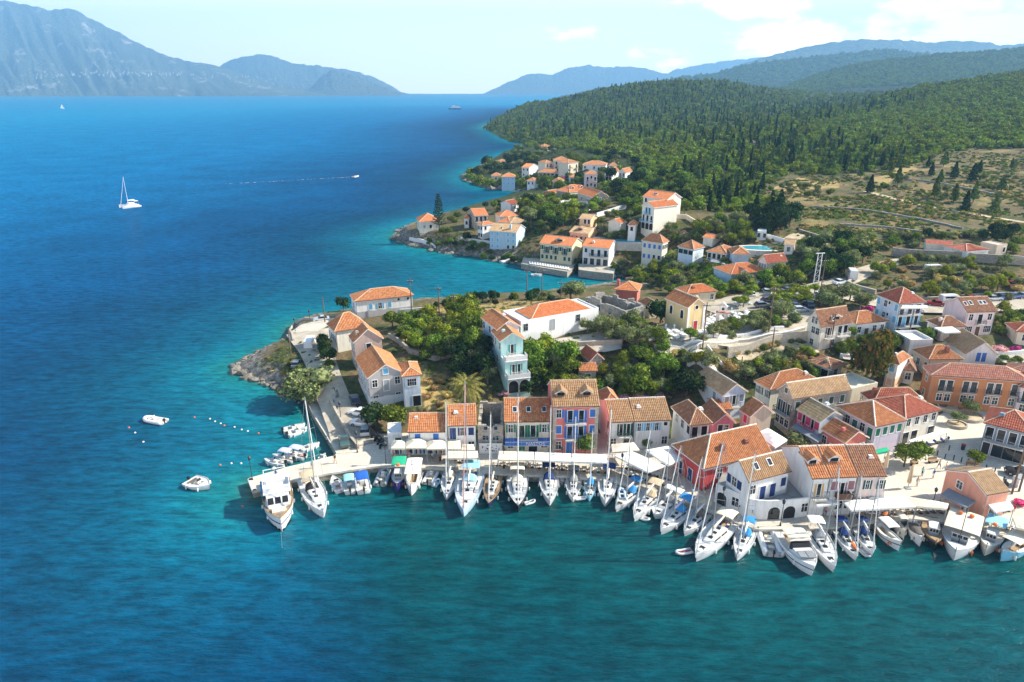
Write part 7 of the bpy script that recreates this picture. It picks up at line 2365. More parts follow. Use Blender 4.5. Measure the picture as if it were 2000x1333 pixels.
motorboat((562,850),(600,837),'white motorboat moored to the rocks, lower of the pair',group=None)
inflatable((592,880),(580,886),'pale small dinghy drifting near the white skiff','iceblue','grey',motor=False,group=None)
inflatable((321,824),(281,817),'white rigid inflatable underway off the rocks','white','white',True,cat='inflatable boat',name='inflatable_boat',group=None)
motorboat((370,939),(409,951),'white open motorboat cruising alone left of the pier',seat='brown',group=None,beam=3.2)
motorboat((1037,537),(1059,537),'small white boat moored in the bay',motor=False,wind=False,group=None)
motorboat((1180,542),(1203,540),'white boat drawn up at the bay beach',motor=False,group=None,cover='white')
motorboat((1222,544),(1240,543),'reddish white boat on the bay beach',motor=False,group=None,cover='pink')
motorboat((978,512),(1003,508),'white boat under a cover on the rocks below the light blue bay house',motor=False,group=None,cover='white')
sb_ = motorboat((690,346),(701,344),'distant speedboat pulling a white wake',group=None,beam=3)
wk = MB()
wa,wb_ = U(689,346),U(440,360)
wd_ = (wb_ - wa).normalized()
wn_ = Vector((-wd_.y,wd_.x,0))
wl = (wb_ - wa).length
rows_ = []
for k in range(40):
 t = k / 39
 c = wa + wd_ * wl * t
 w = (0.5 + 1.8 * t ** .5) * RN.uniform(.3,1.1) * (1 - .8 * t)
 rows_.append([tuple(c + wn_ * (w + RN.normal(0,.4)) + Vector((0,0,.06))),tuple(c + Vector((0,0,.14))),tuple(c - wn_ * (w + RN.normal(0,.4)) + Vector((0,0,.06)))])
wk.loft(rows_,closed=False)
M_foam = bpy.data.materials.new('foam')
_n,_b2 = nodes_of(M_foam)
_b2.inputs['Base Color'].default_value = (.8,.85,.88,1)
_g = _n.nodes.new('ShaderNodeNewGeometry')
_n.links.new(mrange(_n,noise(_n,_g.outputs['Position'],.35,5,.7),.46,.66,0,.75),_b2.inputs['Alpha'])
stuff(wk.build('wake_foam',M_foam),'white wake behind the distant speedboat')
def catamaran(stern,bow):
 loc,rz,L = berth(stern,bow,.8)
 L = 9.5
 r = thing('catamaran','white sailing catamaran under bare mast out on open water','catamaran',loc,rz)
 for s in (1,-1):
  MB().loft([[(x,s * 2.6 + w * math.cos(PI * j / 5),z - (z + .3) * math.sin(PI * j / 5)) for j in range(6)] for x,w,z in ((-L / 2,.7,1.0),(0,.8,1.4),(L * .35,.5,1.6),(L / 2,.05,1.7))],closed=True).build('hull',BM['white'],r)
 MB().box(-L * .42,-2.6,.9,L * .2,2.6,1.45).build('bridge_deck',M_gel,r)
 MB().loft([[(x,w,1.4),(x,w * .85,h),(x,-w * .85,h),(x,-w,1.4)] for x,w,h in ((-L * .2,2.2,2.6),(L * .05,2.0,2.6),(L * .2,1.5,1.5))]).build('saloon',BM['white'],r)
 canopy(r,'bimini',-L * .42,-L * .2,4.2,3.3,CANV['white'],.1,True,1.4)
 MB().tube((L * .08,0,2.5),(L * .08,0,16.5),.11,.07,7).build('mast',BM['white'],r)
 MB().tube((L * .08,0,3.6),(-L * .3,0,3.7),.09,.09,6).tube((L * .07,0,3.9),(-L * .28,0,3.95),.24,.16,6).build('boom',CANV['white'],r)
 MB().tube((L * .48,0,1.8),(L * .09,0,15.6),.08,.05,6).build('furled_genoa',CANV['white'],r)
catamaran((268,401),(240,404))
def sailer(px,py,hgt,label,hd):
 p = U(px,py)
 r = thing('sailboat',label,'sailboat',p,hd)
 k = hgt / 13.0
 MB().loft([[(x * k,w * k * math.cos(PI * j / 5),z * k - z * k * 1.2 * math.sin(PI * j / 5)) for j in range(6)] for x,w,z in ((-5,1.3,1),(0,1.7,1.1),(3.5,.9,1.3),(5.2,.05,1.4))],closed=True).build('hull',BM['white'],r)
 MB().tube((.6 * k,0,1 * k),(.6 * k,0,14 * k),.1 * k,.06 * k,5).build('mast',M_alu,r)
 R_ = []
 for t in (0,.35,.7,1):
  z = (2.2 + 11 * t) * k
  R_.append([(.5 * k,0,z),(.5 * k - 2.2 * k * (1 - t),.5 * k * (1 - t),z),(.5 * k - 4.6 * k * (1 - t) - .02,.25 * k * (1 - t),z)])
 MB().loft(R_,closed=False).build('mainsail',CANV['white'],r)
 R_ = []
 for t in (0,.5,1):
  z = (1.8 + 10 * t) * k
  R_.append([(4.8 * k - 4 * k * t,0,z),(3 * k - 2.3 * k * t,.7 * k * (1 - t),z),(.9 * k,.9 * k * (1 - t),z)])
 MB().loft(R_,closed=False).build('jib',CANV['white'],r)
sailer(122,213,16,'white sails of a yacht near the far mountain shore',.6)
sailer(581,191,15,'tiny white sail under the small far mountain, left one',.4)
sailer(609,190,15,'tiny white sail under the small far mountain, right one',2.4)
def ferry(px,py):
 p = U(px,py)
 r = thing('ferry','small white ferry far out near the horizon','ferry',p,PI + .1)
 L = 44
 MB().loft([[(x,w,4),(x,w * .9,0),(x,-w * .9,0),(x,-w,4)] for x,w in ((-L / 2,6),(L * .25,6),(L / 2,.5))]).build('hull',BM['navy'],r)
 MB().box(-L * .46,-5.4,4,L * .3,5.4,7.5).box(-L * .3,-5,7.5,L * .22,5,10.5).box(0,-4,10.5,L * .18,4,13).build('superstructure',BM['white'],r)
 for k in range(6):
  MB().box(-L * .4 + k * 5,-5.5,5.2,-L * .4 + k * 5 + 3,-5.4,6.6).build('window',M_black,r)
 MB().lathe([(1.4,10.5),(1.2,15)],cx=-8,n=8).build('funnel',BM['blue'],r)
ferry(888,214)
BU = ((252,836,'red'),(264,846,'white'),(280,864,'white'),(380,816,'red'),(410,819,'white'),(420,824,'white'),(431,828,'white'),(438,832,'red'),(458,835,'white'),(472,840,'white'),(484,843,'white'),(505,847,'red'),(430,909,'red'),(452,906,'white'),(471,906,'white'),(474,990,'red'))
BN = {'red': 0,'white': 0}
OR_ = 'first second third fourth fifth sixth seventh eighth ninth tenth eleventh twelfth'.split()
for x,y,c in sorted(BU):
 p = U(x,y)
 BN[c] += 1
 o = link('mooring_buoy',cm(('buoy',c),lambda: MB().lathe([(.05,-.2),(.15,-.08),(.19,.06),(.12,.17),(.04,.22)],n=9).mesh('mooring_buoy',BM['white' if c == 'white' else 'orange'])),None,p)
 tag(o,'small %s mooring buoy, %s from left off the pier' % ('white' if c == 'white' else 'orange',OR_[BN[c] - 1]),'buoy','white buoys off the pier' if c == 'white' else 'orange buoys off the pier')
# ------------------------------------------------------------------ street things
ORD = ['first','second','third','fourth','fifth','sixth','seventh','eighth','ninth','tenth','eleventh','twelfth','thirteenth','fourteenth','fifteenth','sixteenth']
def H(x,y):
 p = hit(x,y)
 return p if p is not None else U(x,y,QZ)
def heading(a,b):
 p,q = H(*a),H(*b)
 return math.atan2(q.y - p.y,q.x - p.x)
CARM = {n: pm('car_' + n,c,0.3,0.04,1.0,spec=0.5,coat=0.5) for n,c in dict(white=(0.75,0.75,0.74),silver=(0.45,0.46,0.47),grey=(0.16,0.17,0.18),black=(0.015,0.015,0.018),red=(0.36,0.015,0.02),blue=(0.02,0.06,0.2),navy=(0.02,0.03,0.07),maroon=(0.1,0.015,0.025),green=(0.05,0.1,0.09)).items()}
M_tyre = pm('tyre',(0.02,0.02,0.02),0.9)
M_lamp = pm('headlight',(0.7,0.72,0.75),0.15)
def car_mesh(kind):
 def f():
  b = MB()
  if kind == 'van':
   prof = [(-2.5,.35,1.95),(-2.45,.3,2.05),(1.5,.3,2.1),(1.95,.3,1.45),(2.45,.3,1.1),(2.55,.4,.6)]
   w = .95
  elif kind == 'camper':
   prof = [(-2.8,.4,2.7),(-2.75,.35,2.8),(1.2,.35,2.85),(1.7,.35,2.3),(2.3,.35,1.3),(2.8,.35,1.0),(2.9,.4,.6)]
   w = 1.05
  else:
   prof = [(-2.05,.4,.75),(-2.0,.3,.95),(-1.2,.28,1.0),(1.0,.28,.98),(1.75,.3,.86),(2.08,.35,.68),(2.12,.42,.5)]
   w = .87
  b.loft([[(x,w,z0),(x,w * 1.0,(z0 + z1) * .5),(x,w * .9,z1),(x,-w * .9,z1),(x,-w,(z0 + z1) * .5),(x,-w,z0)] for x,z0,z1 in prof])
  return b.mesh('body',CARM['white'])
 return cm(('car',kind),f)
def cab_mesh(kind):
 def f():
  b = MB()
  w = .8
  k = {'hatch': (-1.9,-1.5,.15,.85),'sedan': (-1.5,-.95,.15,.9),'pickup': (-.5,-.35,.5,1.1)}.get(kind)
  if not k:
   zz = 1.35 if kind == 'van' else 1.55
   x1 = 1.62 if kind == 'van' else 1.75
   ww = .935 if kind == 'van' else 1.0
   top = 1.85 if kind == 'van' else 2.2
   for s in (1,-1):
    b.box(-1.9,s * ww - .02,zz,1.3,s * ww + .02,top - .05)
   b.add([(x1 + .33,-.8,zz + .1),(x1 + .33,.8,zz + .1),(x1 - .1,.75,top + .05),(x1 - .1,-.75,top + .05)],[(0,1,2,3)])
   return b.mesh('glass',M_glass)
  b.loft([[(k[0],w,.95),(k[0],-w,.95),(k[3],-w,.95),(k[3],w,.95)][::-1],[(k[1],w * .82,1.42),(k[1],-w * .82,1.42),(k[2],-w * .82,1.42),(k[2],w * .82,1.42)][::-1]])
  return b.mesh('glass',M_glass)
 return cm(('cab',kind),f)
def roof_m(kind):
 k = {'hatch': (-1.5,.15),'sedan': (-.95,.15),'pickup': (-.35,.5)}.get(kind)
 return cm(('croof',kind),lambda: MB().box(k[0] - .03,-.68,1.415,k[1] + .03,.68,1.46).mesh('roof_panel',CARM['white'])) if k else None
def recol(o,m):
 o.material_slots[0].link = 'OBJECT'
 o.material_slots[0].material = m
wheel_m = cm('wheel',lambda: MB().loft([[(.32 * math.cos(2 * PI * j / 12),y,.32 * math.sin(2 * PI * j / 12)) for j in range(12)] for y in (-.1,.1)]).mesh('wheel',M_tyre))
hub_m = cm('hub',lambda: MB().loft([[(.19 * math.cos(2 * PI * j / 8),y,.19 * math.sin(2 * PI * j / 8)) for j in range(8)] for y in (-.115,.115)]).mesh('rim',M_steel))
def car(x,y,ang,col,kind,label,group='parked cars in the village',p=None):
 p = p or H(x,y)
 r = thing({'van': 'minibus','camper': 'camper_van','pickup': 'pickup_truck'}.get(kind,'parked_car'),label,{'van': 'van','camper': 'van','pickup': 'truck'}.get(kind,'car'),(p.x,p.y,p.z + .1),ang,group)
 recol(link('body',car_mesh(kind),r),CARM[col])
 link('glass',cab_mesh(kind),r)
 if roof_m(kind):
  recol(link('roof_panel',roof_m(kind),r),CARM[col])
 L = 1.3 if kind not in ('van','camper') else 1.65
 for sx in (1,-1):
  for sy in (1,-1):
   w = link('wheel',wheel_m,r,(sx * L,sy * .8,.32))
   link('rim',hub_m,w)
 for sy in (1,-1):
  link('headlight',cm('hl',lambda: MB().box(-.05,-.16,-.07,.05,.16,.07).mesh('headlight',M_lamp)),r,(2.02 if kind not in ('van','camper') else 2.45,sy * .6,.66 if kind not in ('van','camper') else .85))
 return r
up = rad(100)
car(693,786,rad(112),'navy','hatch','dark blue car parked against the peeling grey old house',None)
car(702,812,rad(160),'white','hatch','white hatchback parked nearest the dark blue car',None)
car(706,832,rad(165),'white','sedan','white car parked between the white hatchback and the silver one',None)
car(714,846,rad(98),'silver','hatch','silver white car facing the quay beside the tree',None)
car(673,868,rad(108),'green','pickup','dark green pickup on the lower landing',None)
car(628,628,rad(200),'silver','sedan','silver car by the hip roofed house at the top of the shore road',None)
car(606,677,rad(95),'white','van','small white van in the tree shade on the shore road',None)
car(580,716,rad(95),'grey','hatch','grey car at the bend of the shore road',None)
car(1662,545,rad(75),'white','camper','white camper van descending the upper road',None)
car(1640,556,rad(20),'white','sedan','white car ahead of the camper van on the upper road',None)
for x,y,a,c,k,lb in ((1854,592,4,'white','van','white minibus in the roadside row above the pale pink house'),(1826,598,160,'red','sedan','red car left of the white minibus'),(1895,588,3,'red','sedan','dark red car directly right of the white minibus'),(1913,589,3,'maroon','hatch','maroon car between the dark red and the silver cars'),
       (1939,588,5,'silver','sedan','silver car in the middle of the roadside row'),(1962,586,4,'blue','hatch','small blue car right of the silver one'),(1980,584,4,'blue','sedan','blue saloon second from the end of the roadside row'),(1999,583,4,'grey','sedan','grey car at the right end of the roadside row'),
       (1968,556,8,'navy','hatch','navy car among the olive trees at the right'),(1976,560,20,'red','hatch','red car among the olive trees at the right'),(1823,532,5,'white','van','white van behind the olive grove')):
 car(x,y,rad(a),c,k,lb,None)
cols = ['white','silver','grey','black','white','silver','maroon','white','grey','white','silver','black','navy','white','silver','white']
park = [(1467,580,80),(1496,574,80),(1540,572,10),(1530,586,175),(1549,590,5),(1562,587,5),(1502,592,5),(1520,592,8),(1489,601,12),(1540,616,10),(1563,610,10),(1554,603,8),(1580,600,80),(1606,582,5),(1620,580,5),(1450,598,10)]
CARP = []
for (x,y,a),c in zip(park,cols):
 CARP.append((car(x,y,rad(a),c,random.choice(['hatch','sedan']),'','cars under the trees of the car park'),c,x,y))
car(1990,930,rad(150),'black','hatch','black car in the shade before the slate blue house',None)
def pole(x,y,h,label,cross=True,mat=None,group='wooden utility poles'):
 p = H(x,y)
 r = thing('utility_pole',label,'utility pole',p,random.uniform(-.3,.3),group)
 MB().tube((0,0,-.5),(0,0,h),.16,.11,7).build('post',mat or pm('pole_wood',(.16,.11,.075),.95,.3,2),r)
 if cross:
  b = MB().box(-.8,-.06,h - .8,.8,.06,h - .68)
  b.build('crossarm',M_iron,r)
  for k in (-.7,-.25,.25,.7):
   MB().lathe([(.04,h - .68),(.07,h - .6),(.03,h - .5)],cx=k,n=6).build('insulator',PAINT['white'],r)
 return Vector((p.x,p.y,p.z + h - .6))
def wires(pts,label):
 b = MB()
 for a,c in zip(pts[:-1],pts[1:]):
  for off in (-.6,.6):
   P = []
   for k in range(9):
    t = k / 8
    q = a.lerp(c,t)
    P.append((q.x,q.y + off * .4,q.z - 1.2 * 4 * t * (1 - t)))
   b.path(P,.03,3)
 tag(b.build('overhead_wire',M_iron),label,'overhead wire')
W1 = [pole(804,612,9.5,'tall dark pole with a stay at the right end of the low white house'),pole(858,620,8.2,'dark pole on the straw meadow, taller of two there'),pole(887,626,6.6,'dark pole on the straw meadow, shorter of two there')]
wires(W1,'wires strung between the dark poles on the meadow')
W2 = [pole(1029,590,9,'pole on the bay shore left of the big olive'),pole(1058,588,9,'pale pole on the bay shore behind the long white school'),pole(1095,592,6,'short pole between bay shore and school')]
W3 = [pole(1372,682,10,'tall pole at the head of the stone stairs'),pole(1501,650,10.5,'double pole above the cemetery road, left of the car park'),pole(1598,598,12,'tall pole with lamps at the car park exit')]
wires(W3,'wires running from the stone stairs to the car park')
pole(1504,706,7.5,'pole on the scrub bank below the playground path')
pole(1444,746,5.5,'short dark pole right of the pale blue house',False)
pole(1621,682,8,'pole before the cream house below the car park')
pole(1773,664,8,'pole before the tall white house with red pyramid roof')
pole(635,632,7,'pole before the hip roofed house on the shore road',False)
pole(568,690,6,'pole on the rocky edge of the shore road',False)
pole(1792,496,9,'pole beside the terrace wall at the upper right')
pole(1976,965,14,'left one of the tall brown poles beside the salmon shop',True)
pole(1990,960,14,'right one of the tall brown poles beside the salmon shop',True)
p = H(1592,562)
r = thing('power_pylon','white lattice power pylon made of two posts above the car park','pylon',p,.2)
for s in (-1,1):
 MB().tube((s * .75,0,-.4),(s * .6,0,9.5),.14,.1,6).build('post',PAINT['white'],r)
rg_ = MB()
for k in range(6):
 z = .6 + k * 1.4
 rg_.tube((-.72,0,z),(.68,0,z),.05,.05,4).tube((-.72,0,z),(.66,0,z + 1.5),.04,.04,4)
rg_.build('bracing',PAINT['white'],r)
MB().box(-1.3,-.1,9.3,1.3,.1,9.5).build('crossarm',PAINT['white'],r)
def lamp(x,y,h,label,p=None):
 p = p or H(x,y)
 r = thing('street_lamp',label,'street lamp',p,0,'dark lantern posts along the quay')
 MB().lathe([(.16,0),(.12,.3),(.06,.5),(.05,h)],n=8).build('post',M_iron,r)
 l = MB().lathe([(.08,h),(.2,h + .12),(.24,h + .5),(.28,h + .52),(.1,h + .72),(.02,h + .85)],n=6).build('lantern',M_iron,r)
 MB().lathe([(.1,h + .13),(.16,h + .48)],n=6).build('lamp_glass',PAINT['white'],l)
for x,y,h,lb in ((493,938,3.6,'lantern post at the very end of the pier'),(754,908,3.6,'lantern post where the pier joins the quay by the dark umbrellas'),(666,822,3.2,'lantern post beside the parked cars'),(698,884,3.4,'lantern post at the corner of the landing wall'),
     (984,915,3.6,'lantern post before the cream taverna'),(1097,918,3.6,'lantern post before the pink house'),(1213,934,3.8,'lantern post by the tilted white tents'),(1319,975,3.8,'lantern post left of the red hall on the quay'),(1409,1000,3.6,'lantern post before the curved shops, left'),
     (1524,1027,3.6,'lantern post before the curved shops, right'),(1658,1010,3.6,'lantern post before the rust roofed row'),(1818,1000,3.4,'lantern post at the end of the long white canopy'),(577,650,3.2,'lantern post on the curved sea wall, nearest the rocks'),(606,634,3.2,'lantern post on the curved sea wall, farther one'),
     (750,612,3,'lantern post before the low white house, left'),(773,610,3,'lantern post before the low white house, right')):
 lamp(x,y,h,lb)
M_cv,M_cv2 = CANV['white'],CANV['cream']
def post_canopy(corners,z,label,mat=None,sag=.25,cat='canopy',name='canopy',posts=True,group=None,peak=0.5):
 """stretched cloth over posts, corners given as picture points at height z"""
 P = [U(x,y,z) for x,y in corners]
 c = sum(P,Vector()) / len(P)
 g = gz(c.x,c.y)
 r = thing(name,label,cat,(c.x,c.y,g),0,group)
 L = [p - Vector((c.x,c.y,g)) for p in P]
 b = MB()
 n = 6
 vs,fs = [],[]
 for i in range(n + 1):
  for j in range(n + 1):
   u,v = i / n,j / n
   q = (L[0] * (1 - u) + L[1] * u) * (1 - v) + (L[3] * (1 - u) + L[2] * u) * v
   q = q + Vector((0,0,peak * (1 - max(abs(2 * u - 1),abs(2 * v - 1)))))
   vs.append(q)
 for i in range(n):
  for j in range(n):
   a = i * (n + 1) + j
   fs.append((a,a + n + 1,a + n + 2,a + 1))
 b.add(vs,fs)
 o = b.build('cloth',mat or M_cv,r)
 vb = MB()
 for i in range(4):
  a,d = L[i],L[(i + 1) % 4]
  vb.add([a,d,d - Vector((0,0,.28)),a - Vector((0,0,.28))],[(0,1,2,3)])
 vb.build('valance',mat or M_cv,o)
 if posts:
  for q in L:
   q2 = q * .97
   MB().tube((q2.x,q2.y,0),(q2.x,q2.y,q.z),.05,.05,5).build('post',PAINT['grey'],r)
 return r
Zc = QZ + 2.7
post_canopy([(763,876),(792,876),(791,860),(766,860)],Zc,'square white umbrella, leftmost before the low white shop',M_cv2,group='square umbrellas before the low white shop',cat='umbrella',name='umbrella',peak=.7)
post_canopy([(792,875),(833,875),(832,857),(794,857)],Zc + .1,'square white umbrella, middle before the low white shop',M_cv2,group='square umbrellas before the low white shop',cat='umbrella',name='umbrella',peak=.8)
post_canopy([(833,877),(871,877),(869,859),(835,859)],Zc,'square white umbrella, next to the flat canopies',M_cv2,group='square umbrellas before the low white shop',cat='umbrella',name='umbrella',peak=.7)
post_canopy([(872,878),(900,878),(899,860),(873,860)],Zc,'small flat cream canopy before the dark blue door',M_cv2,peak=.2)
post_canopy([(901,879),(928,879),(925,868),(903,868)],Zc - .2,'low cream awning right of the dark blue door',M_cv2,peak=.3)
post_canopy([(873,895),(934,895),(933,881),(873,881)],Zc,'cream canopy on the quay edge before the white house',M_cv2,peak=.3)
post_canopy([(972,898),(1044,899),(1043,883),(975,881)],Zc,'long cream canopy before the cream taverna',M_cv2,peak=.25)
post_canopy([(1045,899),(1117,902),(1115,886),(1045,883)],Zc,'long white canopy between taverna and pink house',M_cv,peak=.25)
post_canopy([(1118,902),(1187,904),(1184,888),(1117,886)],Zc,'white canopy before the pink house and the quay tree',M_cv,peak=.25)
post_canopy([(1196,883),(1250,880),(1238,864),(1194,868)],Zc,'octagonal cream tent behind the tilted ones',M_cv2,peak=.6)
post_canopy([(1200,890),(1265,922),(1299,910),(1233,881)],Zc + .3,'large tilted white tent nearest the boats',M_cv,peak=.3)
post_canopy([(1261,879),(1304,909),(1335,895),(1304,871)],Zc + .5,'tilted white tent touching the red hall',M_cv,peak=.4)
post_canopy([(1588,972),(1596,989),(1641,983),(1622,970)],Zc,'white awning between curved shops and rust roofed row',M_cv,peak=.15)
post_canopy([(1645,978),(1663,997),(1720,994),(1700,974)],Zc + .1,'white tent canopy, first of the long quay line',M_cv,peak=.5)
post_canopy([(1720,993),(1790,990),(1766,968),(1701,974)],Zc + .1,'white tent canopy, middle of the long quay line',M_cv,peak=.6)
post_canopy([(1790,989),(1850,994),(1853,984),(1768,969)],Zc + .1,'cream tent canopy, last of the long quay line',M_cv2,peak=.6)
post_canopy([(1683,961),(1698,975),(1727,973),(1727,959)],Zc + .3,'blue grey awning on the blush end house',CANV['grey'],peak=.05)
post_canopy([(1775,860),(1779,864),(1851,845),(1842,838)],QZ + 3.0,'long white awning of the cream cafe house',M_cv,peak=.1)
post_canopy([(1837,966),(1888,991),(1905,979),(1852,953)],QZ + 2.7,'dark grey awning on the side of the salmon shop',CANV['grey'],peak=.05)
post_canopy([(1926,981),(1944,1000),(1981,993),(1969,975)],QZ + 2.6,'white awning on the front of the salmon shop',M_cv,peak=.05)
post_canopy([(1978,1010),(1985,1030),(2040,1045),(2040,1015)],Zc,'cream canopy at the right picture edge on the quay',M_cv2,peak=.4)
post_canopy([(1474,847),(1514,874),(1538,859),(1500,836)],QZ + 3.4,'white fabric roof over the lane behind the red hall',M_cv,peak=.8)
post_canopy([(1545,834),(1598,864),(1607,855),(1556,828)],QZ + 2.8,'grey awning under the pink shuttered balcony',CANV['grey'],peak=.1)
post_canopy([(1704,887),(1738,881),(1732,874),(1702,880)],QZ + 2.6,'green awning under the lilac house',CANV['green'],peak=.1)
post_canopy([(1760,602),(1812,601),(1811,597),(1762,597)],15.5,'white roller awning on the top balcony of the tall white house',M_cv,peak=.05,posts=False)
post_canopy([(1825,640),(1845,650),(1877,649),(1860,638)],11.2,'white pergola cover behind the white gabled house',M_cv,peak=.1)
post_canopy([(1387,511),(1417,517),(1415,511),(1390,506)],10.5,'grey awning over the terrace of the wide white villa',CANV['grey'],peak=.1)
def closed_parasol(x,y,h,label):
 p = H(x,y)
 r = thing('closed_parasol',label,'parasol',p)
 MB().tube((0,0,0),(0,0,h),.05,.04,6).box(-.4,-.4,0,.4,.4,.12).build('stand',PAINT['grey'],r)
 MB().lathe([(.12,.9),(.34,1.1),(.3,h * .6),(.14,h - .1),(.02,h + .1)],n=9).build('folded_cloth',CANV['tan'],r)
closed_parasol(1773,954,4.2,'closed tan parasol in the middle of the pale square')
closed_parasol(1727,924,4.0,'closed tan parasol beside the blush end house')
chair_b = {c: None for c in ()}
def chair_parts(c):
 seat = cm(('cs',c),lambda: MB().box(-.22,-.22,.42,.22,.22,.48).mesh('seat',CANV[c] if c in CANV else PAINT[c]))
 back = cm(('cb',c),lambda: MB().box(-.22,.2,.48,.22,.25,.92).mesh('backrest',CANV[c] if c in CANV else PAINT[c]))
 leg = cm(('cl',c),lambda: MB().box(-.025,-.025,0,.025,.025,.42).mesh('leg',M_teak))
 return seat,back,leg
def chair(p,rz,c,label,group):
 r = thing('chair',label,'chair',p,rz,group)
 s,b,l = chair_parts(c)
 link('seat',s,r)
 link('backrest',b,r)
 for x in (-.18,.18):
  for y in (-.18,.18):
   link('leg',l,r,(x,y,0))
def table(p,label,group,c='white'):
 r = thing('table',label,'table',p,random.uniform(0,.2),group)
 link('tabletop',cm(('tt',c),lambda: MB().box(-.42,-.42,.7,.42,.42,.75).mesh('tabletop',CANV[c])),r)
 link('pedestal',cm('tp',lambda: MB().tube((0,0,0),(0,0,.7),.05,.05,5).box(-.25,-.25,0,.25,.25,.04).mesh('pedestal',M_iron)),r)
def diners(a,b,n,cc,where,key,rows=1,sh=None):
 A,B = U(*a,QZ),U(*b,QZ)
 d = (B - A).normalized()
 nrm = Vector((-d.y,d.x,0))
 for k in range(n):
  for rr in range(rows):
   rw = '' if rows == 1 else (' in the front row' if rr == 0 else ' in the back row')
   tl = 'small table, %s from left%s, %s' % (ORD[k],rw,where)
   p = A.lerp(B,(k + .5) / n) + nrm * (rr * 2.0 + random.uniform(-.1,.1))
   table(p,tl,'tables %s' % key,random.choice(['white','cream']))
   for s in (-1,1):
    q = p + d * (s * .72)
    chair(q,math.atan2(d.y,d.x) + (PI / 2 if s < 0 else -PI / 2) + random.uniform(-.25,.25),cc,'%s chair %s of the %s table%s %s' % ({'tan': 'tan','white': 'white','brown': 'brown','royal': 'blue','red': 'red'}[cc],'left' if s < 0 else 'right',ORD[k],rw,sh or where),'chairs %s' % key)
diners((965,909),(1060,915),7,'tan','at the quay edge before the cream taverna','before the cream taverna',sh='before the cream taverna')
diners((1065,915),(1190,925),9,'tan','at the quay edge before the pink house','before the pink house',sh='before the pink house')
diners((875,903),(935,905),4,'brown','at the quay edge before the blue doored house','before the house with blue door',sh='before the blue doored house')
diners((1208,925),(1300,950),6,'white','beneath the tilted white tents','beneath the tilted tents',2,'under the tilted tents')
diners((1670,1005),(1845,1002),13,'brown','beneath the long white quay canopy','beneath the long quay canopy',2,'under the long canopy')
diners((1960,1032),(2010,1048),4,'brown','beneath the cream canopy at the picture edge','beneath the edge canopy')
diners((1935,1003),(1975,998),3,'red','beneath the white awning of the salmon shop','beside the salmon shop')
diners((1810,872),(1850,862),3,'royal','before the cream cafe house','before the cafe house')
for k in range(9):
 p = U(770 + k * 12,891,QZ)
 r = thing('clothes_rack','rail of hanging beach clothes, %s from left beneath the square umbrellas' % ORD[k],'clothes rack',p,0,'clothes racks beneath the square umbrellas')
 MB().tube((-.5,0,0),(-.5,0,1.6),.03,.03,4).tube((.5,0,0),(.5,0,1.6),.03,.03,4).tube((-.5,0,1.55),(.5,0,1.55),.03,.03,4).build('stand',M_steel,r)
 for j in range(4):
  MB().box(-.42 + j * .24,-.22,.55,-.25 + j * .24,.22,1.5).build('garment',CANV[random.choice(['white','navy','black','pink','lightblue','white','royal'])],r)
def bench(x,y,a,label):
 p = H(x,y)
 r = thing('bench',label,'bench',p,a,None)
 MB().box(-.9,-.25,.42,.9,.25,.48).build('seat',M_teak,r)
 MB().box(-.9,.25,.5,.9,.3,.95).build('backrest',M_teak,r)
 for s in (-.75,.75):
  MB().box(s - .05,-.22,0,s + .05,.22,.42).build('leg',M_iron,r)
bench(1822,904,rad(12),'wooden bench in full sun on the square')
bench(1785,908,rad(30),'wooden bench under the second leafy tree on the square')
bench(1898,912,rad(-30),'wooden bench under the small round tree')
for i,(x,y) in enumerate([(1845,897),(1862,899),(1877,903),(1890,906),(1908,908),(1925,918),(1942,924),(1853,880),(1879,880),(1830,890)]):
 p = H(x,y)
 o = MB().lathe([(.09,0),(.09,.8),(.12,.84),(.1,.95),(.02,1.0)],n=7).build('bollard',M_iron,None,p)
 tag(o,'dark iron bollard on the pale square, %s from left' % ORD[sorted([1845,1862,1877,1890,1908,1925,1942,1853,1879,1830]).index(x)],'bollard','bollards round the square')
for x,y,rr,lb in ((1869,832,1.7,'round pale stone planter nearest the cafe'),(1893,816,2.5,'larger round stone planter below the terracotta hotel'),(1850,798,1.8,'round stone planter beside the cafe house corner')):
 p = H(x,y)
 r = thing('planter',lb,'planter',p)
 MB().lathe([(rr,-.4),(rr,.55),(rr - .25,.55),(rr - .25,.3)],n=18).build('rim_wall',WALLS['palestone'],r)
 MB().lathe([(rr - .24,.1),(rr - .24,.36)],n=18).build('soil',M_track,r)
p = H(1880,878)
r = thing('waste_bin','dark waste bin on the square near the slate blue house','bin',p)
MB().lathe([(.3,0),(.34,.9)],n=10).build('body',M_iron,r)
MB().lathe([(.36,.9),(.36,.98),(.1,1.1)],n=10).build('lid',PAINT['red'],r)
p = H(1988,948)
r = thing('utility_box','white utility cabinet by the tall brown poles','cabinet',p,.4)
MB().box(-.9,-.5,0,.9,.5,1.5).build('body',PAINT['white'],r)
MB().box(-.95,-.55,1.5,.95,.55,1.6).build('roof_panel',PAINT['grey'],r)
p = H(1549,1030)
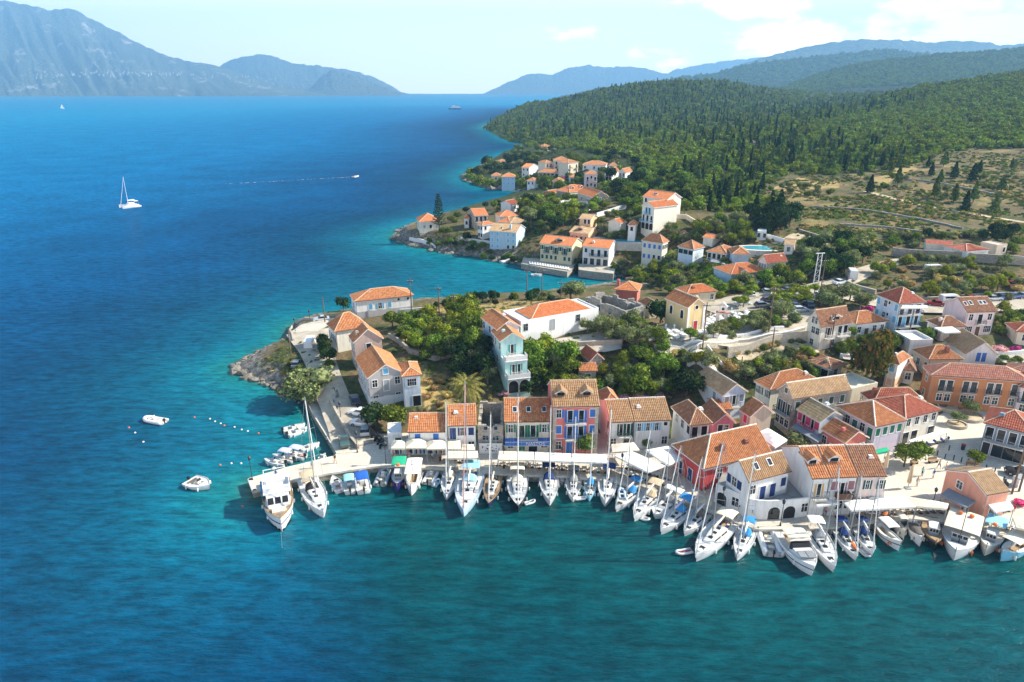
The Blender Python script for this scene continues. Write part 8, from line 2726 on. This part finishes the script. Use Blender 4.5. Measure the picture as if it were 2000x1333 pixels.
def garden_wall(pts,h,label,mat='stone',t=.4,cap=None,name='stone_wall',z=None,down=1.0):
 P = [H(*q) for q in pts]
 fine = []
 for a,b in zip(P[:-1],P[1:]):
  n = max(1,int((b - a).length / 2.0))
  fine += [a.lerp(b,k / n) for k in range(n)]
 fine.append(P[-1])
 c = fine[len(fine) // 2]
 R_ = []
 for i,p in enumerate(fine):
  d = (fine[min(i + 1,len(fine) - 1)] - fine[max(i - 1,0)]).to_2d().normalized()
  n = Vector((-d.y,d.x)) * t / 2
  g = gz(p.x,p.y)
  top = g + h + (random.uniform(-.06,.06) if mat not in ('white','palepink') else 0)
  q = Vector((p.x - c.x,p.y - c.y))
  R_.append([(q.x + n.x,q.y + n.y,g - down - c.z),(q.x + n.x,q.y + n.y,top - c.z),(q.x - n.x,q.y - n.y,top - c.z),(q.x - n.x,q.y - n.y,g - down - c.z)])
 b = MB().loft(R_)
 o = b.build(name,WALLS[mat],None,c)
 tag(o,label,'wall')
 if cap:
  cb = MB().loft([[(x0[0] * 1,x0[1],x0[2] + .02) if False else (x0[0],x0[1],x0[2]) for x0 in ((r_[1][0],r_[1][1],r_[1][2]),(r_[1][0],r_[1][1],r_[1][2] + .08),(r_[2][0],r_[2][1],r_[2][2] + .08),(r_[2][0],r_[2][1],r_[2][2]))] for r_ in R_])
  cb.build('coping',WALLS[cap],o)
 return o
garden_wall([(645,786),(664,822),(700,878)],.9,'low wall with pale coping between shore road and landing','stone',.45,'palestone')
garden_wall([(575,635),(608,626),(650,621),(690,617)],.7,'curved pale sea wall round the viewpoint','palestone',.45)
garden_wall([(574,668),(567,648),(575,635)],.7,'short pale sea wall at the rocky end of the viewpoint','palestone',.45)
garden_wall([(690,616),(750,612),(800,609),(830,606)],.8,'white wall along the meadow before the low white house','white',.3)
garden_wall([(1280,697),(1360,684),(1440,673),(1520,659),(1570,648)],1.0,'long stone wall below the cemetery road','palestone',.5,'white')
garden_wall([(1290,682),(1350,672),(1430,661),(1530,644)],.8,'white kerb wall above the cemetery road','white',.35)
garden_wall([(1420,697),(1480,684),(1560,668),(1610,660)],2.2,'tall retaining wall above the playground path','palestone',.5)
garden_wall([(1035,690),(1110,684),(1180,679),(1215,676)],1.6,'retaining wall along the school yard edge','palestone',.5)
garden_wall([(1195,655),(1230,668),(1262,684)],1.3,'stone wall between school yard and cemetery trees','stone',.5)
garden_wall([(1235,712),(1270,735),(1310,760)],1.4,'stone wall descending left of the stone stairs','stone',.5)
garden_wall([(760,660),(800,690),(850,705),(900,690)],1.1,'curved garden wall behind the brown gabled house','stone',.5)
garden_wall([(820,650),(870,642),(905,636)],.8,'dry stone wall beside the meadow path','stone',.6)
garden_wall([(800,628),(840,634),(870,638)],1.0,'ruined field wall on the straw meadow','ruin',.8)
garden_wall([(1665,548),(1655,556),(1680,566),(1710,574)],1.0,'curved stone wall at the bend of the upper road','palestone',.5)
garden_wall([(1740,500),(1800,505),(1900,512),(2010,520)],2.6,'long terrace retaining wall under the red roofed shelters','stone',.6)
garden_wall([(1880,556),(2010,560)],.9,'low field wall through the olive grove','stone',.6)
garden_wall([(1720,577),(1800,586),(1890,580),(2010,575)],.7,'roadside wall below the olive grove','palestone',.5)
garden_wall([(1640,700),(1700,706),(1770,709)],1.1,'grey white wall of the street beside the plane tree','white',.3)
garden_wall([(1893,699),(1940,697),(2010,692)],1.1,'white garden wall below the oleanders','white',.3)
garden_wall([(1210,562),(1300,558),(1400,548)],1.0,'pale wall above the little cove gardens','palestone',.5)
garden_wall([(1440,452),(1500,466),(1540,478)],1.4,'curved white wall round the upper pool','white',.3)
garden_wall([(1560,453),(1600,466),(1660,486),(1690,500)],1.0,'dark stone wall along the hill track','stone',.6)
garden_wall([(1300,425),(1340,428),(1360,440)],1.6,'pale terrace wall right of the ivory villa','cream',.5)
garden_wall([(1590,405),(1690,412),(1800,430),(1880,448)],.6,'low terrace wall across the scrub slope, middle one','ruin',.8)
garden_wall([(1640,440),(1740,446),(1850,462)],.6,'low terrace wall across the scrub slope, lower one','ruin',.8)
garden_wall([(1760,352),(1850,362),(1960,384)],.7,'low terrace wall across the scrub slope, upper one','ruin',.9)
garden_wall([(800,470),(835,478),(850,486)],1.4,'white terrace wall under the headland point villa','white',.4)
garden_wall([(900,468),(940,474),(975,480)],1.0,'white fence wall before the light blue bay house','white',.3)
garden_wall([(1120,532),(1160,536),(1200,540)],2.2,'grey wall under the white bay hotel','palestone',.5)
garden_wall([(1165,425),(1200,414),(1222,408)],1.8,'white driveway wall beside the dark red car','white',.4)
car(1182,418,rad(20),'maroon','sedan','dark red car parked below the stone villa',None)
P = [U(x,y,0) for x,y in ((598,790),(610,806),(640,846))]
st = thing('stone_stairs','broad pale stone stairs climbing from the village to the cemetery road','stairs',H(1400,730))
o0 = H(1400,730)
SA,SB = [H(1346,694),H(1428,750)]
ax = (SB - SA).to_2d()
ln = ax.length
ax.normalize()
nx = Vector((-ax.y,ax.x))
N_ = 34
for k in range(N_):
 a = SA.to_2d() + ax * (ln * k / N_)
 b = SA.to_2d() + ax * (ln * (k + 1) / N_)
 z = max(gz(a.x,a.y),gz(b.x,b.y),SA.z + (SB.z - SA.z) * (k + .5) / N_) + .22
 w = 2.3
 q4 = [a + nx * w,a - nx * w,b - nx * w,b + nx * w]
 MB().prism(ccw([(p.x - o0.x,p.y - o0.y) for p in q4]),z - 1.4 - o0.z,z - o0.z).build('step',M_slab,st)
for s in (-1,1):
 R_ = []
 for k in range(N_ + 1):
  a = SA.to_2d() + ax * (ln * k / N_) + nx * s * 2.45
  z = max(gz(a.x,a.y),SA.z + (SB.z - SA.z) * k / N_) + .7 - o0.z
  R_.append([(a.x - o0.x - nx.x * .15,a.y - o0.y - nx.y * .15,z - 2),(a.x - o0.x - nx.x * .15,a.y - o0.y - nx.y * .15,z),(a.x - o0.x + nx.x * .15,a.y - o0.y + nx.y * .15,z),(a.x - o0.x + nx.x * .15,a.y - o0.y + nx.y * .15,z - 2)])
 MB().loft(R_).build('side_wall',WALLS['white'],st)
def slab(pts,z,depth_,label,name,matside,mattop,cat='terrace'):
 P = [U(x,y,z) for x,y in pts]
 c = sum(P,Vector()) / len(P)
 poly = ccw([(p.x - c.x,p.y - c.y) for p in P])
 r = thing(name,label,cat,(c.x,c.y,z))
 MB().prism(poly,-depth_,0,0,1).build('platform',[matside,mattop],r)
 return r,c,poly
slab([(1018,515),(1060,523),(1108,531),(1122,523),(1127,510),(1060,500),(1022,505)],2.0,3.5,'grey sun terrace of the pale yellow bay hotel at the water','sun_terrace',WALLS['stone'],M_yard)
slab([(1130,527),(1160,531),(1198,535),(1203,522),(1190,512),(1130,510)],2.6,4,'raised stone terrace under the white bay hotel','hotel_terrace',WALLS['stone'],M_yard)
for k in range(16):
 p = U(1036 + k * 5.0,516.5 + k * .75,2.0)
 r = thing('sun_lounger','white sun lounger, %s from left on the yellow hotel terrace' % ORD[k],'sun lounger',p,rad(100),'sun loungers on the bay hotel terrace')
 link('bed',cm('lb',lambda: MB().box(-.9,-.3,.25,.5,.3,.35).mesh('bed',CANV['white'])),r)
 link('backrest',cm('lbk',lambda: MB().add([(.5,-.3,.28),(.5,.3,.28),(1.05,.3,.75),(1.05,-.3,.75),(.5,-.3,.36),(.5,.3,.36),(1.03,.3,.82),(1.03,-.3,.82)],[(3,2,1,0),(4,5,6,7),(0,1,5,4),(2,3,7,6),(1,2,6,5),(3,0,4,7)]).mesh('backrest',CANV['white'])),r)
M_pool = bpy.data.materials.new('pool_water')
_n,_b3 = nodes_of(M_pool)
_b3.inputs['Base Color'].default_value = (.05,.32,.38,1)
_b3.inputs['Roughness'].default_value = .08
def pool(x,y,w,d,a,label,sh='rect'):
 p = H(x,y)
 r = thing('swimming_pool',label,'swimming pool',(p.x,p.y,p.z + .6),a)
 if sh == 'rect':
  pl_ = [(-w / 2,-d / 2),(w / 2,-d / 2),(w / 2,d / 2),(-w / 2,d / 2)]
 else:
  pl_ = [(w / 2 * math.cos(2 * PI * k / 20),d / 2 * math.sin(2 * PI * k / 20)) for k in range(20)]
 big = [(q[0] * 1.35,q[1] * 1.5) for q in pl_]
 MB().prism(big,-3,-.05).build('pool_deck',M_slab,r)
 MB().prism(pl_,-.04,.02).build('water_surface',M_pool,r)
pool(1212,472,15,6,rad(-8),'turquoise rectangular pool before the open bar')
pool(1490,488,14,6,rad(-6),'turquoise rounded pool above the pale house','round')
RNG = random.Random(5)
gp = []
while len(gp) < 46:
 x,y = RNG.uniform(1285,1465),RNG.uniform(612,662)
 if inpoly([x],[y],[(1285,650),(1345,644),(1395,620),(1460,612),(1468,628),(1400,652),(1300,664)])[0]:
  p = H(x,y)
  if free(p,.8) and all((p - q).length > 1.7 for q in gp):
   gp.append(p)
for p in gp:
 r = thing('grave','white marble grave with a small cross near the yellow church','grave',(p.x,p.y,p.z + .15),RNG.uniform(-.2,.2) + .4,'white graves near the church')
 link('slab',cm('gs',lambda: MB().box(-.5,-1,0,.5,1,.4).mesh('slab',pm('marble',(.72,.71,.68),.5,.1,1))),r)
 link('cross',cm('gc',lambda: MB().box(-.06,.9,.4,.06,1.0,1.5).box(-.3,.9,1.1,.3,1.0,1.22).mesh('cross',pm('marble',(.72,.71,.68),.5,.1,1))),r)
p = H(1408,640)
r = thing('belfry_gate','small white belfry gate with red trim among the graves','belfry',p,rad(-20))
MB().box(-1.3,-.4,-.5,-.55,.4,3.2).box(.55,-.4,-.5,1.3,.4,3.2).box(-1.3,-.4,3.2,1.3,.4,3.5).build('pier',WALLS['white'],r)
MB().box(-1.45,-.5,3.5,1.45,.5,3.7).build('cornice',WALLS['coral'],r)
MB().box(-.9,-.35,3.7,-.4,.35,5.0).box(.4,-.35,3.7,.9,.35,5.0).add([(-1,-.35,5),(1,-.35,5),(0,-.35,6),(-1,.35,5),(1,.35,5),(0,.35,6)],[(0,1,2),(5,4,3),(0,3,4,1),(1,4,5,2),(2,5,3,0)]).build('bell_arch',WALLS['white'],r)
MB().lathe([(.3,4.1),(.26,4.4),(.12,4.65),(.03,4.75)],n=9).build('bell',M_iron,r)
def body_mesh(pose,shirt,trousers,hair):
 def f():
  lean = {'stand': 0,'walk': .05,'sit': 0}[pose]
  hip = .92 if pose != 'sit' else .5
  J = {'pelvis': (0,0,hip),'waist': (0,0,hip + .18),'chest': (0,-lean,hip + .42),'neck': (0,-lean,hip + .56),'head': (0,-.02 - lean,hip + .68),'crown': (0,-.01 - lean,hip + .8)}
  Rr = {'pelvis': .15,'waist': .125,'chest': .15,'neck': .055,'head': .095,'crown': .075}
  E = [('pelvis','waist'),('waist','chest'),('chest','neck'),('neck','head'),('head','crown')]
  for s,n in ((1,'l'),(-1,'r')):
   sw = .22 * s if pose == 'walk' else 0
   if pose == 'sit':
    leg = [('hip' + n,(.1 * s,-.05,hip - .02),.09),('knee' + n,(.11 * s,-.45,hip - .02),.065),('ank' + n,(.11 * s,-.45,.08),.045),('toe' + n,(.11 * s,-.62,.04),.04)]
   else:
    leg = [('hip' + n,(.1 * s,0,hip - .08),.09),('knee' + n,(.11 * s,-sw * .6 - .03,.48),.065),('ank' + n,(.11 * s,-sw + (.05 if sw < 0 else 0),.08),.045),('toe' + n,(.11 * s,-sw - .16,.04),.04)]
   arm = [('sho' + n,(.19 * s,-lean,hip + .48),.06),('elb' + n,(.26 * s,sw * .5,hip + .22),.045),('wri' + n,(.27 * s,sw - .1,hip - .02),.035),('han' + n,(.27 * s,sw - .13,hip - .1),.04)]
   pr = 'pelvis'
   for k,p_,r_ in leg:
    J[k],Rr[k] = p_,r_
    E.append((pr,k))
    pr = k
   pr = 'chest'
   for k,p_,r_ in arm:
    J[k],Rr[k] = p_,r_
    E.append((pr,k))
    pr = k
  ks = list(J)
  me = bpy.data.meshes.new('person')
  me.from_pydata([J[k] for k in ks],[(ks.index(a),ks.index(b)) for a,b in E],[])
  o = bpy.data.objects.new('person',me)
  COL.objects.link(o)
  md = o.modifiers.new('skin','SKIN')
  for k,v in zip(ks,me.skin_vertices[0].data):
   v.radius = (Rr[k],Rr[k] * (.75 if k in ('chest','waist','pelvis') else 1))
  me.skin_vertices[0].data[0].use_root = True
  o.modifiers.new('sub','SUBSURF').levels = 1
  bpy.context.view_layer.update()
  m2 = bpy.data.meshes.new_from_object(o.evaluated_get(bpy.context.evaluated_depsgraph_get()))
  bpy.data.objects.remove(o)
  m2.materials.clear()
  for m_ in (pm('skin',(.42,.24,.16),.6,.05),CANV[shirt],CANV[trousers],pm('hair_' + hair,{'dark': (.03,.02,.015),'fair': (.3,.2,.1)}[hair],.8)):
   m2.materials.append(m_)
  for p_ in m2.polygons:
   c = p_.center
   z = c.z - hip
   arm_low = abs(c.x) > .215 and z < .3
   p_.material_index = 3 if (z > .7 or (z > .62 and c.y > .02)) else 0 if (z > .54 or arm_low or (z < -.45 if pose != 'sit' else c.z < .38)) else 1 if z > .02 else 2
   p_.use_smooth = True
  return m2
 return cm(('person',pose,shirt,trousers,hair),f)
PEO = [(1407,962,'stand','navy','tan'),(1419,968,'stand','pink','navy'),(1425,979,'walk','white','grey'),(1429,986,'walk','lightblue','white'),(1497,1001,'sit','royal','navy'),(1505,1003,'sit','white','navy'),(1513,1000,'stand','white','royal'),(1580,999,'walk','white','grey'),(1567,996,'stand','navy','brown'),
  (1643,1003,'stand','grey','navy'),(860,903,'sit','black','black'),(1031,910,'sit','navy','tan'),(1882,1003,'stand','lightblue','white'),(1891,1000,'stand','black','grey'),(1936,1008,'walk','white','white'),(1930,1004,'stand','pink','navy'),(1833,915,'walk','tan','navy'),(1724,1003,'sit','white','navy'),(1770,1003,'sit','white','grey'),(1604,551,'walk','pink','navy'),(640,868,'stand','white','navy')]
PN = ['person in navy top standing by the left arch of the curved shops','person in pink top standing by the left arch of the curved shops','person in white top walking past the curved shops','person in light blue top walking past the curved shops','person in blue top sitting against the shop wall','person in white top sitting against the shop wall','person in white top and blue trousers standing by the arched door','person in white top walking by the right shop arch','person in navy top and brown trousers by the right shop arch',
  'person in grey top standing at the white awning','person in black sitting at the quay edge by the umbrellas','person in navy top sitting before the cream taverna','person in light blue top beneath the dark grey awning','person in black top beneath the dark grey awning','person all in white walking before the salmon shop','person in pink top standing at the salmon shop door','person in tan top walking across the pale square','person in white top and navy trousers seated beneath the long canopy','person in white top and grey trousers seated beneath the long canopy','person in pink top walking down the upper road','person in white top standing on the lower landing']
for (x,y,po,sh,tr),lb in zip(PEO,PN):
 p = H(x,y)
 o = link('person',body_mesh(po,sh,tr,random.choice(['dark','dark','fair'])),None,p,random.uniform(0,6.28))
 tag(o,lb,'person')
 if po == 'sit':
  s_ = MB().box(-.22,-.2,0,.22,.22,.42).build('stool',M_teak,None,p,o.rotation_euler.z)
  tag(s_,'stool under the ' + lb.split(' sitting')[0].split(' seated')[0].replace('person in','person in') + (' at the shop wall' if 'shop' in lb else ' beneath the long canopy' if 'canopy' in lb else ' on the quay'),'stool')
SHC = [('white','tan'),('royal','white'),('pink','navy'),('black','tan'),('lightblue','navy'),('tan','white'),('navy','grey')]
for sec,pts in (('on the pier',[(540,936),(610,915),(655,905)]),('before the square umbrellas',[(772,903),(800,899),(845,901)]),('before the red hall',[(1330,965),(1352,972),(1376,968)]),('before the curved shops',[(1445,1004),(1468,1012),(1540,1010),(1556,1006)]),('on the pale square',[(1800,930),(1822,935),(1790,950),(1846,920),(1868,938)]),('by the rust roofed row',[(1612,1008),(1628,1012)])):
 for k,(x,y) in enumerate(sorted(pts)):
  s1,s2 = SHC[(k * 3 + x) % 7]
  o = link('person',body_mesh(random.choice(['stand','walk']),s1,s2,'dark'),None,H(x,y),random.uniform(0,6.28))
  tag(o,'person in %s top and %s trousers, %s from left %s' % (s1.replace('lightblue','pale blue'),s2,ORD[k],sec),'person')
for k,(x,y) in enumerate([(733,856),(739,862),(744,868),(748,875),(1960,945),(1964,950)]):
 p = H(x,y)
 r = thing('scooter','dark scooter, %s in the row by the square umbrellas' % ORD[k] if k < 4 else 'dark scooter by the tall brown poles, %s one' % ('nearer' if k == 5 else 'farther'),'scooter',p,rad(20 + 10 * k),'scooters by the umbrellas' if k < 4 else 'scooters by the brown poles')
 for s in (-.6,.6):
  w = link('wheel',wheel_m,r,(s,0,.3))
  w.scale = (.8,.6,.8)
 MB().loft([[(x_,.14,z0),(x_,.14,z1),(x_,-.14,z1),(x_,-.14,z0)] for x_,z0,z1 in ((-.75,.5,.75),(-.1,.35,.8),(.05,.25,.38),(.35,.25,.38),(.5,.4,1.0),(.56,.5,1.0))]).build('body',CARM['black'],r)
 MB().box(-.6,-.13,.78,-.05,.13,.9).build('seat',M_black,r)
 MB().tube((.5,-.32,1.05),(.5,.32,1.05),.03,.03,4).build('handlebar',M_steel,r)
# ------------------------------------------------------------------ labels for the trees and car-park cars
HL = [(s,x + X.x * b_ / 2 - X.y * a_ / 2,y + X.y * b_ / 2 + X.x * a_ / 2) for (_,x,y,X,b_,a_,z,h,s) in HOUSES]
def rel(p):
 d = [(math.hypot(p.x - x,p.y - y),s,x,y) for s,x,y in HL]
 _,s,x,y = min(d)
 dx,dy = p.x - x,p.y - y
 if abs(dx) > abs(dy) * 1.1:
  w = 'right of' if dx > 0 else 'left of'
 else:
  w = 'behind' if dy > 0 else 'in front of'
 return w,s
groups = {}
for root,kind,p,r in TREES:
 w,s = rel(p)
 groups.setdefault((kind,w,s),[]).append((p,r,root))
SHORTW = {'broad': 'leafy tree','lime': 'yellow green tree','olive': 'grey olive tree','dark': 'dark evergreen','dry': 'straw coloured shrub','pine': 'green pine','fir': 'dark conifer','cypress': 'slim cypress','bush': 'green bush','olbush': 'grey green bush','pink': 'oleander','magenta': 'bougainvillea','autumn': 'plane tree'}
for (kind,w,s),L in groups.items():
 n = len(L)
 L.sort(key=lambda q: q[0].x / q[0].y)
 for i,(p,r,root) in enumerate(L):
  base = '%s the %s' % (w,s)
  if n == 1:
   lb = '%s %s' % (SHORTW[kind],base)
   if len(lb.split()) < 4:
    lb = 'lone ' + lb
  elif n == 2:
   lb = '%s of two, %s %s' % (SHORTW[kind],('nearer' if p.y == min(q[0].y for q in L) else 'farther'),base)
  else:
   lb = '%s, %s from left, %s' % (SHORTW[kind],ORD[i] if i < 16 else 'last',base)
  root['label'] = ' '.join(lb.split()[:16])
  root['group'] = SHORTW[kind] + 's of the village and slopes'
seen = {}
CARP.sort(key=lambda q: q[2])
byc = {}
for o,c,x,y in CARP:
 byc.setdefault(c,[]).append(o)
for c,L in byc.items():
 for i,o in enumerate(L):
  o['label'] = ('%s car under the trees in the car park' % c) if len(L) == 1 else '%s car in the car park, %s from left of that colour' % (c,ORD[i])
print('things',len(THINGS),'objects',len(bpy.data.objects))
